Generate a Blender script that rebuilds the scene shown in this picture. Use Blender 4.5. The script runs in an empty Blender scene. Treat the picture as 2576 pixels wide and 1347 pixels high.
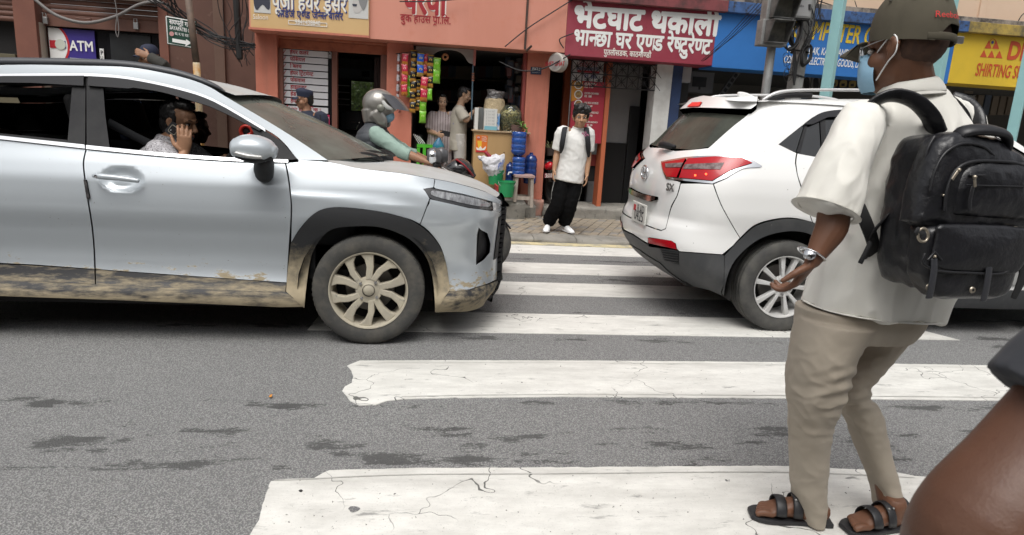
import bpy, bmesh, math, random
import numpy as np
from mathutils import Vector, Matrix, noise
from mathutils.geometry import delaunay_2d_cdt
SC = bpy.context.scene
COL = SC.collection
random.seed(7)
V = Vector
R = math.radians
# ------------------------------------------------------------------ camera, world, sun, exposure
H, FPX, CU, CV = 1.43, 1659.6, 1288.0, 673.5      # height, focal length and picture centre of the 2576 px wide photograph
_th, _ro, _ps = 0.216896, -0.058013, 0.130143      # pitch down, roll, yaw
FW = V((math.sin(_ps)*math.cos(_th), math.cos(_ps)*math.cos(_th), -math.sin(_th)))
_R = V((math.cos(_ps), -math.sin(_ps), 0)); _D = FW.cross(_R)
RT = _R*math.cos(_ro) + _D*math.sin(_ro); DN = -_R*math.sin(_ro) + _D*math.cos(_ro)
EYE = V((0, 0, H))
cam = bpy.data.cameras.new('camera'); co = bpy.data.objects.new('camera', cam); COL.objects.link(co)
cam.sensor_width = 36; cam.sensor_fit = 'HORIZONTAL'; cam.lens = FPX/2576*36
cam.clip_start = .05; cam.clip_end = 2000
cam.dof.use_dof = True; cam.dof.focus_distance = 4.6; cam.dof.aperture_fstop = 8.0
m = Matrix.Identity(4)
for i in range(3):
    m[i][0] = RT[i]; m[i][1] = -DN[i]; m[i][2] = -FW[i]; m[i][3] = EYE[i]
co.matrix_world = m
SC.camera = co
world = bpy.data.worlds.new('World'); SC.world = world; world.use_nodes = True
wn = world.node_tree; bg = wn.nodes['Background']
sky = wn.nodes.new('ShaderNodeTexSky'); sky.sky_type = 'NISHITA'; sky.sun_disc = False
SUN_EL, SUN_AZ = R(62), R(200)
sky.sun_elevation = SUN_EL; sky.sun_rotation = SUN_AZ
sky.air_density = 1.0; sky.dust_density = 6.0; sky.ozone_density = 1.0
hs = wn.nodes.new('ShaderNodeHueSaturation'); hs.inputs['Saturation'].default_value = .18   # cloud cover takes the blue out
wn.links.new(sky.outputs[0], hs.inputs['Color']); wn.links.new(hs.outputs[0], bg.inputs['Color'])
bg.inputs['Strength'].default_value = 0.12
sl = bpy.data.lights.new('sun', 'SUN'); sl.energy = 1.25; sl.angle = R(40); sl.color = (1, .97, .92)
so = bpy.data.objects.new('sun', sl); COL.objects.link(so)
so.rotation_euler = (R(90)-SUN_EL, 0, math.pi-SUN_AZ)
SC.view_settings.view_transform = 'Standard'; SC.view_settings.look = 'None'
SC.view_settings.gamma = 1; SC.view_settings.use_curve_mapping = False
SC.view_settings.exposure = 0.36
SC.cycles.max_bounces = 8; SC.cycles.transparent_max_bounces = 12
SC.cycles.use_denoising = True

# ------------------------------------------------------------------ helpers
def ray(u, v): return RT*((u-CU)/FPX) + DN*((v-CV)/FPX) + FW
def P(u, v, Y):                    # point of the upright plane y = Y that the photograph shows at u, v
    d = ray(u, v); return EYE + d*(Y/d.y)
def G(u, v, z=0.):                 # the same on the level plane z
    d = ray(u, v); return EYE + d*((z-H)/d.z)
def PJ(p):
    q = p-EYE; w = q.dot(FW); return (CU+FPX*q.dot(RT)/w, CV+FPX*q.dot(DN)/w)
def pxm(p): return (p-EYE).dot(FW)/FPX     # metres per photograph pixel at a point

def lin(pts):                      # piecewise monotone interpolation of a table
    xs = [p[0] for p in pts]; ys = [p[1] for p in pts]
    n = len(xs); d = [(ys[i+1]-ys[i])/(xs[i+1]-xs[i]) for i in range(n-1)]
    t = [d[0]]+[0 if d[i-1]*d[i] <= 0 else 2*d[i-1]*d[i]/(d[i-1]+d[i]) for i in range(1, n-1)]+[d[-1]]
    def f(x):
        if x <= xs[0]: return ys[0]
        if x >= xs[-1]: return ys[-1]
        i = 0
        while x > xs[i+1]: i += 1
        h = xs[i+1]-xs[i]; u = (x-xs[i])/h
        return ((1+2*u)*(1-u)**2*ys[i]+u*(1-u)**2*h*t[i]+u*u*(3-2*u)*ys[i+1]+u*u*(u-1)*h*t[i+1])
    return f
def cat(pts, k=4):                 # smooth curve through points of any dimension
    pts = [tuple(p) for p in pts]; out = []
    n = len(pts)
    for i in range(n-1):
        a, b, c, d = pts[max(i-1, 0)], pts[i], pts[i+1], pts[min(i+2, n-1)]
        for j in range(k):
            t = j/k
            out.append(tuple(.5*(2*b[q]+(c[q]-a[q])*t+(2*a[q]-5*b[q]+4*c[q]-d[q])*t*t+(3*b[q]-a[q]-3*c[q]+d[q])*t**3) for q in range(len(b))))
    out.append(pts[-1]); return out

def thing(name, label, cat_, loc=(0, 0, 0), group=None, rz=0):
    o = bpy.data.objects.new(name, None); COL.objects.link(o); o.location = loc; o.rotation_euler.z = rz
    o.empty_display_size = .1
    tag(o, label, cat_, group); return o
def tag(o, label=None, cat_=None, group=None, kind=None):
    if label: o['label'] = label
    if cat_: o['category'] = cat_
    if group: o['group'] = group
    if kind: o['kind'] = kind
    return o
LOC = [False]
def base(root):
    if LOC[0]: return V((0, 0, 0))
    p = V((0, 0, 0))
    while root is not None: p += root.location; root = root.parent
    return p
class MB:
    def __init__(s): s.v = []; s.f = []
    def add(s, vs, fs):
        b = len(s.v); s.v += [V(v) for v in vs]; s.f += [tuple(i+b for i in f) for f in fs]; return s
    def box(s, c, d, rz=0, rx=0, ry=0):
        M = Matrix.Rotation(rz, 3, 'Z') @ Matrix.Rotation(ry, 3, 'Y') @ Matrix.Rotation(rx, 3, 'X')
        vs = [V(c)+M @ V((x*d[0]/2, y*d[1]/2, z*d[2]/2)) for x in (-1, 1) for y in (-1, 1) for z in (-1, 1)]
        return s.add(vs, [(0, 1, 3, 2), (4, 6, 7, 5), (0, 4, 5, 1), (2, 3, 7, 6), (0, 2, 6, 4), (1, 5, 7, 3)])
    def bb(s, a, b): return s.box([(a[i]+b[i])/2 for i in range(3)], [abs(b[i]-a[i]) for i in range(3)])
    def grid(s, rows, close_u=False, close_v=False):
        nu = len(rows); nv = len(rows[0]); vs = [p for r in rows for p in r]; fs = []
        for i in range(nu if close_u else nu-1):
            for j in range(nv if close_v else nv-1):
                fs.append((i*nv+j, i*nv+(j+1) % nv, ((i+1) % nu)*nv+(j+1) % nv, ((i+1) % nu)*nv+j))
        return s.add(vs, fs)
    def tube(s, pts, r, n=10, k=0, side=None, cap='round', kr=1.):
        # pts: points, r: radius or list of radius / (side radius, other radius)
        pts = [V(p) for p in pts]
        if not isinstance(r, (list, tuple)): r = [r]*len(pts)
        rr = [(q, q) if not isinstance(q, (list, tuple)) else tuple(q) for q in r]
        if k > 1:
            q = cat([tuple(p)+a for p, a in zip(pts, rr)], k); pts = [V(a[:3]) for a in q]; rr = [(max(a[3], 1e-4), max(a[4], 1e-4)) for a in q]
        m = len(pts); T = [(pts[min(i+1, m-1)]-pts[max(i-1, 0)]).normalized() for i in range(m)]
        if side is None: side = V((1, 0, 0)) if abs(T[0].x) < .8 else V((0, 0, 1))
        S = V(side); rows = []; fr = []
        for i in range(m):
            S = (S-T[i]*S.dot(T[i]))
            S = S.normalized() if S.length > 1e-6 else T[i].orthogonal().normalized()
            fr.append((S.copy(), T[i].cross(S)))
        def ring(c, a, b, e): return [c+e[0]*(a*math.cos(2*math.pi*j/n))+e[1]*(b*math.sin(2*math.pi*j/n)) for j in range(n)]
        if cap == 'round':
            for q in (.35, .75):
                c = math.sqrt(1-(1-q)**2); z = min(rr[0])*kr*(1-q); rows.append(ring(pts[0]-T[0]*z, rr[0][0]*c, rr[0][1]*c, fr[0]))
        for i in range(m): rows.append(ring(pts[i], rr[i][0], rr[i][1], fr[i]))
        if cap == 'round':
            for q in (.75, .35):
                c = math.sqrt(1-(1-q)**2); z = min(rr[-1])*kr*(1-q); rows.append(ring(pts[-1]+T[-1]*z, rr[-1][0]*c, rr[-1][1]*c, fr[-1]))
        b = len(s.v); s.grid(rows, close_v=True)
        if cap:
            L = len(rows); s.f.append(tuple(b+j for j in range(n))[::-1]); s.f.append(tuple(b+(L-1)*n+j for j in range(n)))
        return s
    def ell(s, c, r, M=None, n=14, mm=9):
        rows = []
        for i in range(mm+1):
            a = -math.pi/2+math.pi*(i*.98+.01*mm)/mm
            row = [V((r[0]*math.cos(a)*math.cos(2*math.pi*j/n), r[1]*math.cos(a)*math.sin(2*math.pi*j/n), r[2]*math.sin(a))) for j in range(n)]
            rows.append([V(c)+(M @ p if M else p) for p in row])
        b = len(s.v); s.grid(rows, close_v=True)
        s.f.append(tuple(b+j for j in range(n))[::-1]); s.f.append(tuple(b+mm*n+j for j in range(n))); return s
    def lathe(s, prof, n=32, c=(0, 0, 0), M=None, cap=False):     # profile (radius, height) about z
        rows = [[V(c)+((M @ V((a*math.cos(2*math.pi*j/n), a*math.sin(2*math.pi*j/n), h))) if M else V((a*math.cos(2*math.pi*j/n), a*math.sin(2*math.pi*j/n), h))) for j in range(n)] for a, h in prof]
        b = len(s.v); s.grid(rows, close_v=True)
        if cap:
            L = len(rows); s.f.append(tuple(b+j for j in range(n))[::-1]); s.f.append(tuple(b+(L-1)*n+j for j in range(n)))
        return s
    def prism(s, poly, f0, f1):      # polygon list, two maps to 3D
        n = len(poly); vs = [f0(p) for p in poly]+[f1(p) for p in poly]
        return s.add(vs, [tuple(range(n)), tuple(range(2*n-1, n-1, -1))]+[(i, n+i, n+(i+1) % n, (i+1) % n) for i in range(n)])
    def mesh(s, name, off=V((0, 0, 0)), smooth=False):
        me = bpy.data.meshes.new(name); me.from_pydata([v-off for v in s.v], [], s.f)
        bm = bmesh.new(); bm.from_mesh(me); bmesh.ops.recalc_face_normals(bm, faces=bm.faces); bm.to_mesh(me); bm.free()
        if smooth: me.polygons.foreach_set('use_smooth', [True]*len(me.polygons))
        return me
    def build(s, name, mat, parent=None, smooth=False, bevel=0, auto=None, kind=None, label=None):
        me = s.mesh(name, base(parent) if parent else V((0, 0, 0)), smooth or auto is not None)
        o = link(name, me, mat, parent, kind=kind, label=label)
        if auto is not None:
            for e in sharp(me, auto): pass
        if bevel:
            b = o.modifiers.new('bevel', 'BEVEL'); b.width = bevel; b.segments = 2; b.limit_method = 'ANGLE'
        return o
def sharp(me, deg):
    bm = bmesh.new(); bm.from_mesh(me); c = R(deg)
    for e in bm.edges:
        if len(e.link_faces) == 2 and e.calc_face_angle(0) > c: e.smooth = False
    bm.to_mesh(me); bm.free(); return ()
def link(name, me, mat, parent=None, kind=None, label=None):
    o = bpy.data.objects.new(name, me); COL.objects.link(o)
    if mat and not me.materials: me.materials.append(mat)
    if parent: o.parent = parent
    if kind: o['kind'] = kind
    if label: o['label'] = label
    return o
def copy_tree(o, parent=None):
    c = o.copy(); COL.objects.link(c)
    if parent: c.parent = parent
    for ch in list(o.children): copy_tree(ch, c)
    return c
def remesh(mb, voxel, it=3, off=V((0, 0, 0)), name='body', disp=None):
    me = bpy.data.meshes.new(name); me.from_pydata([v-off for v in mb.v], [], mb.f)
    o = bpy.data.objects.new('t', me); COL.objects.link(o)
    md = o.modifiers.new('r', 'REMESH'); md.mode = 'VOXEL'; md.voxel_size = voxel
    sm = o.modifiers.new('s', 'SMOOTH'); sm.iterations = it; sm.factor = .5
    dg = bpy.context.evaluated_depsgraph_get(); r = bpy.data.meshes.new_from_object(o.evaluated_get(dg))
    bpy.data.objects.remove(o); bpy.data.meshes.remove(me); r.name = name
    if disp:
        nv = len(r.vertices); c = np.empty(nv*3); r.vertices.foreach_get('co', c); nn = np.empty(nv*3); r.vertices.foreach_get('normal', nn)
        c = c.reshape(-1, 3); nn = nn.reshape(-1, 3)
        for i in range(nv):
            c[i] += nn[i]*disp(V(c[i])+off)
        r.vertices.foreach_set('co', c.ravel())
    r.polygons.foreach_set('use_smooth', [True]*len(r.polygons)); return r

# ------------------------------------------------------------------ materials
def N(nt, t, **k):
    n = nt.nodes.new('ShaderNode'+t)
    for a, b in k.items():
        if a in n.inputs: n.inputs[a].default_value = b
        else: setattr(n, a, b)
    return n
def C4(c): return (c[0], c[1], c[2], 1)
def ramp(nt, fac, a, b, ca=(0, 0, 0, 1), cb=(1, 1, 1, 1)):
    r = N(nt, 'ValToRGB'); r.color_ramp.elements[0].position = a; r.color_ramp.elements[1].position = b
    r.color_ramp.elements[0].color = ca; r.color_ramp.elements[1].color = cb
    nt.links.new(fac, r.inputs[0]); return r.outputs[0]
def mixc(nt, fac, a, b):
    x = N(nt, 'MixRGB')
    for s, q in ((0, fac), (1, a), (2, b)):
        if hasattr(q, 'links'): nt.links.new(q, x.inputs[s])
        else: x.inputs[s].default_value = q if s == 0 else C4(q)
    return x.outputs[0]
def math_(nt, op, a, b=0.):
    x = N(nt, 'Math', operation=op)
    for s, q in ((0, a), (1, b)):
        if hasattr(q, 'links'): nt.links.new(q, x.inputs[s])
        else: x.inputs[s].default_value = q
    return x.outputs[0]
def noi(nt, scale, detail=5, rough=.55, stretch=(1, 1, 1), dist=0.):
    tc = N(nt, 'TexCoord'); mp = N(nt, 'Mapping'); mp.inputs['Scale'].default_value = stretch
    nt.links.new(tc.outputs['Object'], mp.inputs['Vector'])
    n = N(nt, 'TexNoise'); n.inputs['Scale'].default_value = scale; n.inputs['Detail'].default_value = detail; n.inputs['Roughness'].default_value = rough; n.inputs['Distortion'].default_value = dist
    nt.links.new(mp.outputs[0], n.inputs['Vector']); return n.outputs['Fac']
def zco(nt, axis=2):
    tc = N(nt, 'TexCoord'); s = N(nt, 'SeparateXYZ'); nt.links.new(tc.outputs['Object'], s.inputs[0]); return s.outputs[axis]
MATS = {}
def mat(name, col, rough=.55, metal=0., col2=None, scale=4., rng=(.4, .65), stretch=(1, 1, 1), bump=0., bscale=60., bdist=.004, coat=0., spec=.5, col3=None, rng3=(.6, .75), scale3=20., emit=None, alpha=1., trans=0., sheen=0., hook=None, bdetail=4):
    if name in MATS: return MATS[name]
    m = bpy.data.materials.new(name); m.use_nodes = True; nt = m.node_tree; b = nt.nodes['Principled BSDF']
    b.inputs['Base Color'].default_value = C4(col); b.inputs['Roughness'].default_value = rough; b.inputs['Metallic'].default_value = metal
    b.inputs['Coat Weight'].default_value = coat; b.inputs['Coat Roughness'].default_value = .04; b.inputs['Specular IOR Level'].default_value = spec
    b.inputs['Transmission Weight'].default_value = trans; b.inputs['Alpha'].default_value = alpha; b.inputs['Sheen Weight'].default_value = sheen
    c = None
    if col2:
        c = mixc(nt, ramp(nt, noi(nt, scale, 6, .6, stretch), rng[0], rng[1]), col, col2)
    if col3:
        c = mixc(nt, ramp(nt, noi(nt, scale3, 5, .65), rng3[0], rng3[1]), c if c else col, col3)
    if hook: c = hook(nt, b, c if c else col)
    if c is not None and hasattr(c, 'links'): nt.links.new(c, b.inputs['Base Color'])
    if bump:
        bp = N(nt, 'Bump'); bp.inputs['Strength'].default_value = bump; bp.inputs['Distance'].default_value = bdist
        nt.links.new(noi(nt, bscale, bdetail, .6, stretch), bp.inputs['Height']); nt.links.new(bp.outputs[0], b.inputs['Normal'])
    if emit: b.inputs['Emission Color'].default_value = C4(emit[:3]); b.inputs['Emission Strength'].default_value = emit[3]
    MATS[name] = m; return m
def glass(name, tint, dens, rough=.02, dirt=0., dcol=(.35, .33, .28)):   # tinted pane: part see-through, part glossy, some dust
    m = bpy.data.materials.new(name); m.use_nodes = True; nt = m.node_tree; nt.nodes.remove(nt.nodes['Principled BSDF'])
    out = nt.nodes['Material Output']; t = N(nt, 'BsdfTransparent'); t.inputs[0].default_value = C4(tint)
    g = N(nt, 'BsdfGlossy'); g.inputs['Roughness'].default_value = rough; g.inputs[0].default_value = (1, 1, 1, 1)
    fr = N(nt, 'Fresnel'); fr.inputs[0].default_value = 1.5
    mx = N(nt, 'MixShader'); nt.links.new(fr.outputs[0], mx.inputs[0]); nt.links.new(t.outputs[0], mx.inputs[1]); nt.links.new(g.outputs[0], mx.inputs[2])
    d = N(nt, 'BsdfDiffuse'); d.inputs[0].default_value = C4(dcol)
    f = math_(nt, 'MULTIPLY', math_(nt, 'ADD', math_(nt, 'MULTIPLY', ramp(nt, noi(nt, 3.5, 7, .65, (1, 1, 1)), .3, .75), .55), .45), dirt)
    m2 = N(nt, 'MixShader'); nt.links.new(f, m2.inputs[0]); nt.links.new(mx.outputs[0], m2.inputs[1]); nt.links.new(d.outputs[0], m2.inputs[2])
    nt.links.new(m2.outputs[0], out.inputs[0]); MATS[name] = m; return m
MUD = (.36, .30, .20)
def mud(z0, z1, amt=1., sc=9., st=(1, 1, 1), col=MUD, thr=.5, soft=.06):
    # dried mud: splashes thrown up from the wheels, denser towards the ground
    def h(nt, b, c):
        z = zco(nt); g = math_(nt, 'DIVIDE', math_(nt, 'SUBTRACT', z1, z), z1-z0)      # 1 at z0, 0 at z1
        f = math_(nt, 'ADD', math_(nt, 'MULTIPLY', g, amt), math_(nt, 'SUBTRACT', noi(nt, sc, 9, .68, st), .5))
        k = ramp(nt, f, thr-soft, thr+soft)
        dc = mixc(nt, noi(nt, 30, 4), col, tuple(q*.72 for q in col))
        r = N(nt, 'Mix'); r.inputs[2].default_value = b.inputs['Roughness'].default_value; r.inputs[3].default_value = .9; nt.links.new(k, r.inputs[0]); nt.links.new(r.outputs[0], b.inputs['Roughness'])
        if b.inputs['Metallic'].default_value > 0:
            nt.links.new(math_(nt, 'MULTIPLY', math_(nt, 'SUBTRACT', 1., k), b.inputs['Metallic'].default_value), b.inputs['Metallic'])
        if b.inputs['Coat Weight'].default_value > 0:
            nt.links.new(math_(nt, 'MULTIPLY', math_(nt, 'SUBTRACT', 1., k), b.inputs['Coat Weight'].default_value), b.inputs['Coat Weight'])
        return mixc(nt, k, c, dc)
    return h
BLK = mat('black_plastic', (.014, .014, .016), .55, col2=(.024, .024, .025), scale=9, spec=.3)
DARK = mat('dark_void', (.012, .011, .011), .8)
CHROME = mat('chrome', (.75, .76, .78), .12, 1.)
STEEL = mat('steel', (.42, .42, .42), .4, .8, col2=(.25, .24, .23), scale=6)
RUB = mat('cable_rubber', (.012, .012, .013), .6)
WHITE = mat('white_print', (.78, .78, .76), .6)
# ------------------------------------------------------------------ lettering
_tc = {}
def _glyph(s, bold):
    k = (s, bold)
    if k not in _tc:
        cu = bpy.data.curves.new('t', 'FONT'); cu.body = s; cu.resolution_u = 3; cu.offset = bold
        o = bpy.data.objects.new('t', cu); COL.objects.link(o)
        dg = bpy.context.evaluated_depsgraph_get(); me = bpy.data.meshes.new_from_object(o.evaluated_get(dg))
        bm = bmesh.new(); bm.from_mesh(me); bpy.data.objects.remove(o); bpy.data.curves.remove(cu); bpy.data.meshes.remove(me)
        _tc[k] = bm
    return _tc[k]
def _mx(bm): return max([v.co.x for v in bm.verts], default=0)
def adv(s):
    return _mx(_glyph(s+'|', 0))-_mx(_glyph('|', 0))
def shape(s, bold=.0):
    # lays out a line: {x} is the half form of x, ` the stroke under a letter, ' the hook over it
    V2, F2 = [], []; x = 0.; i = 0; run = ''
    def put(bm, dx):
        b = len(V2); bm.verts.ensure_lookup_table(); bm.verts.index_update()
        V2.extend((v.co.x+dx, v.co.y) for v in bm.verts); F2.extend(tuple(v.index+b for v in f.verts) for f in bm.faces)
    def quad(pts):
        b = len(V2); V2.extend(pts); F2.append(tuple(range(b, b+len(pts))))
    def flush():
        nonlocal run, x
        if run: put(_glyph(run, bold), x); x += adv(run); run = ''
    while i < len(s):
        c = s[i]
        if c == '{':
            flush(); g = s[i+1]; i += 3
            bm = _glyph(g, bold).copy(); a = adv(g); cut = a-.155
            bmesh.ops.bisect_plane(bm, geom=bm.verts[:]+bm.edges[:]+bm.faces[:], plane_co=(cut, 0, 0), plane_no=(1, 0, 0), clear_outer=True)
            put(bm, x); bm.free(); x += cut-.005; continue
        if c == '`':
            flush(); w = .05+bold; q = x-.30
            quad([(q-.14, -.19), (q, -.06), (q, .02), (q-.19, -.15)]); quad([(q, .02), (q, -.06), (q+.14, -.19), (q+.19, -.15)])
        elif c == "'":
            flush(); q = x-.13; w = .03+bold
            pts = [(q, .62), (q-.04, .78), (q+.02, .86), (q+.10, .82), (q+.10, .82-2*w), (q+.04, .86-2*w), (q+.0, .78), (q+2*w, .62)]
            quad(pts)
        else: run += c
        i += 1
    flush(); return V2, F2, x
def text(s, a, b, Y, mat, parent, bold=.012, stretch=1.6, shear=0., name='lettering', depth=.004, ux=None, three=False):
    # fits the line between photograph points a and b (feet of first and last letter) on the upright plane Y
    vs, fs, w = shape(s, 0.)
    A, B = (P(*a, Y), P(*b, Y)) if not three else (V(a), V(b))
    X = (B-A)/w
    if three: Z = V((0, 0, 1))*X.length*stretch
    else: Z = V((0, 0, 1))*X.length*stretch
    n = X.cross(Z).normalized()
    if n.y > 0 and not three: n = -n
    mb = MB()
    # brush width: the letters are laid over one another a fraction of a millimetre apart
    sh_ = [(0, 0)]+([(bold*math.cos(t)*.8, bold*math.sin(t)*.8/max(stretch, .5)*1.3) for t in np.linspace(0, 2*math.pi, 6, endpoint=False)] if bold > .012 else [])
    for i_, (dx, dy) in enumerate(sh_): mb.add([A+X*(x+dx+shear*y)+Z*(y+dy)+n*(.0003*i_) for x, y in vs], fs)
    me = mb.mesh(name, base(parent) if parent else V((0, 0, 0)))
    return link(name, me, mat, parent)

# ------------------------------------------------------------------ ground, road, crossing, pavement
def yl(v, u=1400): return G(u, v).y
def h_asph(nt, b, c):
    tc = N(nt, 'TexCoord')
    v = N(nt, 'TexVoronoi'); v.inputs['Scale'].default_value = 150; nt.links.new(tc.outputs['Object'], v.inputs['Vector'])
    st = ramp(nt, v.outputs['Distance'], .05, .55)
    big = noi(nt, .55, 6, .6); c1 = mixc(nt, ramp(nt, big, .35, .7), (.235, .235, .230), (.31, .31, .298))
    sp = N(nt, 'SeparateColor'); nt.links.new(v.outputs['Color'], sp.inputs[0])
    c2 = mixc(nt, ramp(nt, sp.outputs[0], .1, .95), (.18, .18, .183), (.50, .495, .475))
    c3 = mixc(nt, .33, c1, c2)
    c4 = mixc(nt, ramp(nt, st, .7, 1.), c3, (.15, .15, .15))
    yy = zco(nt, 1); band = None                       # damp seams left along the stripe edges and under the silver car
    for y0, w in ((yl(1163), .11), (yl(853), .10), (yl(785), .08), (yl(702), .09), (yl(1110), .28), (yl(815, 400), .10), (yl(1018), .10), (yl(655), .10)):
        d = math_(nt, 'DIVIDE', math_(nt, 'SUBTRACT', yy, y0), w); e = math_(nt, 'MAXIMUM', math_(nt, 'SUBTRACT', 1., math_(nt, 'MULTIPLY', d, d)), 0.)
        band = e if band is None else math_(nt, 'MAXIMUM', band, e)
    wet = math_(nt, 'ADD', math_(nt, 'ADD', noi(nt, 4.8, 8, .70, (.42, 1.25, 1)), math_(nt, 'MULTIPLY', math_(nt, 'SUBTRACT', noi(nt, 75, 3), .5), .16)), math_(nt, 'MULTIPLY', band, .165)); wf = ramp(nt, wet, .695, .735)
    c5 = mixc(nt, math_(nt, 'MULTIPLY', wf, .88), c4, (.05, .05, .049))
    oil = ramp(nt, noi(nt, 1.1, 4, .6, (.25, 1.3, 1)), .40, .72); c6 = mixc(nt, math_(nt, 'MULTIPLY', oil, .28), c5, (.17, .17, .17))
    bp = N(nt, 'Bump'); bp.inputs['Strength'].default_value = .75; bp.inputs['Distance'].default_value = .006
    nt.links.new(math_(nt, 'SUBTRACT', 1., v.outputs['Distance']), bp.inputs['Height']); nt.links.new(bp.outputs[0], b.inputs['Normal'])
    b.inputs['Roughness'].default_value = .82
    return c6
ASPH = mat('asphalt', (.15, .15, .15), .85, hook=h_asph)
def h_paint(nt, b, c):
    w = noi(nt, 7, 8, .7, (.5, 1.2, 1)); g = mixc(nt, ramp(nt, w, .38, .68), (.72, .71, .67), (.55, .54, .505))
    f = ramp(nt, noi(nt, 130, 3, .7), .60, .70); g2 = mixc(nt, math_(nt, 'MULTIPLY', f, .55), g, (.33, .33, .31)); sm = ramp(nt, noi(nt, 1.6, 7, .7, (.22, 1.6, 1)), .46, .74); g2 = mixc(nt, math_(nt, 'MULTIPLY', sm, .6), g2, (.36, .35, .325)); wr = ramp(nt, noi(nt, 11, 9, .75, (.35, 1.3, 1)), .585, .67); g2 = mixc(nt, math_(nt, 'MULTIPLY', wr, .8), g2, (.22, .22, .21))
    tc = N(nt, 'TexCoord'); v = N(nt, 'TexVoronoi', feature='DISTANCE_TO_EDGE'); v.inputs['Scale'].default_value = 1.7
    no = N(nt, 'TexNoise'); no.inputs['Scale'].default_value = 6.; mv = N(nt, 'Mix', data_type='VECTOR'); mv.inputs[0].default_value = .25
    nt.links.new(tc.outputs['Object'], no.inputs['Vector']); nt.links.new(tc.outputs['Object'], mv.inputs[4]); nt.links.new(no.outputs['Color'], mv.inputs[5]); nt.links.new(mv.outputs[1], v.inputs['Vector'])
    cr = math_(nt, 'MULTIPLY', math_(nt, 'LESS_THAN', v.outputs['Distance'], .0032), ramp(nt, noi(nt, 1.1, 2), .48, .52))
    g3 = mixc(nt, cr, g2, (.12, .12, .11))
    ch = ramp(nt, noi(nt, 16, 4, .7), .70, .715); return mixc(nt, ch, g3, (.14, .14, .135))
PAINT = mat('road_paint', (.78, .77, .73), .7, bump=.35, bscale=120, bdist=.003, hook=h_paint)
PAVE = mat('paver', (.30, .25, .185), .88, col2=(.24, .21, .17), scale=3, col3=(.36, .31, .23), scale3=14, bump=.5, bscale=90)
PAVE2 = mat('paver_grey', (.21, .20, .19), .88, col2=(.29, .25, .19), scale=5, bump=.5, bscale=90)
KERB = mat('kerb_concrete', (.27, .255, .225), .9, col2=(.19, .18, .16), scale=5, col3=(.12, .115, .10), scale3=13, rng3=(.58, .72), bump=.8, bscale=40, bdist=.01)
SOIL = mat('packed_dirt', (.22, .19, .15), .95, col2=(.13, .115, .1), scale=3, bump=.8, bscale=25, bdist=.01)
MB().add([(-400, -400, -.03), (400, -400, -.03), (400, 400, -.03), (-400, 400, -.03)], [(0, 1, 2, 3)]).build('ground', SOIL, kind='structure')
MB().grid([[V((x, y, 0)) for x in np.linspace(-60, 60, 41)] for y in (-4.5, 0, 4, 7.95)]).build('road', ASPH, kind='structure')
road = bpy.data.objects['road']
def stripe(outline, name='crossing_stripe', mat_=PAINT, z=.004, label=None, jit=.004):
    pts = []
    n = len(outline)
    for i in range(n):
        a, b = V((*outline[i], 0)), V((*outline[(i+1) % n], 0)); k = max(1, int((b-a).length/.03))
        for j in range(k): pts.append(a.lerp(b, j/k))
    q = [V((p.x+jit*noise.noise(p*22), p.y+jit*noise.noise(p*22+V((9, 3, 1))), z)) for p in pts]
    mb = MB(); mb.prism([tuple(p) for p in q], lambda p: V(p), lambda p: V((p[0], p[1], -.01)))
    return mb.build(name, mat_, road, label=label)
def gx(u, v): g = G(u, v); return (g.x, g.y)
# far stripes run straight along the road, hidden ends under the cars
for (v0, v1, x0, x1) in ((620, 641, -1.6, 4.6), (664, 691, -1.5, 4.4), (713, 745, -1.3, 4.2)):
    a, b = yl(v0), yl(v1); stripe([(x0, a), (x1+.1, a), (x1, b), (x0-.05, b)], label='worn white crossing stripe partly under the cars')
a, b = yl(792), yl(842)
R1 = G(2415, 857); stripe([(-.75, a), (R1.x-.28, a), (R1.x, R1.y), (-.78, b)], label='white crossing stripe ending in a slanted tip under the white car')
e_up = [(862, 985), (880, 1010), (905, 1022), (945, 1020), (975, 1010), (1010, 1006), (1100, 1003), (1400, 1000), (2000, 1004), (2576, 1010), (2800, 1014)]
e_dn = [(2800, 926), (2576, 922), (2000, 913), (1500, 909), (1100, 908), (905, 909), (885, 917), (874, 922), (884, 934), (889, 950), (885, 965), (868, 974)]
stripe([gx(*p) for p in e_up+e_dn], label='broad white crossing stripe with a torn wavy left end', jit=.005)
f_ = [(630, 1347), (650, 1310), (680, 1213), (720, 1208), (790, 1206), (815, 1192), (830, 1185), (1060, 1180), (1400, 1178), (1950, 1174), (2230, 1186), (2300, 1200), (2420, 1206), (2700, 1212), (2760, 1400), (2500, 1440), (1500, 1440), (600, 1440)]
stripe([gx(*p) for p in f_], label='nearest cracked white crossing stripe under the walking man', jit=.006)
SEAM = mat('paint_seam', (.36, .355, .33), .8, col2=(.52, .51, .48), scale=9)
def seam(pts, w=.007):
    g = [V((*gx(u, v), 0)) for u, v in cat(pts, 4)]; mb = MB(); mb.grid([[p+V((0, -w/2, .0065)) for p in g], [p+V((0, w/2, .0065)) for p in g]]); mb.build('overlap_seam', SEAM, road)
seam([(690, 1212), (790, 1208), (880, 1203), (1060, 1197), (1400, 1195), (1950, 1191), (2300, 1205)]); seam([(1010, 1001), (1200, 997), (1500, 995), (2000, 998), (2576, 1003)]); seam([(905, 917), (1100, 914), (1500, 916), (2000, 920), (2576, 929)], .004)
YEL = mat('yellow_line_paint', (.58, .50, .30), .8, col2=(.36, .33, .25), scale=6, rng=(.45, .6), col3=(.2, .2, .19), scale3=25)
stripe([(-40, yl(619)), (40, yl(619)), (40, yl(613)), (-40, yl(613))], name='yellow_edge_line', mat_=YEL, z=.007, jit=.006)
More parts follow.
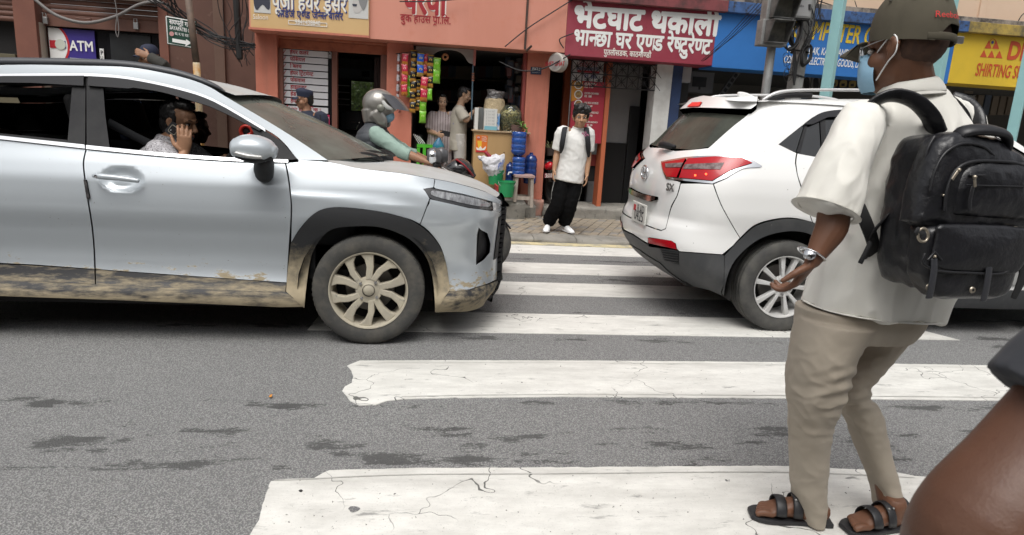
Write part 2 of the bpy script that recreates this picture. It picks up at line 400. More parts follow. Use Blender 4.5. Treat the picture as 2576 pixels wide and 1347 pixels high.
stripe([gx(*p) for p in cat([(876, 1284), (882, 1278), (896, 1278), (906, 1283), (898, 1290), (884, 1292), (876, 1284)], 3)[:-1]], name='worn_patch', mat_=ASPH, z=.0062, jit=.004)
stripe([gx(*p) for p in cat([(751, 1238), (757, 1235), (762, 1238), (757, 1241), (751, 1238)], 3)[:-1]], name='tar_spot', mat_=mat('tar', (.02, .02, .02), .6), z=.0062, jit=.002)
random.seed(13); gt = MB()
for k in range(900):
    u, v = random.uniform(-100, 2700), random.uniform(700, 1347); p = G(u, v); s = random.uniform(.0015, .005)
    gt.add([p+V((s*random.uniform(-1, 1)*1.4, s*random.uniform(-1, 1)*1.4, .004)) for _ in range(3)]+[p+V((0, 0, .004+s*1.2))], [(0, 1, 3), (1, 2, 3), (2, 0, 3)])
tag(gt.build('grit', mat('road_grit', (.26, .25, .23), .9, col2=(.12, .115, .11), scale=40), None), kind='stuff')
lf_ = MB().add([G(676, 1003)+V((0, 0, .008)), G(683, 1005)+V((0, 0, .012)), G(686, 999)+V((0, 0, .016)), G(679, 998)+V((0, 0, .010))], [(0, 1, 2), (0, 2, 3)]).build('fallen_leaf', mat('orange_leaf', (.55, .22, .03), .7), None); tag(lf_, 'tiny orange leaf lying on the bare asphalt', 'leaf')
# pavement: packed bed, kerb stones, pavers in a slanted running bond
ZP, KY = .06, 7.91
bed = MB().bb((-60, KY+.28, -.02), (60, 10.2, ZP-.012)).build('pavement', SOIL, kind='structure')
MB().bb((-60, 10.2, -.02), (60, 16, ZP-.02)).build('shop_floor', KERB, bed)
x = -14.; kk = []
while x < 16:
    w = random.uniform(.5, .75); mb = MB()
    nx, rows = 7, []
    prof = [(-.02, -.02), (-.03, ZP*.45), (-.01, ZP*.85), (.03, ZP), (.16, ZP+.004), (.3, ZP)]
    for i in range(nx+1):
        xx = x+w*i/nx
        rows.append([V((xx, KY+p[0]+.028*noise.noise(V((xx*3.1, p[1]*9, 0)))+.02*noise.noise(V((xx*11, p[1]*30, 3))), p[1]+(.014*noise.noise(V((xx*5, 4, p[0]*9))) if j > 1 else 0))) for j, p in enumerate(prof)])
    mb.grid(rows); mb.build('kerb_stone', KERB, bed, smooth=True); x += w+.006
ang = R(-24); ca, sa = math.cos(ang), math.sin(ang); L_, W_ = .235, .118
pm = []
for k in range(4):
    b_ = MB().box((0, 0, 0), (W_-.007, L_-.007, .03)); me = b_.mesh('paving_brick')
    bm = bmesh.new(); bm.from_mesh(me); bmesh.ops.bevel(bm, geom=[e for e in bm.edges if all(v.co.z > 0 for v in e.verts)], offset=.004, segments=1, affect='EDGES'); bm.to_mesh(me); bm.free()
    me.materials.append(PAVE if k < 3 else PAVE2); pm.append(me)
pend = []
for i in range(-30, 60):
    for j in range(-20, 30):
        lx, ly = i*W_, j*L_+(L_/2 if i % 2 else 0)
        X, Yy = 1.7+lx*ca-ly*sa, 8.5+lx*sa+ly*ca
        if KY+.34 < Yy < 9.85 and -2.2 < X < 5.6: pend.append((abs(X-1.75), X, Yy))
pend.sort(); rest = MB()
for n_, (_, X, Yy) in enumerate(pend):
    dz = random.uniform(-.004, .004); q = ZP-.013+dz
    if n_ < 295:
        o = link('paving_brick', random.choices(pm, (5, 5, 5, 4))[0], None, bed); o.location = (X, Yy, q); o.rotation_euler = (random.uniform(-.012, .012), random.uniform(-.012, .012), ang+random.uniform(-.012, .012))
    else: rest.box((X, Yy, q), (W_-.006, L_-.006, .03), rz=ang)
rest.build('paving_bricks_beyond', PAVE, bed, kind='stuff')
# ------------------------------------------------------------------ buildings across the road
def h_wall(nt, b, c):         # rain streaks, soot and flaked spots
    c = mixc(nt, math_(nt, 'MULTIPLY', ramp(nt, noi(nt, 5, 6, .65, (2.2, 1, .22)), .48, .75), .45), c, (.27, .12, .085))
    return mixc(nt, ramp(nt, noi(nt, 6.5, 5, .65), .715, .73), c, (.55, .50, .46))
ORANGE = mat('orange_plaster', (.55, .195, .132), .75, hook=h_wall, col2=(.47, .155, .10), scale=1.6, col3=(.40, .11, .07), scale3=9, rng3=(.62, .8), bump=.25, bscale=30, bdist=.004)
FASC = mat('orange_fascia_paint', (.61, .26, .19), .6, col2=(.55, .225, .158), scale=.8, col3=(.55, .20, .13), scale3=5, rng3=(.55, .8), stretch=(1.5, 1, .3), bump=.1, bscale=18)
BROWN = mat('brown_plaster', (.115, .058, .042), .8, col2=(.095, .046, .034), scale=2, col3=(.16, .095, .07), scale3=6, bump=.3, bscale=25)
BROWN2 = mat('brown_shutter', (.13, .055, .036), .6, col2=(.095, .042, .03), scale=3, bump=.2)
TAUPE = mat('taupe_plaster', (.135, .082, .06), .85, col2=(.115, .068, .05), scale=1.5)
GREY = mat('grey_wall', (.33, .33, .335), .85, col2=(.26, .26, .26), scale=1.5, col3=(.18, .18, .18), scale3=5, rng3=(.6, .85))
WPL = mat('white_plaster', (.60, .60, .58), .85, col2=(.42, .41, .39), scale=3, rng=(.45, .7), col3=(.14, .13, .12), scale3=8, rng3=(.66, .76), bump=.5, bscale=25, bdist=.006)
PEACH = mat('peach_plaster', (.66, .49, .36), .85, col2=(.62, .45, .33), scale=1.2, bump=.2, bscale=20, col3=(.5, .38, .3), scale3=4)
MAROON = mat('maroon_board', (.25, .022, .045), .6, col2=(.29, .045, .065), scale=1.3, col3=(.15, .02, .03), scale3=9, rng3=(.62, .75))
BLUE = mat('blue_board', (.028, .17, .50), .55, col2=(.022, .145, .44), scale=1.2, col3=(.03, .1, .26), scale3=10, rng3=(.68, .76))
BLUE2 = mat('blue_ledge', (.05, .12, .30), .7, col2=(.03, .07, .17), scale=5, col3=(.03, .03, .04), scale3=12, rng3=(.52, .66), bump=.5, bscale=30)
YELLOW = mat('yellow_board', (.68, .46, .03), .6, col2=(.60, .41, .03), scale=1.5, col3=(.4, .3, .06), scale3=12, rng3=(.66, .8))
GRIME = mat('grimy_ledge', (.30, .26, .22), .9, col2=(.07, .06, .055), scale=7, rng=(.4, .6), bump=.6, bscale=30, bdist=.01)
NAVY = mat('navy_paint', (.025, .05, .13), .7, col2=(.02, .035, .09), scale=3)
WOOD = mat('tan_laminate', (.44, .28, .125), .55, col2=(.39, .245, .105), scale=3, stretch=(1, 1, .15))
RUST = mat('rusty_iron', (.05, .04, .036), .7, .3, col2=(.11, .055, .035), scale=12)
YF, YS = 9.9, 9.6                                   # shop front plane, fascia plane
def fx(u, v, Y=YF): return P(u, v, Y).x
def fz(u, v, Y=YF): return P(u, v, Y).z
shop = thing('shop_building', 'row of small shops behind orange plaster pillars with painted fascia', 'building', (3, YF, 0))
FB = P(1300, 125, YS).z                              # underside of the fascia
XA0 = fx(642, 150); XA1 = fx(697, 150)
XB0, XB1 = fx(972, 220), fx(1037, 220)
XC0, XC1 = fx(1325, 200), fx(1383, 200)
XD0, XD1 = fx(1647, 240), fx(1688, 240)
def slab(name, a, b, mt, root=None, bevel=.006, **k): return MB().bb(a, b).build(name, mt, root or shop, bevel=bevel, **k)
slab('pillar', (XA0, YF, 0), (XA1, YF+.35, FB), ORANGE)
slab('pillar', (XB0, YF, 0), (XB1, YF+.35, FB), ORANGE)
slab('pillar', (XC0, YF, .30), (XC1, YF+.4, FB), ORANGE)
slab('pillar', (XD0, YF+.02, 0), (XD1, YF+.35, FB), WPL, label='flaking white pillar')
slab('door_jamb', (XD1, YF+.05, 0), (fx(1715, 240), YF+.4, FB), NAVY)
# fascia in colour fields, upper wall, ledge
XL = fx(627, 60, YS); XM0 = fx(1425, 70, YS); XM1 = fx(1800, 90, YS); XY = fx(2395, 150, YS); ZT = P(1620, 13, YS-.10).z+.05
slab('fascia', (XL, YS, FB), (XM0, YF+.2, ZT+.5), FASC)
slab('fascia', (XM0+.002, YS+.003, FB-.03), (XM1, YF+.2, ZT-.05), MAROON)
slab('fascia', (XM1, YS+.003, FB-.05), (XY, YF+.2, ZT-.05), BLUE)
slab('fascia', (XY, YS+.003, FB-.03), (16, YF+.2, ZT-.05), YELLOW)
slab('ledge', (XM0+.003, YS-.10, ZT-.05), (XM1+.1, YF+.2, ZT+.10), mat('maroon_ledge', (.21, .055, .06), .85, col2=(.08, .035, .035), scale=6, bump=.5, bscale=30))
slab('ledge', (XM1+.1, YS-.10, ZT-.05), (XY+.1, YF+.2, ZT+.10), BLUE2)
slab('ledge', (XY+.1, YS-.10, ZT-.05), (16, YF+.2, ZT+.10), mat('yellow_ledge', (.42, .30, .07), .9, col2=(.12, .10, .06), scale=6, bump=.5, bscale=30))
slab('ledge_top', (XM0, YS-.06, ZT+.10), (16, YF+.2, ZT+.17), GRIME)
slab('upper_wall', (XM0, YF-.02, ZT+.165), (16, YF+.3, 7.5), PEACH)
slab('upper_wall', (XL, YF-.02, ZT+.49), (XM0, YF+.3, 7.5), FASC)
slab('wall_pier', (fx(2460, 20), YF-.05, ZT+.17), (fx(2475, 20), YF, 7.5), PEACH)
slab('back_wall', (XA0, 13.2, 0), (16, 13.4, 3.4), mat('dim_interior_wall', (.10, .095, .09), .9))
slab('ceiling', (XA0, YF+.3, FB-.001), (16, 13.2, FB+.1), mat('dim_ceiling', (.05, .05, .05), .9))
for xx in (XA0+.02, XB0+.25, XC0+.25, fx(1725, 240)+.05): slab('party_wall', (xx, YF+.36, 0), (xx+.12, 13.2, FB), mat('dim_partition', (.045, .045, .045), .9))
slab('side_wall', (XA0, YF+.35, 0), (XA0+.015, 13.4, 3.4), ORANGE)
slab('grey_passage_wall', (fx(1530, 240), 10.75, 0), (XD0+.05, 10.9, FB), GREY)
DD = P(1600, 400, 10.7)
slab('passage_door', (fx(1578, 350, 10.7), 10.66, .05), (XD0+.04, 10.73, P(1600, 268, 10.7).z), mat('black_door', (.01, .01, .011), .45))
slab('wall_dado', (fx(1515, 400, 10.74), 10.715, .05), (fx(1578, 400, 10.7), 10.74, P(1550, 360, 10.7).z), DARK)
# steps and stones in front of the grocery
def rough(name, a, b, mt, root, amp=.02, seg=5):
    me = MB().bb(a, b).mesh(name, base(root)); bm = bmesh.new(); bm.from_mesh(me)
    bmesh.ops.subdivide_edges(bm, edges=bm.edges[:], cuts=seg, use_grid_fill=True)
    for v in bm.verts: v.co += noise.noise_vector((v.co+base(root))*6)*amp
    bm.to_mesh(me); bm.free(); me.polygons.foreach_set('use_smooth', [True]*len(me.polygons)); return link(name, me, mt, root)
rough('step', (XB1-.3, 9.42, ZP-.05), (fx(1322, 500, 9.5), YF+.3, .31), KERB, shop)
rough('step', (fx(1322, 500, 9.5)+.01, 9.6, ZP-.05), (fx(1352, 500, 9.5), YF+.1, .24), KERB, shop)
rough('pillar_foot', (XC0+.08, YF-.06, ZP-.03), (XC1+.01, YF+.3, .31), mat('worn_pink_plaster', (.42, .22, .17), .9, col2=(.25, .2, .17), scale=5, bump=.6), shop, .018)
rough('passage_step', (XC1+.02, 9.75, ZP-.06), (XD0, 10.6, .22), KERB, shop, .03)
# shutters, each slat its own piece
def shutter(root, x0, x1, z0, z1, y, pitch, mt, bottom=None):
    z = z0+(bottom or 0)
    if bottom: MB().bb((x0, y-.012, z0), (x1, y+.02, z0+bottom)).build('shutter_bottom_bar', mt, root, bevel=.006)
    me = None; i = 0
    while z < z1-.001:
        if me is None:
            n = 6; pr = [(-.016*math.sin(math.pi*j/n), pitch*.94*j/n) for j in range(n+1)]
            mb = MB().grid([[V((xx, a, b)) for a, b in pr] for xx in (x0, x1)]); me = mb.mesh('shutter_slat', base(root), True); me.materials.append(mt); zz = 0
        o = link('shutter_slat', me, None, root); o.location = (0, y, z); z += pitch
SH0 = P(830, 128, YF).z+.10
SHUT = mat('orange_shutter', (.40, .13, .07), .6, col2=(.25, .075, .045), scale=6, rng=(.5, .7), bump=.2)
shutter(shop, XA1, XB0, SH0-.10, FB, YF+.12, .068, SHUT, .12)
slab('door_frame', (XB0-.09, YF+.06, ZP), (XB0-.001, YF+.2, SH0-.1), mat('brown_frame', (.16, .06, .04), .6))
slab('door_frame', (XA1+.001, YF+.06, ZP), (XA1+.06, YF+.2, SH0-.1), mat('brown_frame', (.16, .06, .04), .6))
slab('door_frame', (XC0-.05, YF+.05, ZP), (XC0-.001, YF+.2, FB-.002), mat('red_frame', (.28, .06, .05), .6))
# ------------------------------------------------------------------ brown bank building on the left
YB = 11.0
bank = thing('bank_building', 'dark brown building with rolled shutters and a cash machine booth', 'building', (-7, YB, 0))
bx = lambda u, v: fx(u, v, YB)
def bslab(name, a, b, mt, **k): return slab(name, a, b, mt, bank, **k)
Zt = P(200, 62, YB).z
for u0, u1, v in ((42, 97, 80), (402, 425, 80)): bslab('pillar', (bx(u0, v), YB-.05, 0), (bx(u1, v), YB+.4, 5), mat('brown_pillar', (.19, .075, .05), .75, col2=(.155, .06, .042), scale=2, bump=.2))
bslab('wall', (bx(423, 80), YB-.02, 0), (XA0+.3, YB+.3, 5), BROWN)
bslab('wall_strip', (bx(541, 80), YB-.08, 0), (bx(567, 80), YB-.02, 5), TAUPE)
bslab('wall_strip', (bx(455, 150), YB-.05, 0), (bx(462, 150), YB-.02, 1.9), mat('red_pipe_paint', (.26, .07, .05), .6))
bslab('upper_wall', (-16, YB, P(200, -5, YB).z), (bx(425, 0), YB+.3, 6), BROWN)
shutter(bank, bx(97, 40)+.01, bx(402, 40)-.01, P(250, 50, YB).z-.13, P(250, -5, YB).z, YB+.1, .075, BROWN2, .17)
shutter(bank, -9.0, bx(42, 30)-.01, P(20, 52, YB).z, P(20, -5, YB).z, YB+.1, .075, BROWN2)
bslab('door_frame', (bx(91, 110), YB+.02, 0), (bx(100, 110), YB+.2, P(95, 55, YB).z), mat('cream_frame', (.45, .4, .33), .6))
bslab('glass_door', (bx(100, 100), YB+.22, 0), (bx(402, 100), YB+.26, P(250, 55, YB).z), mat('dark_glass', (.012, .012, .014), .12))
bslab('door_panel', (bx(262, 110), YB+.19, 0), (bx(366, 110), YB+.22, P(310, 83, YB).z), mat('smoky_panel', (.03, .032, .034), .3, col2=(.02, .02, .02), scale=4))
bslab('doorway_dark', (-9, YB+.3, 0), (bx(42, 90), YB+.35, 3), DARK)
bslab('counter', (-9, YB-.02, 0), (bx(40, 140), YB+.3, P(20, 136, YB).z), mat('olive_counter', (.10, .085, .05), .6))
for u, v in ((115, 52), (343, 66)):
    p = P(u, v, YB+.06); MB().box(p, (.07, .05, .10)).build('padlock', STEEL, bank, bevel=.008); MB().tube([p+V((-.025, -.02, .05)), p+V((-.02, -.02, .10)), p+V((.02, -.02, .10)), p+V((.025, -.02, .05))], .008, 6).build('padlock_shackle', STEEL, bank)
p = P(212, 48, YB+.04); MB().tube([p+V((-.1, 0, 0)), p+V((-.1, -.03, 0)), p+V((.1, -.03, 0)), p+V((.1, 0, 0))], .01, 6).build('shutter_handle', BROWN2, bank)
a = thing('bank_signboard', 'white underside edge of a bank signboard above the rolled shutter', 'sign', P(330, 1, YB-.2))
MB().bb((bx(250, 0), YB-.25, P(330, 3, YB).z), (bx(400, 0), YB-.02, P(330, 3, YB).z+.5)).build('sign_box', mat('offwhite_panel', (.6, .6, .57), .5), a)
# ATM sticker sign
YA = YB+.17
a = thing('cash_machine_sign', 'purple and white cash machine poster inside the bank booth glass', 'sign', P(180, 145, YA))
A, B = P(121, 70, YA), P(242, 150, YA); x0, x1, z1, z0 = A.x, B.x, P(180, 74, YA).z, P(180, 158, YA).z
MB().bb((x0, YA, z0), (x1, YA+.02, z1)).build('poster', mat('purple_print', (.045, .03, .22), .4), a)
cx, cz, rr = x0-.08, (z0+z1)/2, (x1-x0)*.52
def disc(cx, cz, rr, y, x_min, zz0, zz1, x_max=1e9):
    pts = [(min(max(cx+rr*math.cos(t), x_min), x_max), min(max(cz+rr*math.sin(t), zz0), zz1)) for t in np.linspace(-math.pi, math.pi, 72, endpoint=False)]
    return MB().prism(pts, lambda p: V((p[0], y, p[1])), lambda p: V((p[0], y+.003, p[1])))
disc(cx, cz, rr+.03, YA-.004, x0, z0, z1).build('red_arc', mat('red_print', (.5, .02, .03), .5), a)
disc(cx, cz, rr, YA-.008, x0, z0, z1).build('white_field', WHITE, a)
bl = MB().bb((x0+.03, YA-.014, cz-.045), (cx+rr-.02, YA-.011, cz+.065)); bl.build('logo_band', mat('navy_print', (.03, .04, .2), .5), a)
MB().bb((x0+.01, YA-.017, cz-.045), (x0+.10, YA-.0145, cz+.065)).build('logo_mark', mat('red_print', (.5, .02, .03), .5), a)
disc(x0+.16, cz+.01, .075, YA-.02, -99, -9, 9).build('logo_seal', mat('seal_print', (.55, .58, .5), .5), a)
text('ATM', (176, 127), (236, 130), YA-.012, WHITE, a, .03, 1.25)
MB().bb((cx+rr+.02, YA-.012, z0), (x1, YA-.009, z0+.07)).build('card_logos', mat('pale_print', (.5, .5, .6), .5), a)
a = thing('push_sticker', 'small white push sticker on the dark booth door', 'sticker', P(257, 150, YB+.17))
MB().bb((fx(251, 140, YB+.17), YB+.175, P(257, 175, YB+.17).z), (fx(261, 140, YB+.17), YB+.185, P(257, 123, YB+.17).z)).build('sticker', WHITE, a)
for i, c in enumerate('PUSH'): text(c, (253, 138+i*11), (259.5, 138.5+i*11), YB+.172, mat('black_ink', (.02, .02, .03), .6), a, .02, 1.2)
# ------------------------------------------------------------------ opposite side of the street (behind the viewer; lights and mirrors only)
opp = thing('terrace_building', 'grey plastered terrace of shops on the viewer\'s side of the street', 'building', (0, -9, 0))
MB().bb((-22, -12, 0), (22, -9, 8)).build('wall', mat('grey_terrace', (.30, .28, .26), .8, col2=(.24, .22, .21), scale=1), opp)
wm = MB().bb((-.6, -.03, -.7), (.6, .02, .7)).mesh('window'); wm.materials.append(mat('dark_glass', (.012, .012, .014), .12))
for i in range(-9, 10):
    for z in (4.2, 6.7):
        o = link('window', wm, None, opp); o.location = (i*2.2, 0, z)
for i in range(-6, 7): MB().bb((i*3.2-1.3, -9.02, 0), (i*3.2+1.3, -8.97, 2.6)).build('shop_opening', DARK, opp)
# ------------------------------------------------------------------ cars: a skin y = y0 + inset, turning round the corner at one end
class Skin:
    def __init__(s, y0, w, dirn, xend, L, n, inset, xfar, Lf):
        s.y0 = y0; s.B = w/2; s.d = dirn; s.xe = lin(xend); s.L = L; s.ins = lin(inset); s.xf = xfar; s.Lf = Lf
        s.tab = [(0., 0., 0.)]
        for i in range(1, 61):
            f = i/60*math.pi/2; a = L*math.sin(f)**(2/n); b = s.B*(1-math.cos(f)**(2/n)); p = s.tab[-1]
            s.tab.append((p[0]+math.hypot(a-p[1], b-p[2]), a, b))
        s.smin = -s.tab[-1][0]; s._x = [t[0] for t in s.tab]; s._a = [t[1] for t in s.tab]; s._b = [t[2] for t in s.tab]
    def pos(s, q, z):
        x = s.xe(z)-s.d*s.L; i = s.ins(z)
        if q >= 0:
            x -= s.d*q; t = max(0., min(1., (s.d*(s.xf-x)+s.Lf)/s.Lf)); t = min(t, .999)
            e = .5*(1-math.sqrt(1-t*t)) if t > 0 else 0
            return V((x, s.y0+i+e, z))
        a = float(np.interp(-q, s._x, s._a)); b = float(np.interp(-q, s._x, s._b))
        return V((x+s.d*a, s.y0+i*(1-b/s.B)+b, z))
    def nor(s, q, z):
        h = .012; a = s.pos(q+h, z)-s.pos(q-h, z); b = s.pos(q, z+h)-s.pos(q, z-h)
        n = a.cross(b).normalized(); return n if (n.y < 0 or q < s.smin*.6) and (n.y < .2) else -n
    def inv(s, x, z): return (s.d*(s.xe(z)-x)-s.L, z)           # side region only
    def par(s, u, v):
        p = P(u, v, s.y0+.03); q = max(s.inv(p.x, p.z)[0], s.smin+.1); z = p.z; lam = 1.
        def r(q, z):
            a, b = PJ(s.pos(q, z)); return np.array((a-u, b-v))
        e = r(q, z); c = e @ e
        for it in range(40):
            J = np.stack([(r(q+1e-4, z)-e)/1e-4, (r(q, z+1e-4)-e)/1e-4], 1); A = J.T @ J
            st = -np.linalg.solve(A+lam*np.diag(np.diag(A)+1e-9), J.T @ e)
            st = np.clip(st, -.15, .15); q2 = min(max(q+st[0], s.smin), 9); z2 = z+st[1]; e2 = r(q2, z2); c2 = e2 @ e2
            if c2 < c: q, z, e, c = q2, z2, e2, c2; lam = max(lam*.3, 1e-6)
            else: lam *= 4
            if c < 1e-4 or lam > 1e8: break
        return (q, z)
def M(x, z): return ('m', x, z)
def Cv(*p): return ['c']+list(p)                # a smooth curve through points
def polypts(sk, poly):
    pts = []
    for e in poly:
        if not isinstance(e, list): pts.append(e); continue
        if all(p[0] not in ('m', 's') for p in e[1:]): pts += cat(e[1:], 4)
        else: pts += [('s',)+tuple(p) for p in cat([conv(sk, p) for p in e[1:]], 5)]
    out = []; n = len(pts)
    for i in range(n):                       # straight edges of the picture stay straight on the skin
        a, b = pts[i], pts[(i+1) % n]; out.append(conv(sk, a))
        if a[0] == 'm' and b[0] == 'm':
            k = int(math.hypot(a[1]-b[1], a[2]-b[2])/.06)
            out += [conv(sk, ('m', a[1]+(b[1]-a[1])*j/(k+1), a[2]+(b[2]-a[2])*j/(k+1))) for j in range(1, k+1)]; continue
        if a[0] == 'm': a = PJ(sk.pos(*conv(sk, a)))
        if b[0] == 'm': b = PJ(sk.pos(*conv(sk, b)))
        if a[0] != 's' and b[0] != 's':
            k = int(math.hypot(a[0]-b[0], a[1]-b[1])/28)
            out += [conv(sk, (a[0]+(b[0]-a[0])*j/(k+1), a[1]+(b[1]-a[1])*j/(k+1))) for j in range(1, k+1)]
    return out
def conv(sk, p):
    if p[0] == 'm': return sk.inv(p[1], p[2])
    if p[0] == 's': return (p[1], p[2])
    return sk.par(*p)
def inpoly(pts, poly):
    x, y = pts[:, 0], pts[:, 1]; r = np.zeros(len(pts), bool); n = len(poly)
    for i in range(n):
        x0, y0 = poly[i]; x1, y1 = poly[i-1]
        c = ((y0 > y) != (y1 > y)) & (x < (x1-x0)*(y-y0)/((y1-y0) if abs(y1-y0) > 1e-12 else 1e-12)+x0); r ^= c
    return r
def panel(sk, name, poly, mt, root, off=0., th=.02, holes=(), h=.035, far=True, join=False, label=None, offf=None, raw=False):
    poly = poly if raw else polypts(sk, poly); holes = [polypts(sk, q) for q in holes]
    vs, es = [], []; loops = []
    for pl in [poly]+holes:
        b = len(vs); n = len(pl)
        for i in range(n):
            a, c = pl[i], pl[(i+1) % n]; d = math.hypot(a[0]-c[0], a[1]-c[1])
            if d < 1e-5: continue
            k = max(1, int(d/h))
            for j in range(k): vs.append((a[0]+(c[0]-a[0])*j/k, a[1]+(c[1]-a[1])*j/k))
        m_ = len(vs)-b; lp = list(range(b, b+m_)); loops.append(lp); es += [(lp[i], lp[(i+1) % m_]) for i in range(m_)]
    P0 = np.array(vs); lo, hi = P0.min(0), P0.max(0)
    gx_, gy_ = np.meshgrid(np.arange(lo[0]+h/2, hi[0], h), np.arange(lo[1]+h/2, hi[1], h)); g = np.stack([gx_.ravel(), gy_.ravel()], 1)
    ins = inpoly(g, poly)
    for q in holes: ins &= ~inpoly(g, q)
    g = g[ins]
    if len(g):
        B_ = P0; dd = np.array([np.min(np.sum((B_-p)**2, 1)) for p in g]); g = g[dd > (h*.45)**2]
    allv = [V(p) for p in vs]+[V(p) for p in g]
    ov, oe, of, *_ = delaunay_2d_cdt(allv, es, [], 0, 1e-6)
    c = np.array([[sum(ov[i][k] for i in f)/3 for k in (0, 1)] for f in of])
    keep = inpoly(c, poly)
    for q in holes: keep &= ~inpoly(c, q)
    fs = [f for f, k in zip(of, keep) if k]
    pos = [sk.pos(p[0], p[1]) for p in ov]; nr = [sk.nor(p[0], p[1]) for p in ov]
    oo = [off+(offf(p[0], p[1]) if offf else 0) for p in ov]
    if offf:
        g_ = lambda a, b: sk.pos(a, b)+sk.nor(a, b)*offf(a, b); n2 = []
        for p, n in zip(ov, nr):
            m_ = (g_(p[0]+.008, p[1])-g_(p[0]-.008, p[1])).cross(g_(p[0], p[1]+.008)-g_(p[0], p[1]-.008)).normalized(); n2.append(m_ if m_.dot(n) > 0 else -m_)
        base_n = nr; nr = n2
    else: base_n = nr
    top = [a+n*o for a, n, o in zip(pos, base_n, oo)]; bot = [a+n*(o-th) for a, n, o in zip(pos, base_n, oo)]
    # rim from the edges used once
    cnt = {}
    for f in fs:
        for i in range(3):
            e = (f[i], f[(i+1) % 3]); k = tuple(sorted(e)); cnt[k] = None if k in cnt else e
    used = sorted({i for f in fs for i in f}); mp = {o: i for i, o in enumerate(used)}; nt_ = len(used)
    W = [top[i] for i in used]; NN = [nr[i] for i in used]; F = []
    for f in fs:
        a, b, d = (W[mp[i]] for i in f); nf = (b-a).cross(d-a); t = tuple(mp[i] for i in f)
        F.append(t if nf.dot(NN[t[0]]) > 0 else t[::-1])
    for k, e in cnt.items():
        if e is None: continue
        a, b = e; i0 = len(W); ed = (top[b]-top[a]).normalized(); on = ed.cross(nr[a]).normalized()
        q = [top[a], top[b], bot[b], bot[a]]; W += q; NN += [on]*4; F.append((i0, i0+1, i0+2, i0+3))
    def mk(flip):
        Yc = sk.y0+sk.B
        w = [V((p.x, 2*Yc-p.y, p.z)) for p in W] if flip else W; nn = [V((n.x, -n.y, n.z)) for n in NN] if flip else NN
        return w, nn, ([f[::-1] for f in F] if flip else F)
    def obj_(w, nn, f):
        o_ = base(root); me = bpy.data.meshes.new(name); me.from_pydata([p-o_ for p in w], [], f)
        me.polygons.foreach_set('use_smooth', [True]*len(f)); me.normals_split_custom_set_from_vertices([tuple(n) for n in nn])
        return link(name, me, mt, root, label=label)
    w, nn, f = mk(False)
    if join:
        w2, n2, f2 = mk(True); b = len(w); return obj_(w+w2, nn+n2, f+[tuple(i+b for i in q) for q in f2])
    o = obj_(w, nn, f)
    if far: obj_(*mk(True))
    return o
def across(name, edge, Yc, mt, root, bulge, n=14, th=0):    # sheet between an edge curve and its mirror image
    rows = []
    for i, p in enumerate(edge):
        t = i/(len(edge)-1); row = []
        for j in range(n+1):
            s_ = -1+2*j/n; w = 1-s_*s_; b = bulge(t); row.append(V((p.x+b[0]*w, Yc+(Yc-p.y)*s_*1.0, p.z+b[1]*w)))
        rows.append(row)
    o = MB().grid(rows).build(name, mt, root, smooth=True)
    return o
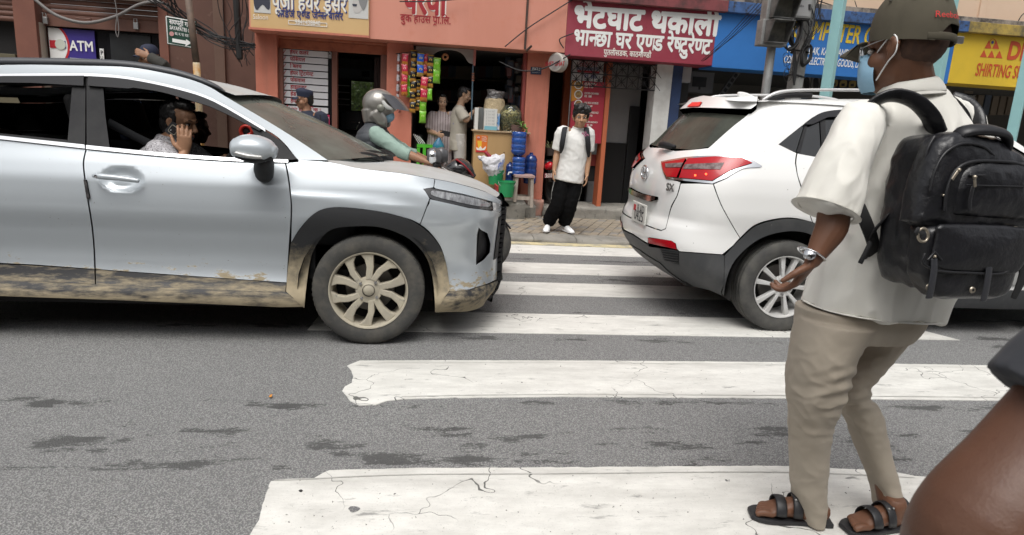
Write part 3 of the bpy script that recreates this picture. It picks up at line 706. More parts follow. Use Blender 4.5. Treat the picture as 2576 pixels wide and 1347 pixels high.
def wheel(root, c, r, w, mtT, mtR, kind, rimr, off=.0):
    # axle along y, outer face towards -y
    wt = bpy.data.objects.new('wheel', None); COL.objects.link(wt); wt.parent = root; wt.location = V(c)-base(root)
    LOC[0] = True
    Mx = Matrix.Rotation(R(90), 3, 'X')             # z of the profile -> -y
    h = w/2; prof = [(rimr*.985, h*.7), (rimr*1.01, h*.93), (rimr*1.10, h*1.02), (r*.86, h*1.04), (r*.935, h*.99), (r*.965, h*.93), (r*.985, h*.86), (r*.993, h*.62), (r*.975, h*.60), (r*.975, h*.56), (r*1.0, h*.54), (r, h*.22), (r*.975, h*.2), (r*.975, h*.14), (r, h*.12)]
    prof = prof+[(a, -b) for a, b in prof[::-1]]
    MB().lathe(prof, 72, M=Mx).build('tyre', mtT, wt, auto=35)
    # tread blocks on the shoulder
    tb = MB()
    for k in range(64):
        a = 2*math.pi*k/64
        for q in (-1, 1):
            Mr = Matrix.Rotation(a, 3, 'Y'); tb.add([Mr @ V((x*.008, q*h*y, z)) for x, y, z in ((-1, .99, r*.93), (1, .99, r*.93), (1.2, .86, r*.992), (-1.2, .86, r*.992), (-1, .9, r*.9), (1, .9, r*.9))], [(0, 1, 2, 3), (0, 3, 4), (1, 5, 2)])
    tb.build('tread_blocks', mtT, wt, kind='stuff')
    yo = -h*.80
    MB().lathe([(rimr*1.0, -yo+.012), (rimr*1.005, -yo+.02), (rimr*.975, -yo+.018), (rimr*.94, -yo+.0), (rimr*.92, -yo-.05), (rimr*.9, -yo-.16)], 64, M=Mx).build('rim', mtR, wt, auto=40)
    MB().lathe([(.001, -yo-.10), (rimr*.62, -yo-.10), (rimr*.64, -yo-.115)], 40, M=Mx).build('brake_disc', mat('brake_steel', (.16, .15, .14), .5, .6), wt, auto=40)
    MB().lathe([(.001, -yo-.165), (rimr*.93, -yo-.16)], 40, M=Mx).build('wheel_back', DARK, wt)
    def flat(poly, y0, y1, nm='spoke', mt=mtR, bev=.006):
        return MB().prism(poly, lambda p: V((p[0], y1, p[1])), lambda p: V((p[0], y0, p[1]))).build(nm, mt, wt, bevel=bev)
    def pol(rad, a): return (rad*math.sin(a), rad*math.cos(a))
    if kind == 'swirl':
        for k in range(5):
            a = 2*math.pi*k/5+R(12)
            def q(rad, d): return pol(rimr*rad, a+R(d))
            flat([q(.28, -6), q(.28, 26), q(.60, 25), q(.80, 31), q(.965, 40), q(.965, 19), q(.80, 17), q(.60, 9)], yo-.004, yo+.045)
            flat([q(.28, -30), q(.28, 4), q(.60, -1), q(.80, -4), q(.965, -6), q(.965, -26), q(.80, -20), q(.60, -18)], yo-.004, yo+.045)
        nb, cr = 4, .27
    else:
        for k in range(5):
            for sg in (-1, 1):
                a = 2*math.pi*k/5+R(6)
                def q(rad, d): return pol(rimr*rad, a+R(d)*sg)
                flat([q(.22, 2), q(.24, 26), q(.50, 21), q(.96, 19.5), q(.96, 9.5), q(.50, 8)], yo-.003, yo+.042)
        nb, cr = 5, .24
    MB().lathe([(rimr*.16, -yo+.010), (rimr*.20, -yo+.002), (rimr*.33, -yo+.0), (rimr*.35, -yo-.03)], 40, M=Mx).build('hub', mtR, wt, auto=40)
    MB().lathe([(.0005, -yo+.010), (rimr*.13, -yo+.009), (rimr*.145, -yo+.003)], 32, M=Mx).build('centre_cap', mtR if kind == 'swirl' else BLK, wt, smooth=True)
    for k in range(nb):
        a = 2*math.pi*k/nb+R(40); p = pol(rimr*cr, a)
        MB().lathe([(.0005, .02), (.009, .018), (.011, 0), (.017, -.004)], 8, c=(p[0], yo+.004, p[1]), M=Mx).build('wheel_nut', STEEL, wt)
    LOC[0] = False
    return wt
def emblem(root, par, pts_list, c, sc, nrm_y, mt, name='emblem'):
    mb = MB()
    for pl in pts_list: mb.prism(pl, lambda p: V((c[0]+p[0]*sc, c[1], c[2]+p[1]*sc)), lambda p: V((c[0]+p[0]*sc, c[1]+nrm_y, c[2]+p[1]*sc)))
    return mb.build(name, mt, par)

# ---- silver car
def h_dust(z0, z1, amt, sc, st, thr=.5, soft=.05):
    md = mud(z0, z1, amt, sc, st, thr=thr, soft=soft)
    def h(nt, b, c):
        dd = noi(nt, 55, 3, .6); sp = ramp(nt, dd, .73, .745)              # tiny dark specks of road dirt
        c = mixc(nt, sp, c, (.12, .11, .10)); return md(nt, b, c)
    return h
SILV = mat('silver_paint', (.49, .53, .56), .28, .4, coat=.4, hook=h_dust(.26, .80, .60, 15, (.55, 1, 1.5), .50, .03))
SILV2 = mat('silver_paint_clean', (.46, .50, .53), .32, .25, coat=.25)
HOODM = mat('dusty_silver_paint', (.46, .48, .48), .6, .0, coat=.12, col2=(.38, .37, .34), scale=2.5, rng=(.35, .7))
CLAD = mat('muddy_cladding', (.022, .022, .024), .55, hook=mud(.15, .55, .55, 22, (.28, 1, 1.5), thr=.29, soft=.11))
SILL = mat('muddy_sill', (.022, .022, .024), .6, bump=.4, bscale=40, hook=mud(.1, .46, .55, 20, (.28, 1, 1.4), thr=.24, soft=.12))
ARCH = mat('muddy_arch', (.022, .023, .025), .55, hook=mud(.2, .85, 1.0, 9, (1, 1, 1), thr=.52, soft=.18))
TYRE = mat('dusty_tyre', (.05, .049, .046), .85, col2=(.105, .097, .08), scale=7, rng=(.45, .72), col3=(.04, .04, .04), scale3=16, bump=.2, bscale=70)
RIMM = mat('mud_caked_rim', (.44, .40, .31), .7, .1, col2=(.34, .31, .25), scale=8, col3=(.22, .21, .19), scale3=22, rng3=(.6, .7), bump=.3, bscale=40)
WSH = glass('windscreen_glass', (.34, .38, .36), 0, rough=.08, dirt=.85, dcol=(.17, .178, .155))
TINT = glass('clear_side_glass', (.6, .62, .62), 0, dirt=.05)
INT = mat('cabin_black', (.010, .010, .011), .8)
SEAT = mat('seat_fabric', (.02, .02, .021), .85)
Y0 = 4.02
sk = Skin(Y0, 1.79, 1, [(.1, .40), (.2, .45), (.33, .52), (.48, .52), (.65, .525), (.8, .53), (.90, .525), (.96, .49), (1.01, .44), (1.04, .42)], .62, 2.5,
          [(.1, .09), (.2, .03), (.29, .0), (.36, .055), (.5, .090), (.66, .052), (.82, .0), (.95, .016), (1.05, .048), (1.14, .085), (1.3, .14), (1.5, .20), (1.6, .23), (1.7, .27)], -3.35, .55)
car = thing('silver_car', 'mud-splashed silver SUV with its driver window down, stopped over the crossing', 'car', (-1.65, Y0+.9, 0))
SP = lambda name, poly, mt, **k: panel(sk, name, poly, mt, car, **k)
gapB = [(208, 378), (203, 400), (202, 421), (207, 460), (214, 503), (222, 545), (228, 582), (233, 630), (236, 679)]
gB = lambda dx, a=0, b=None: [(u+dx, v) for u, v in gapB[a:b]]
gapF = [(714, 412), (720, 440), (726, 480), (730, 520), (729, 570), (726, 620), (721, 712)]
belt_r = [(-330, 322), (0, 353), (205, 376)]; belt_f = [(212, 378), (409, 397), (560, 409), (714, 413)]
dh_out = Cv((219, 444), (225, 436), (250, 434), (278, 431), (310, 432), (335, 442), (347, 456), (342, 470), (322, 480), (295, 482), (272, 474), (258, 463), (232, 459), (219, 450))
hx = P(294, 455, Y0)
def recess(x, z):
    f = 1-((x-hx.x)/.125)**2-((z-hx.z)/.075)**2
    f = max(0, min(1, f*1.25)); return -.026*f*f*(3-2*f)
SP('front_door', [Cv(*gB(2)), (300, 684), (500, 698), (719, 713), Cv(*[(u-1.5, v) for u, v in gapF[::-1]]), Cv(*belt_f[::-1])], SILV, h=.018,
   offf=lambda q, z: recess(sk.pos(q, z).x, z))
SP('rear_door', [(-330, 322), Cv(*belt_r[1:]), Cv(*gB(-2)), (85, 668), (0, 664), (-60, 656), Cv((-95, 640), (-130, 590), (-190, 550), (-260, 535), (-330, 540))], SILV)
SP('door_cladding', [(239, 681), (300, 686), (500, 700), (719, 715), (717, 739), (500, 731), (240, 719)], CLAD, off=.004)
SP('door_cladding', [(-62, 659), (0, 667), (85, 671), (235, 681), (237, 718), (0, 708), (-70, 702)], CLAD, off=.004)
SP('sill', [(-90, 704), (0, 710), (240, 721), (500, 733), (717, 741), (744, 742), (764, 772), (705, 773), (500, 764), (240, 754), (0, 746), (-90, 742)], SILL, off=.012, th=.05)
SP('front_fender', [Cv(*[(u+2.5, v) for u, v in gapF[:5]]), (731, 611), Cv((731, 612), (752, 579), (781, 547), (810, 530), (851, 525), (912, 530), (974, 540), (1034, 556)), (1056, 567), (1080, 503), (1072, 489), (1064, 478), (1090, 474), (1093, 453),
   Cv((1093, 453), (1015, 440), (955, 433), (892, 425), (830, 411), (748, 404)), (748, 410), (722, 412)], SILV,
   offf=lambda q, z: .010*math.exp(-((z-.905-.05*(q-.6))/.035)**2)*max(0, min(1, (q+.1)*4)))
arch_o = [(731, 613), (752, 580), (781, 548), (810, 531), (851, 526), (912, 531), (974, 541), (1036, 558), (1077, 585), (1106, 622), (1122, 671), (1129, 724), (1130, 735)]
arch_i = [(1093, 784), (1092, 750), (1087, 700), (1073, 650), (1044, 613), (1007, 589), (953, 572), (892, 570), (838, 576), (810, 597), (785, 638), (775, 690), (769, 742), (766, 774)]
SP('arch_cladding', [(722, 700), (728, 640), Cv(*arch_o), (1093, 784), Cv(*arch_i), (720, 740)], ARCH, off=.016, th=.07, h=.03)
SP('hood_side', [(1095, 453.5), Cv((1095, 453.5), (1138, 461), (1221, 482), (1264, 503)), ('s', sk.smin, .925), ('s', sk.smin, .862), (1266, 513), (1236, 506), (1171, 491), (1097, 477), (1092, 474)], SILV2, join=True, h=.03)
fog = [(1200, 593), (1205, 574), (1212, 580), (1227, 587), (1235, 613), (1233, 634), (1217, 654), (1198, 667)]
SP('front_bumper', [(1058, 568), (1082, 505), (1100, 509), (1180, 526), (1237, 531), ('s', sk.smin, .86), ('s', sk.smin, .36), (1259, 695), (1221, 715), (1180, 729), (1132, 735), Cv((1131, 724), (1124, 671), (1108, 622), (1079, 585), (1058, 569))], SILV, holes=[fog], join=True, h=.03)
SP('bumper_cladding', [(1132, 737), (1180, 731), (1221, 717), (1258, 698), ('s', sk.smin, .345), ('s', sk.smin, .18), (1255, 742), (1221, 766), (1171, 781), (1094, 785), (1112, 750)], SILL, off=.012, join=True, th=.05)
SP('fog_vent', fog, mat('speckled_vent', (.03, .03, .032), .6, col3=(.42, .38, .3), scale3=45, rng3=(.6, .66)), off=-.035)
SP('front_valance', [('s', -.5, .86), ('s', sk.smin, .86), ('s', sk.smin, .2), ('s', -.5, .2)], BLK, off=-.03, join=True)
SP('grille', [('s', -.75, .80), ('s', sk.smin, .80), ('s', sk.smin, .52), ('s', -.72, .50)], BLK, off=.006, join=True)
hl = Cv((1066, 479), (1068, 488), (1078, 499), (1100, 508), (1180, 524), (1236, 528), (1238, 518), (1232, 507), (1171, 492), (1097, 478), (1072, 475), (1066, 479))
SP('headlight', [hl], mat('headlight_black', (.02, .02, .022), .15, coat=1), off=-.002)
SP('headlight_lens', [Cv((1085, 484), (1092, 497), (1180, 517), (1228, 521), (1226, 509), (1171, 496), (1100, 484), (1085, 484))], mat('headlight_lens', (.34, .35, .36), .2, .2, col2=(.12, .12, .13), scale=25, stretch=(2, 1, .6), coat=1), off=.003, th=.004)
SP('running_light', [(1240, 508), (1266, 514), (1264, 540), (1242, 529)], mat('drl_lens', (.55, .56, .57), .15, .1, coat=1), off=.0)
SP('indicator_vent', [(201+4, 456), (212, 456), (222, 503), (214, 504)], CHROME, off=.012, th=.01, far=False)
SP('belt_trim', [(-330, 312), (0, 345), (206, 367), (207, 377), (0, 354), (-330, 322)], CHROME, off=.012)
SP('belt_trim', [Cv((210, 368), (409, 388), (589, 401), (722, 405)), Cv((722, 412), (589, 409), (409, 397), (210, 378))], CHROME, off=.012)
drip = [(-330, 202), (-150, 188), (0, 184), (205, 183), (315, 192), (441, 218), (535, 250), (645, 313), (664, 326)]
dl = lambda d: [(u, v+d) for u, v in drip]
SP('drip_trim', [Cv(*dl(1)), Cv(*dl(8)[::-1])], CHROME, off=.014, h=.02)
SP('window_visor', [(214, 192), Cv((214, 192), (315, 200), (441, 226), (535, 258), (655, 328)), Cv((650, 332), (538, 276), (472, 254), (400, 233), (330, 222)), (318, 224), (214, 217)], mat('smoke_visor', (.022, .022, .025), .4, spec=.3), off=.022, th=.012)
SP('window_visor', [(-300, 205), (0, 192), (203, 191), (203, 217), (75, 210), (0, 209), (-300, 226)], mat('smoke_visor', (.022, .022, .025), .4, spec=.3), off=.022, th=.012)
SP('door_pillar', [(206, 190), (252, 194), (249, 215), (256, 290), (268, 374), (210, 369)], BLK, off=.004, far=False)
SP('door_pillar', [(165, 190), (204, 190), (206, 368), (161, 363), (170, 217)], BLK, off=.004, far=False)
SP('far_rear_glass', [(-330, 226), (0, 209), (255, 217), (262, 374), (0, 344), (-330, 313)], mat('far_black_glass', (.006, .006, .007), .1), off=-.01, th=.004, far=True)  # opaque black pane stands in for the darkness inside the cabin
bpy.data.objects.remove(bpy.data.objects['far_rear_glass'])
SP('mirror_sail', [(625, 320), (660, 327), (704, 356), (745, 403), (722, 405), (588, 400), (640, 345)], BLK, off=.006)
SP('roof_side', [Cv((-330, 175), (0, 160), (200, 162), (315, 166), (409, 182), (472, 198), (520, 217), (553, 237)), Cv((553, 237), (660, 300), (742, 351), (822, 405)), (748, 404), Cv((742, 399), (715, 365), (690, 342), (664, 326)), Cv(*[(u, v-.5) for u, v in drip[::-1]])], SILV2)
SP('quarter_window', [(-330, 305), (0, 336), (161, 352), (160, 361), (0, 344), (-330, 313)], glass('rear_side_glass', (.10, .105, .11), 0), off=-.012, th=.004, far=False)
# rear part, mostly outside the picture
SP('rear_quarter', [(-332, 322), (-332, 540), Cv((-338, 540), (-400, 560), (-445, 610), (-470, 700)), M(-3.6, .3), M(-3.75, .6), M(-3.78, 1.0), M(-3.7, 1.25), M(-3.35, 1.62), (-332, 175), (-332, 205), (-332, 226)], SILV)
xr = -2.96
SP('arch_cladding', [Cv(*[M(xr+.44*math.cos(t), .36+.44*math.sin(t)) for t in np.linspace(0, math.pi, 11)]), Cv(*[M(xr+.37*math.cos(t), .36+.37*math.sin(t)) for t in np.linspace(math.pi, 0, 11)])], ARCH, off=.018, th=.07)
def endcap(sk_, zs, q, mt, root, name='tail_panel', bulge=.06):
    e = [sk_.pos(q(z), z) for z in zs]; across(name, e, sk_.y0+sk_.B, mt, root, lambda t: (-sk_.d*bulge, 0), 12)
endcap(sk, list(np.linspace(.25, 1.6, 14)), lambda z: sk.inv(-3.74+max(0, z-1.05)*.72, z)[0], SILV, car)
yc = Y0+.895
roof_e = [V((p[0], Y0+.285, p[1])) for p in cat([(-3.4, 1.55), (-2.9, 1.60), (-2.2, 1.615), (-1.75, 1.60), (-1.45, 1.565), (-1.20, 1.50)], 5)]
across('roof', roof_e, yc, HOODM, car, lambda t: (.10*t**3, .035), 16)
ra = [P(u, v, Y0+.30) for u, v in ((-330, 168), (-150, 155), (0, 152), (200, 155), (315, 161), (409, 176), (472, 191), (530, 212), (560, 227))]
for sgn in (0, 1):
    pts = [V((p.x, 2*yc-p.y, p.z)) if sgn else p for p in ra]
    MB().tube(pts, [(.03, .02), (.03, .028), (.03, .028), (.03, .028), (.03, .028), (.03, .028), (.03, .024), (.025, .016), (.01, .004)], 10, 5, side=(0, 1, 0)).build('roof_rail', mat('rail_grey', (.055, .058, .065), .45), car, smooth=True)
wa = [P(u, v, Y0+.30-.15*t) for (u, v), t in zip(((553, 237), (606, 267), (660, 300), (742, 351), (822, 405)), (0, .2, .4, .7, 1))]
across('windscreen', [V(q) for q in cat([tuple(p) for p in wa], 4)], yc, WSH, car, lambda t: (.10+.22*t, .035), 16)
he = [sk.pos(*sk.par(u, v))+V((0, .004, .002)) for u, v in ((770, 404), (800, 407), (840, 413), (892, 426), (955, 433), (1015, 440), (1093, 453), (1138, 461), (1190, 473), (1221, 482), (1250, 495))]
across('hood', [V(q) for q in cat([tuple(p) for p in he], 4)], yc, HOODM, car, lambda t: (.06*t*t, .035*(1-t**4)), 20)
cw = [P(u, v, Y0+.14) for u, v in ((690, 395), (760, 403), (822, 408), (860, 417))]
across('cowl', cw, yc, BLK, car, lambda t: (.14, -.01), 10)
for k, (a, b) in enumerate((((-.62, Y0+.35, 1.175), (-.30, Y0+1.0, 1.155)), ((-.55, Y0+.9, 1.18), (-.30, Y0+1.5, 1.155)))):
    MB().tube([a, V(a).lerp(V(b), .5)+V((.06, 0, .02)), b], [.014, .02, .012], 6, 3).build('wiper', BLK, car)
MB().tube([(-.50, Y0+.42, 1.145), (-.46, Y0+.5, 1.17), (-.38, Y0+.6, 1.16), (-.34, Y0+.75, 1.13)], [.015, .022, .022, .012], 8, 3).build('wiper_linkage', BLK, car)
# mirror, handle
mp = [P(u, v, Y0-.14) for u, v in ((592, 379), (612, 378), (640, 380), (668, 384), (684, 388))]
s_ = pxm(mp[2])
MB().tube([mp[0]+V((-.0, 0, 0)), mp[1], mp[2], mp[3], mp[4]], [(.09, 27*s_), (.10, 34*s_), (.10, 35*s_), (.085, 29*s_), (.05, 18*s_)], 18, 4, side=(0, 1, 0), kr=.6).build('mirror', SILV2, car, smooth=True)
MB().tube([P(590, 392, Y0-.24), P(620, 400, Y0-.245), P(652, 403, Y0-.24)], [(.02, 5*s_), (.022, 6*s_), (.018, 5*s_)], 8, 2, side=(0, 1, 0)).build('mirror_indicator', mat('clear_lens', (.45, .45, .43), .2, .2, coat=1), car, smooth=True)
MB().tube([P(598, 396, Y0-.13), P(640, 408, Y0-.13), P(682, 400, Y0-.13)], [(.08, 9*s_), (.085, 10*s_), (.05, 6*s_)], 12, 3, side=(0, 1, 0)).build('mirror_underside', BLK, car, smooth=True)
MB().tube([P(662, 405, Y0-.10), P(660, 425, Y0-.04), P(661, 442, Y0+.0)], [(.06, 20*s_), (.06, 26*s_), (.05, 24*s_)], 14, 3, side=(0, 1, 0)).build('mirror_foot', BLK, car, smooth=True)
ha = [P(u, v, Y0-.035) for u, v in ((228, 446), (246, 448), (290, 452), (338, 459))]
MB().tube([ha[0]+V((0, .01, 0)), ha[1], ha[2], ha[3]+V((0, .01, 0))], [(.014, .014), (.016, .017), (.015, .016), (.012, .013)], 10, 4, side=(0, 1, 0)).build('door_handle', SILV2, car, smooth=True)
MB().lathe([(.0005, .004), (.008, .003), (.01, 0)], 12, c=P(233, 448, Y0-.052), M=Matrix.Rotation(R(90), 3, 'X')).build('door_lock', CHROME, car)
# wheels and underside
wheel(car, (-.362, Y0+.13, .348), .348, .215, TYRE, RIMM, 'swirl', .244)
wheel(car, (-2.96, Y0+.13, .348), .348, .215, TYRE, RIMM, 'swirl', .244)
for x in (-.362, -2.96):
    w2 = wheel(car, (x, 2*yc-Y0-.13, .348), .348, .215, TYRE, RIMM, 'swirl', .244); w2.rotation_euler.z = math.pi
MB().bb((-3.6, Y0+.16, .20), (-.82, 2*yc-Y0-.22, .42)).bb((.05, Y0+.3, .22), (.35, 2*yc-Y0-.3, .5)).bb((-.82, Y0+.45, .2), (.05, 2*yc-Y0-.45, .9)).build('underbody', DARK, car)
def liner(xc, y0_, r=.43):
    pts = [(xc+r*math.cos(t), .36+r*math.sin(t)) for t in np.linspace(-.3, math.pi+.3, 16)]
    return [[V((a, y0_, b)), V((a, y0_+.42, b))] for a, b in pts]
for xc in (-.362, -2.96):
    [MB().grid(liner(xc, y_)).build('wheel_liner', DARK, car) for y_ in (Y0+.02, 2*yc-Y0-.44)]
# cabin
MB().bb((-3.5, Y0+.12, .42), (-.5, 2*yc-Y0-.12, .46)).build('cabin_floor', INT, car)
MB().bb((-.84, Y0+.14, .6), (-.45, 2*yc-Y0-.14, 1.10)).build('dashboard', INT, car, bevel=.05)
across('headliner', [p+V((0, .03, -.05)) for p in roof_e], yc, INT, car, lambda t: (.06*t**3, .01), 8)
for y in (Y0+.12, 2*yc-Y0-.15): MB().bb((-3.4, y, .4), (-.7, y+.03, 1.10)).build('door_trim', INT, car)
MB().bb((-3.55, Y0+.2, .5), (-3.45, 2*yc-Y0-.2, 1.2)).build('rear_bulkhead', INT, car)
for y in (Y0+.48, Y0+1.30):
    st = bpy.data.objects.new('seat', None); COL.objects.link(st); st.parent = car; st.location = V((-1.75, y, .46))-base(car)
    MB().tube([(-2.05, y, .62), (-1.55, y, .66)], [(.25, .08), (.25, .09)], 12, 3, side=(0, 1, 0)).build('cushion', SEAT, st, smooth=True)
    MB().tube([(-1.98, y, .66), (-2.06, y, .95), (-2.16, y, 1.20)], [(.25, .09), (.25, .08), (.19, .06)], 12, 4, side=(0, 1, 0)).build('backrest', SEAT, st, smooth=True)
    MB().tube([(-2.17, y, 1.27), (-2.21, y, 1.42)], [(.13, .055), (.12, .05)], 12, 3, side=(0, 1, 0)).build('headrest', SEAT, st, smooth=True)
MB().tube([(-2.9, Y0+.9, .6), (-3.1, Y0+.9, 1.15)], [(.65, .1), (.6, .08)], 12, 3, side=(0, 1, 0)).build('rear_bench', SEAT, car, smooth=True)
ct = P(575, 405, Y0+.48); ring = [ct+V((.10*math.cos(t)*.5-.03, .17*math.sin(t), -.10+.16*math.cos(t))) for t in np.linspace(0, 2*math.pi, 25)]
MB().tube(ring, .014, 8, cap=None).build('steering_wheel', INT, car, smooth=True)
sb = [P(u, v, Y0+.30+i*.07) for i, (u, v) in enumerate(((262, 305), (330, 340), (395, 372), (450, 420)))]
MB().tube(sb, [(.004, .03)]*4, 6, 3, side=(0, 1, 0)).build('seat_belt', mat('belt_web', (.03, .032, .035), .7), car, smooth=True)
SP('far_window', [(250, 222), (324, 221), (472, 254), (538, 276), (640, 330), (588, 400), (409, 388), (268, 374)], TINT, off=-.012, th=.004, far=True).hide_render = False
bpy.data.objects.remove(bpy.data.objects['far_window'])                    # near window is wound down
# the road falls away towards the far kerb and the car leans with it
_t = R(-2.0); _p = V((0, Y0+.13, 0)); _l = car.location-_p
car.rotation_euler.x = _t; car.location = _p+Matrix.Rotation(_t, 3, 'X') @ _l
# ---- white car
WHT = mat('white_paint', (.80, .80, .785), .32, coat=.9, hook=h_dust(.2, .8, .25, 10, (1, 1, 1), .6, .03))
CLW = mat('scuffed_cladding', (.045, .047, .05), .55, col2=(.085, .085, .085), scale=5, rng=(.45, .75), stretch=(1, 1, .6), col3=(.16, .15, .14), scale3=30, rng3=(.66, .74))
PRIV = mat('privacy_glass', (.010, .011, .012), .04, coat=1)
TAIL = mat('tail_red', (.40, .005, .012), .2, spec=.4, coat=.25)
RIMS = mat('silver_alloy', (.62, .62, .61), .4, .25, col2=(.50, .49, .47), scale=8)
TYR2 = mat('worn_tyre', (.05, .049, .048), .85, col2=(.095, .092, .082), scale=6, bump=.2, bscale=70)
Y1 = 4.44
sw = Skin(Y1, 1.78, -1, [(.15, 2.2), (.25, 2.05), (.30, 1.95), (.38, 1.84), (.5, 1.745), (.62, 1.705), (.72, 1.72), (.80, 1.755), (.95, 1.755), (1.05, 1.765), (1.16, 1.80), (1.26, 1.86), (1.35, 1.94), (1.5, 2.06), (1.66, 2.20), (1.75, 2.26)], .52, 2.9,
          [(.15, .08), (.28, .02), (.4, .0), (.55, .02), (.7, .03), (.9, .0), (1.0, .0), (1.1, .012), (1.22, .05), (1.35, .11), (1.5, .175), (1.62, .24), (1.72, .31)], 5.25, .85)
wc = thing('white_car', 'clean white SUV seen from behind with lit brake lamps and number plate', 'car', (3.9, Y1+.89, 0))
WP = lambda name, poly, mt, **k: panel(sw, name, poly, mt, wc, **k)
sm = sw.smin
wbelt = [(1958, 365), (2004, 385), (2069, 396), (2140, 402)]
warch_o = [(1822, 642), (1862, 600), (1897, 569), (1943, 554), (1993, 550), (2049, 562), (2092, 590), (2120, 635), (2130, 700), (2132, 735)]
warch_i = [(1822, 742), (1827, 700), (1846, 656), (1887, 615), (1933, 590), (1993, 580), (2044, 592), (2085, 630), (2100, 690), (2104, 735)]
WP('quarter_panel', [(1786, 370), Cv((1786, 370), (1840, 322), (1880, 290), (1906, 262), (1907, 254)), (2000, 250), (2186, 250), (2186, 262), Cv((2140, 277), (2080, 281), (2049, 293), (2024, 311), (1990, 338), (1958, 364)), (2003, 386), Cv((2000, 412), (2005, 440), (2013, 468), (2028, 515), (2043, 560)), Cv((2040, 558), (1993, 548), (1943, 552), (1897, 567), (1862, 598)), Cv((1862, 598), (1845, 570), (1815, 515), (1796, 464)), Cv((1828, 450), (1868, 427), (1915, 421)), Cv((1917, 418), (1890, 402), (1868, 394), (1745, 393)), (1762, 388)], WHT, h=.03)
WP('rear_door', [(2006, 387), Cv((2006, 387), (2069, 398), (2140, 404)), M(3.62, 1.262), M(3.62, 1.0), M(3.62, .37), (2134, 705), Cv((2130, 660), (2115, 612), (2090, 580), (2048, 561)), Cv((2045, 560), (2030, 515), (2016, 468), (2007, 440), (2003, 412))], WHT)
WP('front_door', [M(3.63, 1.262), M(4.72, 1.20), M(4.68, .37), M(3.63, .37)], WHT)
WP('front_fender', [M(4.73, 1.2), M(5.9, 1.0), M(6.0, .5), M(5.62, .36), Cv(*[M(5.19+.43*math.cos(t), .36+.43*math.sin(t)) for t in np.linspace(0, math.pi, 11)]), M(4.69, .37)], WHT)
tg_l = [(1786, 372), (1775, 380), (1760, 390), (1757, 394)]
TGB = .575
WP('tailgate', [(1786, 373), (1760, 391), (1745, 396), (1664, 408), (1668, 430), (1676, 449), (1711, 459), Cv((1711, 461), (1702, 493), (1688, 519), (1678, 560), (1674, 575)), (1664, 579), ('s', sm, sw.par(1664, 579)[1]), ('s', sm, sw.par(1740, 378)[1]-.01), (1700, 381), (1740, 378)], WHT, join=True, h=.03)
WP('rear_glass', [(1786, 368), Cv((1786, 366), (1830, 328), (1882, 290)), (1840, 287), ('s', sm, 1.60), ('s', sm, sw.par(1740, 378)[1]-.0), (1740, 376)], glass('dusty_rear_glass', (.06, .06, .06), 0, rough=.1, dirt=.72, dcol=(.105, .112, .092)), off=-.006, join=True)
WP('rear_bumper', [(1676, 577), Cv((1676, 577), (1690, 525), (1706, 492), (1714, 463)), (1760, 463), (1794, 465), Cv((1794, 466), (1813, 516), (1843, 571), (1860, 599)), (1843, 618), (1816, 640), (1710, 632), (1704, 626), (1701, 613), (1690, 606), (1634, 597), (1632, 612), ('s', sm, sw.par(1632, 612)[1]+.015), ('s', sm, sw.par(1664, 580)[1]-.006), (1664, 582)], WHT, join=True, off=.004, h=.03)
WP('bumper_cladding', [(1631, 615), (1632, 600), (1634, 620), (1703, 630), (1710, 634), (1816, 642), (1822, 643), (1829, 690), (1817, 742), (1786, 728), (1715, 712), (1654, 692), ('s', sm, .30), ('s', sm, sw.par(1632, 614)[1]+.013)], CLW, join=True, off=.008, th=.04)
WP('reflector', [(1632, 598), (1690, 606), (1701, 613), (1704, 627), (1634, 611)], TAIL, off=.010)
fg = MB()
WP('fog_grille', [(1664, 627), (1709, 634), (1710, 665), (1676, 655)], BLK, off=.011)
for k in range(5):
    v = 634+k*6; WP('grille_bar', [(1666+k*2, v-6), (1709, v+1), (1709, v+2.5), (1667+k*2, v-4)], CLW, off=.016, th=.01, far=False)
WP('diffuser', [('s', sm, .44), ('s', sm, .28), ('s', sm+.5, .28), ('s', sm+.42, .42)], mat('grey_diffuser', (.10, .10, .10), .6), off=.014, join=True)
WP('arch_cladding', [Cv(*warch_o), (2104, 735), Cv(*warch_i[::-1])], CLW, off=.014, th=.07, h=.03)
WP('mud_flap', [(1824, 696), (1816, 744), (1790, 728), (1808, 715)], BLK, off=-.03, th=.015)
WP('arch_cladding', [Cv(*[M(5.19+.44*math.cos(t), .36+.44*math.sin(t)) for t in np.linspace(0, math.pi, 11)]), Cv(*[M(5.19+.37*math.cos(t), .36+.37*math.sin(t)) for t in np.linspace(math.pi, 0, 11)])], CLW, off=.014, th=.07)
WP('sill', [M(3.04, .38), M(4.7, .38), M(4.7, .22), M(3.02, .24)], CLW, off=.01, th=.05)
WP('side_moulding', [M(3.06, .56), M(4.66, .54), M(4.66, .42), M(3.06, .42)], mat('grey_moulding', (.22, .22, .215), .5, col2=(.3, .3, .29), scale=4), off=.012)
WP('tail_chrome', [Cv((1664, 407), (1745, 395), (1867, 394), (1890, 403), (1916, 419)), Cv((1912, 422), (1868, 426), (1826, 449)), (1792, 463), (1677, 451), (1668, 430)], CHROME, off=.006, th=.03)
WP('tail_lamp', [(1668, 412), (1727, 402), (1716, 424), (1706, 448), (1681, 446), (1673, 432)], TAIL, off=.016)
WP('tail_lamp', [(1733, 402), (1800, 397), (1866, 400), (1891, 412), (1862, 421), (1838, 430), (1792, 456), (1712, 449), (1720, 424)], TAIL, off=.016)
WP('reverse_lamp', [(1726, 417), (1822, 413), (1812, 429), (1722, 428)], mat('reverse_lens', (.22, .17, .17), .35, col2=(.10, .06, .06), scale=30, spec=.3), off=.020)
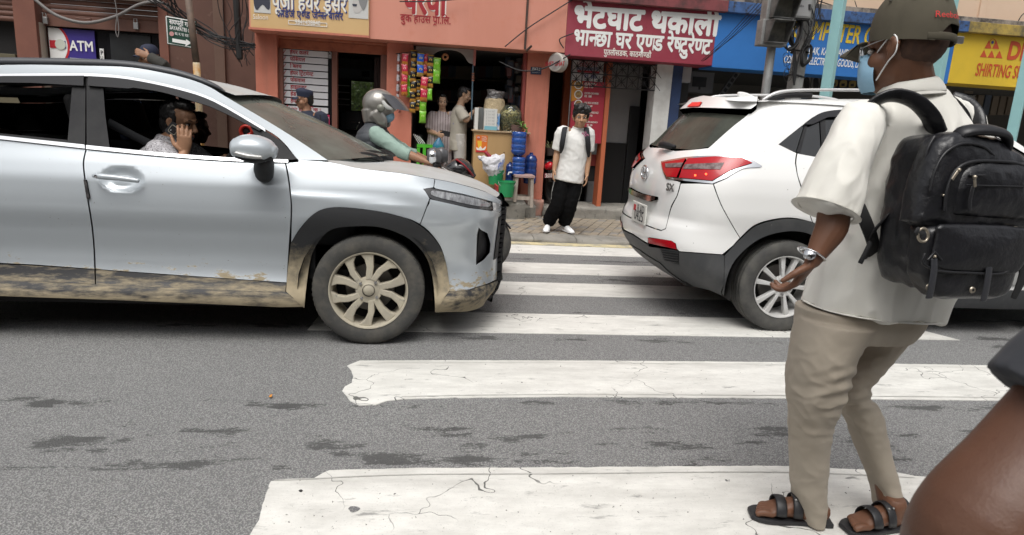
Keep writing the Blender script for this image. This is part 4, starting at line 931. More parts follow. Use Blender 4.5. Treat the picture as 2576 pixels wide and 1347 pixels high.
WP('reverse_lamp', [(1678, 415), (1722, 413), (1717, 424), (1679, 424)], mat('reverse_lens', (.22, .17, .17), .35, col2=(.10, .06, .06), scale=30, spec=.3), off=.020)
for u, v in ((1778, 441), (1752, 444)): WP('lit_bulb', [(u-2, v-2), (u+2, v-2), (u+2, v+2), (u-2, v+2)], mat('lit_red', (.8, .1, .05), .3, emit=(1, .12, .03, 2.5)), off=.021, th=.004, far=False)
WP('garnish_bar', [(1656, 503), (1640, 507), (1576, 487), ('s', sm, sw.par(1600, 487)[1]), ('s', sm, sw.par(1600, 476)[1]), (1578, 479), (1656, 496)], CHROME, off=.03, th=.04, join=True)
PL = mat('plate_white', (.62, .62, .58), .5)
qa = [sw.par(*p) for p in ((1596, 510), (1626, 512), (1609, 561), (1581, 551))]
pm_ = sum(q[1] for q in qa)/4; yp = 2*(Y1+.89)/2
px_ = sw.pos(sm, .62).x-.012; P1, P2 = V((px_, 5.66, .865)), V((px_, 5.30, .70))
pw = bpy.data.objects.new('number_plate', None); COL.objects.link(pw); pw.parent = wc
pts4 = []
for (u, v) in ((1592, 509), (1626, 513), (1610, 561), (1581, 551)):
    d = ray(u, v); pts4.append(EYE+d*(px_/d.x))
yA, yB = pts4[0].y, pts4[1].y; zA = (pts4[0].z+pts4[1].z)/2; zB = (pts4[2].z+pts4[3].z)/2
MB().bb((px_, yB, zB), (px_+.012, yA, zA)).build('plate', PL, pw, bevel=.004)
INKB = mat('black_ink', (.02, .02, .03), .6)
def rtext(s, y0, y1, z, mt, par, x, bold=.02, st=1.6): return text(s, (x, y0, z), (x, y1, z), 0, mt, par, bold, st, three=True)
wd = yA-yB; hh = zA-zB
rtext('B AD', yA-wd*.40, yB+wd*.08, zB+hh*.54, INKB, pw, px_-.003, .0, 1.1)
rtext('0425', yA-wd*.22, yB+wd*.10, zB+hh*.12, INKB, pw, px_-.003, .0, 1.0)
MB().bb((px_-.002, yA-wd*.12, zB+hh*.55), (px_, yA-wd*.28, zB+hh*.85)).build('flag_mark', mat('red_print', (.5, .02, .03), .5), pw)
def on(sk_, u, v, off): q = sk_.par(u, v); return sk_.pos(*q)+sk_.nor(*q)*off
bc = on(sw, 1609, 430, .012); zb = bc.z; xb = bc.x-.004
rg = [V((xb, bc.y+.075*math.cos(t), zb+.055*math.sin(t))) for t in np.linspace(0, 2*math.pi, 25)]
mb = MB().tube(rg, .008, 6, cap=None); mb.tube([V((xb, bc.y+.045, zb-.04)), V((xb, bc.y+.02, zb+.04))], .008, 6).tube([V((xb, bc.y-.02, zb-.04)), V((xb, bc.y-.045, zb+.04))], .008, 6).tube([V((xb, bc.y+.03, zb)), V((xb, bc.y-.03, zb))], .007, 6)
mb.build('emblem', CHROME, wc, smooth=True)
a, b = on(sw, 1679, 477, .02), on(sw, 1698, 481, .02)
bq = sw.par(1688, 479); bt = (sw.pos(bq[0]-.05, bq[1])-sw.pos(bq[0]+.05, bq[1])).normalized(); bo = on(sw, 1688, 481, .012); text('SX', tuple(bo+bt*.05), tuple(bo-bt*.05), 0, STEEL, wc, .05, .9, three=True, name='badge')
WP('spoiler', [(1906, 256), Cv((1903, 276), (1893, 284), (1884, 287), (1840, 286)), ('s', sm, 1.595), ('s', sm, 1.70), (1836, 257)], WHT, off=.05, th=.07, join=True)
WP('brake_lamp', [('s', sm, 1.635), ('s', sm+.14, 1.635), ('s', sm+.17, 1.60), ('s', sm, 1.60)], mat('lit_brake', (.6, .02, .02), .3, emit=(1, .05, .03, .2)), off=.06, join=True)
WP('side_glass', [(1958, 364), Cv((1962, 361), (1990, 338), (2024, 312), (2049, 294), (2080, 282), (2140, 278)), M(3.6, 1.60), M(4.1, 1.58), M(4.55, 1.36), M(4.70, 1.21), M(3.62, 1.27), Cv(*wbelt[::-1])], PRIV, off=-.006, h=.03)
WP('window_frame', [(2003, 384), (2026, 311), (2034, 305), (2013, 384)], BLK, off=.002, th=.01)
WP('window_frame', [(2068, 395), (2062, 292), (2075, 290), (2080, 396)], BLK, off=.002, th=.01)
WP('window_visor', [Cv((2022, 316), (2049, 294), (2080, 283), (2140, 278)), M(3.55, 1.60), M(3.55, 1.54), (2140, 296), (2080, 298), (2040, 316)], mat('smoke_visor', (.022, .022, .025), .4, spec=.3), off=.018, th=.01)
WP('roof_side', [(2187, 250), M(3.3, 1.675), M(3.9, 1.655), M(4.3, 1.56), M(4.78, 1.28), M(5.0, 1.15), M(4.72, 1.2), M(4.56, 1.37), M(4.12, 1.59), M(3.6, 1.605), (2187, 263)], WHT)
yw = Y1+.89
re_ = [V((p[0], Y1+.27, p[1])) for p in cat([(2.20, 1.67), (2.6, 1.685), (3.2, 1.685), (3.8, 1.655), (4.1, 1.60), (4.3, 1.555)], 4)]
across('roof', re_, yw, WHT, wc, lambda t: (0, .02), 12)
across('windscreen', [V((4.3, Y1+.27, 1.555)), V((4.7, Y1+.18, 1.33)), V((5.05, Y1+.10, 1.12))], yw, PRIV, wc, lambda t: (.12+.2*t, .02), 12)
across('hood', [V((5.0, Y1+.1, 1.12)), V((5.5, Y1+.16, 1.06)), V((5.85, Y1+.35, .95))], yw, WHT, wc, lambda t: (.1*t, .05), 12)
endcap(sw, list(np.linspace(.25, 1.0, 8)), lambda z: sw.inv(5.98-max(0, z-.7)*.3, z)[0], WHT, wc, 'nose_panel')
for sgn in (0, 1):
    f = lambda u, v: (lambda p: V((p.x, 2*yw-p.y, p.z)) if sgn else p)(P(u, v, Y1+.30))
    pts = [f(1919, 251), f(1947, 237), f(1981, 230), f(2042, 227), f(2150, 227), f(2260, 230), f(2330, 240), f(2400, 260)]
    MB().tube(pts, [(.012, .006), (.016, .014), (.016, .014), (.016, .011), (.016, .011), (.016, .011), (.016, .012), (.01, .006)], 8, 4, side=(0, 1, 0)).build('roof_rail', mat('silver_rail', (.62, .62, .62), .35, .3), wc, smooth=True)
    MB().tube([f(1932, 250), f(1960, 243), f(1990, 240), f(2040, 240)], [(.012, .004), (.012, .016), (.012, .02), (.012, .02)], 8, 3, side=(0, 1, 0)).build('rail_foot', BLK, wc, smooth=True)
fy = Y1+.75; fa = [P(u, v, fy) for u, v in ((1856, 231), (1866, 231.5), (1878, 234), (1893, 241), (1910, 252), (1856, 256))]
MB().prism(fa, lambda p: p+V((0, -.02, 0)), lambda p: p+V((0, .02, 0))).build('antenna_fin', WHT, wc, bevel=.012)
wa_, wb_ = on(sw, 1700, 374, .02), on(sw, 1650, 362, .03)
MB().tube([wa_, wa_.lerp(wb_, .5)+V((-.03, 0, .01)), wb_], [.016, .03, .012], 8, 3).build('rear_wiper', BLK, wc, smooth=True)
wheel(wc, (2.63, Y1+.135, .348), .348, .215, TYR2, RIMS, 'double', .236)
wheel(wc, (5.19, Y1+.135, .348), .348, .215, TYR2, RIMS, 'double', .236)
for x in (2.63, 5.19):
    w2 = wheel(wc, (x, 2*yw-Y1-.135, .348), .348, .215, TYR2, RIMS, 'double', .236); w2.rotation_euler.z = math.pi
MB().bb((2.0, Y1+.35, .26), (2.25, 2*yw-Y1-.35, .5)).bb((3.0, Y1+.14, .20), (4.75, 2*yw-Y1-.2, .42)).bb((2.25, Y1+.5, .25), (5.9, 2*yw-Y1-.5, .45)).build('underbody', DARK, wc)
for xc in (2.63, 5.19):
    [MB().grid(liner(xc, y_)).build('wheel_liner', DARK, wc) for y_ in (Y1+.02, 2*yw-Y1-.44)]
MB().bb((2.3, Y1+.3, .45), (4.9, 2*yw-Y1-.3, 1.15)).build('cabin_fill', INT, wc)
WP('door_handle', [M(3.02, .93), M(3.22, .93), M(3.22, .90), M(3.02, .90)], WHT, off=.03, th=.03)
def closed(mb, rows):
    b = len(mb.v); n = len(rows[0]); mb.grid(rows, close_v=True); L = len(rows); mb.f.append(tuple(b+j for j in range(n))[::-1]); mb.f.append(tuple(b+(L-1)*n+j for j in range(n))); return mb
# ------------------------------------------------------------------ people
def skin_mat(name, c): return mat(name, c, .5, col2=tuple(q*.82 for q in c), scale=9, rng=(.35, .7), bump=.06, bscale=120, spec=.4)
SK_MAN = skin_mat('skin_deep_brown', (.15, .068, .038)); SK_STU = skin_mat('skin_tan', (.42, .235, .135)); SK_BR = skin_mat('skin_brown', (.30, .155, .09)); SK_LT = skin_mat('skin_light_brown', (.46, .29, .19))
HAIR = mat('black_hair', (.008, .007, .007), .45, bump=.4, bscale=90, stretch=(1, 1, .3)); EYEW = mat('eye_white', (.6, .57, .53), .3); EYEB = mat('dark_eye', (.012, .008, .006), .15); LIP = mat('lips', (.25, .09, .07), .5)
BROW = mat('eyebrow', (.015, .012, .01), .7)
def cloth(name, c, **k):
    d = dict(rough=.85, col2=tuple(q*.86 for q in c), scale=5, rng=(.35, .7), bump=.12, bscale=240, bdist=.002, sheen=.04); d.update(k); return mat(name, c, **d)
def frame(f, u=V((0, 0, 1))):
    f = V(f).normalized(); r = f.cross(V(u)).normalized(); u2 = r.cross(f).normalized()
    return Matrix(((r.x, f.x, u2.x), (r.y, f.y, u2.y), (r.z, f.z, u2.z)))
def head_into(mb, c, M_, s, neck=None, hollow=True):
    q = lambda x, y, z: V(c)+M_ @ (V((x, y, z))*s)
    E = lambda p, r: mb.ell(q(*p), tuple(a*s for a in r), M_)
    E((0, -.012, .035), (.074, .094, .092)); E((0, .022, -.03), (.060, .066, .075)); E((0, .052, -.082), (.034, .032, .028))
    E((-.034, .048, -.025), (.032, .034, .034)); E((.034, .048, -.025), (.032, .034, .034)); E((0, .045, .045), (.060, .045, .045))
    mb.tube([q(-.045, .072, .026), q(0, .088, .024), q(.045, .072, .026)], .013*s, 8, 2)
    mb.tube([q(0, .086, .018), q(0, .098, -.008), q(0, .108, -.028)], [.009*s, .011*s, .0145*s], 8, 3); E((-.013, .094, -.033), (.0095, .011, .009)); E((.013, .094, -.033), (.0095, .011, .009))
    mb.tube([q(-.022, .076, -.058), q(0, .089, -.056), q(.022, .076, -.058)], .0075*s, 8, 2); mb.tube([q(-.018, .074, -.069), q(0, .085, -.070), q(.018, .074, -.069)], .008*s, 8, 2)
    for k in (-1, 1):
        mb.tube([q(k*.072, .008, -.03), q(k*.080, -.004, -.012), q(k*.084, -.014, .012), q(k*.081, -.004, .026), q(k*.074, .008, .018)], [.008*s, .010*s, .012*s, .010*s, .007*s], 8, 2)
        E((k*.078, -.002, .0), (.006, .016, .024))
    if neck is not None: mb.tube([neck, V(neck).lerp(q(0, -.02, -.06), .5), q(0, -.012, -.02)], [.066*s, .056*s, .055*s], 12, 2)
def face_parts(root, c, M_, s, lip=True, eyes=True, lash=False):
    q = lambda x, y, z: V(c)+M_ @ (V((x, y, z))*s)
    if eyes:
        for k in (-1, 1):
            MB().ell(q(k*.031, .078, .006), (.0155*s, .009*s, .0075*s), M_, 12, 7).build('eye', EYEW, root, smooth=True)
            MB().ell(q(k*.031, .0845, .006), (.0068*s, .004*s, .0068*s), M_, 10, 6).build('iris', EYEB, root, smooth=True)
            MB().tube([q(k*.014, .093, .026), q(k*.032, .090, .032), q(k*.050, .077, .027)], [(.003*s, .0035*s), (.003*s, .004*s), (.002*s, .0025*s)], 6, 3).build('eyebrow', BROW, root, smooth=True)
            if lash: MB().tube([q(k*.017, .085, .012), q(k*.031, .089, .0145), q(k*.046, .079, .010)], .0028*s, 5, 2).build('eyelash', BROW, root, smooth=True)
    if lip: MB().tube([q(-.021, .083, -.063), q(0, .0955, -.0615), q(.021, .083, -.063)], [(.003*s, .004*s), (.004*s, .0075*s), (.003*s, .004*s)], 8, 3).build('mouth', LIP, root, smooth=True)
def hand_into(mb, w, d, n, thumb, s, curl=.35, spread=.12, fl=1.):
    d = V(d).normalized(); n = V(n); n = (n-d*n.dot(d)).normalized(); t = V(thumb); t = (t-d*t.dot(d)-n*t.dot(n)).normalized(); w = V(w)
    mb.tube([w-d*.015*s, w+d*.02*s, w+d*.055*s, w+d*.088*s], [(.026*s, .02*s), (.034*s, .017*s), (.041*s, .015*s), (.038*s, .011*s)], 12, 2, side=t)
    for i, (o, L, r) in enumerate(((.030, .068, .0092), (.010, .078, .0096), (-.010, .073, .0092), (-.029, .056, .0082))):
        p = w+d*(.084*s)+t*(o*s); a = 0.; pts = [p-d*.02*s, p]; dd = (d+t*(o*spread*18)).normalized()
        for j, f in enumerate((.45, .31, .24)):
            a += curl*(1.0+.12*i)*(.75 if j == 0 else 1.); p = p+(dd*math.cos(a)+n*math.sin(a))*L*f*s*fl; pts.append(p)
        mb.tube(pts, [r*s*1.05, r*s*1.08, r*s, r*s*.92, r*s*.75], 8, 2)
    p = w+d*.022*s+t*.026*s; a = (d*.55+t*.8+n*.3).normalized(); b = (d*.85+t*.35+n*.35).normalized()
    mb.tube([p-a*.012*s, p+a*.030*s, p+a*.030*s+b*.030*s, p+a*.030*s+b*.055*s], [.015*s, .0125*s, .0105*s, .008*s], 8, 2)
STAND = dict(head=(0, .035, 1.565), neck=(0, -.005, 1.42), chest=(0, 0, 1.25), waist=(0, .01, 1.08), pelvis=(0, 0, .93), shL=(-.185, -.01, 1.385), shR=(.185, -.01, 1.385), elL=(-.235, -.035, 1.11), elR=(.235, -.035, 1.11), wrL=(-.245, .03, .87), wrR=(.245, .03, .87),
             hipL=(-.095, 0, .92), hipR=(.095, 0, .92), knL=(-.105, .02, .50), knR=(.105, .02, .50), anL=(-.11, -.03, .085), anR=(.11, -.03, .085), toL=(-.13, .15, .03), toR=(.13, .15, .03))
def pose(foot, f, s, **over):
    f = V((f[0], f[1], 0)).normalized(); r = f.cross(V((0, 0, 1))); q = dict(STAND); q.update(over)
    J = {k: (v if isinstance(v, Vector) else V(foot)+r*v[0]*s+f*v[1]*s+V((0, 0, v[2]*s))) for k, v in q.items()}
    J['f'] = f; J['r'] = r; J['s'] = s; return J
def body(root, J, skin, face=None, up=V((0, 0, 1)), fat=1., hands=None, voxel=.007, legs=True, headscale=1., hs=None):
    s = J['s']; r = J['r']; mb = MB(); hs_ = (hs or s)
    M_ = frame(face if face is not None else J['f'], up)
    mb.tube([J['pelvis']-V((0, 0, .04*s)), J['pelvis']+V((0, 0, .03*s)), J['waist'], J['chest'], J['chest'].lerp(J['neck'], .6), J['neck']], [(.13*s*fat, .095*s*fat), (.15*s*fat, .105*s*fat), (.132*s*fat, .095*s*fat), (.155*s*fat, .108*s*fat), (.13*s, .085*s), (.065*s, .06*s)], 16, 3, side=r)
    for k in 'LR':
        mb.tube([J['sh'+k].lerp(J['neck'], .35), J['sh'+k], J['sh'+k].lerp(J['el'+k], .45), J['el'+k], J['el'+k].lerp(J['wr'+k], .35), J['wr'+k]], [.05*s, .056*s*fat, .048*s*fat, .039*s*fat, .040*s*fat, .025*s], 12, 3)
        if legs:
            mb.tube([J['hip'+k], J['hip'+k].lerp(J['kn'+k], .4), J['kn'+k], J['kn'+k].lerp(J['an'+k], .3), J['an'+k]], [.088*s*fat, .078*s*fat, .054*s, .053*s, .034*s], 12, 3)
            mb.tube([J['an'+k]-V((0, 0, .035*s)), J['an'+k].lerp(J['to'+k], .5)-V((0, 0, .01*s)), J['to'+k]], [.036*s, .036*s, .028*s], 10, 2)
        h = (hands or {}).get(k)
        if h is None:
            d = (J['wr'+k]-J['el'+k]).normalized(); h = dict(d=d, n=r*(1 if k == 'L' else -1), t=J['f'], curl=.3)
        hand_into(mb, J['wr'+k], h['d'], h['n'], h['t'], hs_*h.get('s', 1), h.get('curl', .35), h.get('spread', .1))
    head_into(mb, J['head'], M_, hs_*headscale, J['neck'])
    link('body', remesh(mb, voxel, 2, base(root)), skin, root)
    return M_
def folds(amp, freq, st=(1, 1, 1), seed=0):
    def d(p):
        q = V((p.x*st[0], p.y*st[1], p.z*st[2]))*freq+V((seed, 0, seed)); w = noise.noise_vector(q*.5)*.6
        a = 1-abs(noise.noise(q+w)); return amp*(a*a-.55)+amp*.4*noise.noise(q*2.3+w)
    return d
def shirt(root, J, mt, hem=.86, off=.02, sleeve=.75, loose=.03, name='shirt', fat=1., disp=None, voxel=.009, high=0., sl_r=None):
    s = J['s']; r = J['r']; mb = MB(); sp = V((J['pelvis'].x, J['pelvis'].y, J['pelvis'].z)); H_ = sp+(J['pelvis']-J['waist'])*((.93-hem)/.15)
    o = off*s
    mb.tube([H_, sp, J['waist'], J['chest'], J['chest'].lerp(J['neck'], .55), J['neck']+V((0, 0, high*s))], [((.155*fat+loose*1.2)*s, (.11*fat+loose)*s), ((.155*fat+loose)*s, (.11*fat+loose)*s), ((.145*fat+loose)*s, (.105*fat+loose)*s), (.165*s*fat+o, .118*s*fat+o), (.135*s+o, .092*s+o), (.072*s, .068*s)], 20, 3, side=r, cap='round', kr=.12)
    for k in 'LR':
        a, b, c = J['sh'+k], J['el'+k], J['wr'+k]
        if sleeve <= 1: end = a.lerp(b, sleeve); pts = [a.lerp(J['neck'], .35), a, a.lerp(end, .5), end]
        else: end = b.lerp(c, sleeve-1); pts = [a.lerp(J['neck'], .35), a, a.lerp(b, .5), b, end]
        er = (sl_r or (.058 if sleeve <= 1 else .042))*s+loose*s*.5
        rr = [.052*s, .060*s*fat+o*.9, .056*s+o+loose*.3*s, er] if sleeve <= 1 else [.052*s, .062*s*fat+o*.8, .054*s+o*.8, .050*s+o*.6, er]
        mb.tube(pts, rr, 14, 3, kr=.1)
    return link(name, remesh(mb, voxel, 3, base(root), disp=disp), mt, root)
def trousers(root, J, mt, low=.03, wide=.0, name='trousers', disp=None, voxel=.009, fat=1., upto=1.):
    s = J['s']; r = J['r']; mb = MB()
    mb.tube([J['pelvis']+V((0, 0, .09*s)), J['pelvis'], J['hipL'].lerp(J['hipR'], .5)-V((0, 0, .06*s))], [(.15*s*fat, .112*s*fat), (.168*s*fat, .122*s*fat), (.15*s*fat, .11*s*fat)], 16, 3, side=r, kr=.3)
    for k in 'LR':
        a, b, c = J['hip'+k], J['kn'+k], J['an'+k]; e = c.lerp(b, .0)+V((0, 0, low*s)) if upto == 1 else b.lerp(c, upto)
        mb.tube([a+V((0, 0, .03*s)), a.lerp(b, .4), b, b.lerp(e, .5), e], [.098*s*fat, (.092*fat+wide*.5)*s, (.070+wide*.8)*s, (.064+wide)*s, (.055+wide)*s], 14, 4, kr=.15)
    return link(name, remesh(mb, voxel, 3, base(root), disp=disp), mt, root)
def shoe(root, an, toe, s, mt, sole=None, name='shoe'):
    an, toe = V(an), V(toe); d = (toe-an); d.z = 0; d.normalize(); z0 = min(an.z-.075*s, toe.z-.025*s); h = V((an.x, an.y, z0))-d*.045*s
    t = V((toe.x, toe.y, z0))+d*.055*s; sd = d.cross(V((0, 0, 1)))
    L = [(0, .030, .03), (.12, .036, .045), (.35, .038, .052), (.6, .046, .040), (.85, .045, .028), (1, .028, .018)]
    MB().tube([h.lerp(t, a)+V((0, 0, c*s)) for a, b, c in L], [(b*s, c*s) for a, b, c in L], 12, 3, side=sd).tube([V((an.x, an.y, z0+.05*s)), V((an.x, an.y, z0+.10*s))], .042*s, 12).build(name, mt, root, smooth=True)
    MB().tube([h.lerp(t, a)+V((0, 0, .012*s)) for a, b, c in L], [(b*s*1.06, .012*s) for a, b, c in L], 12, 3, side=sd).build('sole', sole or mt, root, smooth=True)
def hair(root, c, M_, s, blobs, voxel=.006, mt=None, amp=.006, name='hair'):
    mb = MB()
    for p, r in blobs: mb.ell(V(c)+M_ @ (V(p)*s), tuple(a*s for a in r), M_)
    link(name, remesh(mb, voxel, 1, base(root), disp=folds(amp, 45, (1, 1, .6), 3)), mt or HAIR, root)
SHORT = [((0, -.03, .048), (.079, .088, .088)), ((0, -.055, 0), (.070, .06, .07)), ((-.05, .0, .05), (.03, .05, .045)), ((.05, .0, .05), (.03, .05, .045)), ((0, .03, .105), (.055, .05, .028))]
# ---- student on the far pavement
SF = G(1402, 587, ZP); top = P(1462, 262, SF.y); S_ = (top.z-ZP)/1.69
lean = V((top.x-SF.x, 0, 0))
st = thing('person', 'young man in white T-shirt and black trousers standing on the pavement facing the road', 'person', (SF.x, SF.y, ZP))
def s2(u, v, dy=0.): return P(u, v, SF.y+dy)
fL, fR = G(1422, 586, ZP), G(1381, 584, ZP)
J = pose(SF, (-.12, -1), S_, head=s2(1461, 297, -.05), neck=s2(1456, 325), chest=s2(1447, 360), waist=s2(1440, 405), pelvis=s2(1432, 445), shL=s2(1480, 334), shR=s2(1414, 332), elL=s2(1480, 385, .02), elR=s2(1402, 382, .02), wrL=s2(1476, 442, -.08), wrR=s2(1394, 428, -.06),
         hipL=s2(1447, 450), hipR=s2(1417, 448), knL=s2(1434, 515), knR=s2(1402, 515), anL=fL+V((0, .10, .085)), anR=fR+V((0, .10, .085)), toL=fL+V((.06, -.06, .03)), toR=fR+V((-.05, -.06, .03)))
HSS = S_*1.17
M_ = body(st, J, SK_STU, (-.10, -1, -.03), fat=1.08, voxel=.006, headscale=1.17)
TSH = cloth('white_cotton', (.74, .735, .71), scale=3)
shirt(st, J, TSH, hem=.89, sleeve=.92, loose=.030, disp=folds(.006, 9, (1, 1, 1.2), 2), fat=1.05, sl_r=.064)
trousers(st, J, cloth('black_cotton', (.0045, .0045, .005), spec=.12, sheen=0.), wide=.034, disp=folds(.008, 8, (1, 1, 1.4), 5), fat=1.0)
for k, w in (('L', J['r']), ('R', -J['r'])):
    sg = -1 if k == 'L' else 1; o = J['r']*sg
    MB().tube([J['hip'+k]+o*.105*S_, J['hip'+k].lerp(J['kn'+k], .5)+o*.108*S_, J['kn'+k]+o*.093*S_, J['an'+k]+o*.085*S_+V((0, 0, .05))], [(.012, .004)]*4, 6, 3, side=(0, 1, 0)).build('side_stripe', mat('stripe_white', (.45, .45, .43), .8), st, smooth=True)
SHW = mat('white_leather', (.78, .78, .78), .5)
shoe(st, J['anL'], J['toL'], S_*.95, SHW); shoe(st, J['anR'], J['toR'], S_*.95, SHW)
random.seed(3)
bl = [((0, -.026, .058), (.092, .098, .094)), ((0, -.05, .0), (.076, .06, .07)), ((0, .012, .112), (.084, .080, .050))]+[((random.uniform(-.078, .078), random.uniform(.02, .082), random.uniform(.07, .125)), (.028, .032, .026)) for _ in range(18)]+[((x, .082-abs(x)*.32, .060+random.uniform(-.016, .004)), (.019, .016, .027)) for x in (-.055, -.033, -.012, .010, .032, .054)]+[((k*.076, .015, .035), (.014, .03, .035)) for k in (-1, 1)]
hair(st, J['head'], M_, HSS, bl)
face_parts(st, J['head'], M_, HSS, lip=False)
_q = lambda x, y, z: J['head']+M_ @ (V((x, y, z))*HSS)
MB().tube([_q(-.018, .086, -.064), _q(0, .097, -.063), _q(.018, .086, -.064)], [(.002, .003), (.003, .0055), (.002, .003)], 8, 3).build('mouth', mat('soft_lips', (.34, .15, .11), .5), st, smooth=True)
nc = J['neck']; MB().tube([nc+V((.075*S_*math.cos(t), .070*S_*math.sin(t)-.005, .014+.012*math.sin(t)*1.)) for t in np.linspace(0, 2*math.pi, 25)], .011, 8, cap=None).build('collar', TSH, st, smooth=True)
p = s2(1472, 342, -.175*S_); text('~≈~', tuple(p+V((-.045, 0, -.015))), tuple(p+V((.045, -.0, -.03))), 0, mat('chest_print', (.35, .12, .2), .7), st, .04, 3, three=True, name='chest_print')
bp = thing('backpack', 'black backpack worn by the young man in white T-shirt, straps over both shoulders', 'backpack', J['chest']+V((0, .25, 0)))
PKB = cloth('black_nylon', (.013, .014, .018))
for u0, pts in ((0, [(1424, 328, .06), (1421, 322, -.06), (1417, 345, -.165), (1413, 370, -.15), (1410, 385, -.06)]), (1, [(1474, 326, .06), (1475, 323, -.06), (1478, 345, -.165), (1480, 372, -.15), (1481, 395, -.06)])):
    MB().tube([s2(*q) for q in pts], [(.032, .011)]*4+[(.015, .008)], 8, 4, side=(1, 0, 0)).build('shoulder_strap', PKB, bp, smooth=True)
link('pack_body', remesh(MB().tube([J['chest']+V((0, .24, .13)), J['chest']+V((0, .26, -.1)), J['chest']+V((0, .25, -.3))], [(.12, .07), (.15, .10), (.15, .09)], 14, 3, side=(1, 0, 0)), .012, 3, base(bp)), PKB, bp)
# ---- policeman outside the salon
YP = 8.5; pf = P(765, 250, YP)
po = thing('person', 'policeman in dark blue cap and uniform looking left outside the hair salon', 'person', (pf.x, YP, ZP))
sp_ = (P(765, 222, YP).z-ZP)/1.72
q = lambda u, v, dy=0.: P(u, v, YP+dy)
J = pose((pf.x+.02, YP, ZP), (-.75, -.65), sp_, head=q(766, 254), neck=q(772, 284), chest=q(778, 318), shR=q(733, 298, .05), shL=q(810, 296, -.1), elL=q(818, 345, -.12), elR=q(728, 348, .08))
M_ = body(po, J, SK_BR, (-.93, -.37, -.06), voxel=.007)
UNI = cloth('navy_uniform', (.012, .016, .034))
shirt(po, J, UNI, hem=.86, sleeve=1.75, loose=.02, disp=folds(.006, 9, seed=4), high=.02); trousers(po, J, UNI)
for k in 'LR': shoe(po, J['an'+k], J['to'+k], sp_, BLK)
hair(po, J['head'], M_, sp_, SHORT[:2]); face_parts(po, J['head'], M_, sp_)
def cap(root, c, M_, s, mt, brim=.075, flat=False, name='cap', tilt=0., wide=1.):
    q = lambda x, y, z: V(c)+M_ @ (V((x, y, z))*s); mb = MB()
    prof = [(1.0, .045), (1.02, .07), (1.10, .10), (1.04, .135), (.5, .15), (.02, .152)] if flat else [(1.0, .045), (1.03, .075), (.96, .105), (.72, .138), (.35, .153), (.02, .157)]
    rows = [[q(.081*a*wide*math.cos(t), -.010+.098*a*math.sin(t), h+(.012*math.sin(t) if flat else 0)) for t in np.linspace(0, 2*math.pi, 28, endpoint=False)] for a, h in prof]
    o = MB().grid(rows, close_v=True).build(name, mt, root, smooth=True)
    rows = [[q(x*.078*(1-.25*b*b), .075+math.sqrt(max(0, 1-x*x*.8))*.015+b*brim*(1-.45*x*x), .052-b*.022-.012*x*x) for x in np.linspace(-1, 1, 11)] for b in (0, .33, .66, 1)]
    rows += [[p+M_ @ V((0, 0, -.005*s)) for p in r_] for r_ in rows[::-1]]
    MB().grid(rows, close_u=True).build(name+'_brim', mt, root, smooth=True); return o
cap(po, J['head'], M_, sp_, mat('navy_cap', (.012, .017, .04), .8), .075, True)
MB().box(q(740, 318, -.20), (.09, .012, .022), rz=-.2).build('name_badge', mat('brass_badge', (.45, .27, .12), .5), po)
MB().box(q(811, 320, -.26), (.045, .03, .13)).tube([q(807, 306, -.26), q(805, 290, -.26)], .006, 6).build('radio', BLK, po)
MB().box(q(734, 291, -.02), (.03, .10, .02), ry=-.5).build('shoulder_mark', mat('yellow_mark', (.5, .35, .05), .6), po)
# ---- man behind the silver car holding his cap
YM = 9.4; pm0 = P(384, 150, YM)
mc = thing('person', 'man shading his eyes under a dark cap beyond the silver car roof', 'person', (pm0.x, YM, ZP))
q = lambda u, v, dy=0.: P(u, v, YM+dy); sm_ = (P(384, 124, YM).z-ZP)/1.74
J = pose((pm0.x, YM, ZP), (-.6, -.8), sm_, head=q(376, 148), neck=q(385, 172), shL=q(412, 182, -.05), elL=q(411, 164, -.25), wrL=q(375, 143, -.20))
M_ = body(mc, J, SK_BR, (-.75, -.65, -.1), hands={'L': dict(d=(-.8, -.1, .3), n=(-.2, .9, -.2), t=(0, .2, 1), curl=.25)}, voxel=.008)
shirt(mc, J, cloth('olive_cloth', (.035, .033, .028)), sleeve=1.9); trousers(mc, J, cloth('black_cotton', (.0045, .0045, .005), spec=.12, sheen=0.))
cap(mc, J['head'], M_, sm_, mat('navy_cap', (.012, .017, .04), .8), .08); face_parts(mc, J['head'], M_, sm_)
# ---- two women in the grocery doorway
YW = 10.15; ZF = .31
def wq(u, v, dy=0.): return P(u, v, YW+dy)
w1 = thing('person', 'woman in striped pyjamas standing inside the grocery doorway with a phone', 'person', (wq(1110, 400).x, YW, ZF))
s1 = (wq(1113, 232).z-ZF)/1.70
J = pose((wq(1108, 420).x, YW, ZF), (.1, -1), s1, head=wq(1113, 257, -.03), neck=wq(1113, 281), chest=wq(1110, 310), waist=wq(1106, 340), pelvis=wq(1104, 362), shL=wq(1138, 292), shR=wq(1088, 292), elR=wq(1080, 330, -.02), wrR=wq(1101, 338, -.22), elL=wq(1143, 330), wrL=wq(1138, 362, -.05))
M_ = body(w1, J, SK_LT, (.05, -1, -.1), fat=1.12, voxel=.007)
def h_str(nt, b, c):
    x = zco(nt, 0); w = math_(nt, 'FRACT', math_(nt, 'MULTIPLY', x, 26)); return mixc(nt, math_(nt, 'LESS_THAN', w, .22), c, (.13, .09, .10))
STR = cloth('striped_pyjama', (.40, .345, .34), hook=h_str)
shirt(w1, J, STR, hem=.80, sleeve=.85, loose=.03, fat=1.15, sl_r=.07, disp=folds(.006, 9, seed=8)); trousers(w1, J, STR, fat=1.1, wide=.02, upto=.12)
hair(w1, J['head'], M_, s1, SHORT+[((k*.066, .0, -.0), (.022, .04, .07)) for k in (-1, 1)]); face_parts(w1, J['head'], M_, s1)
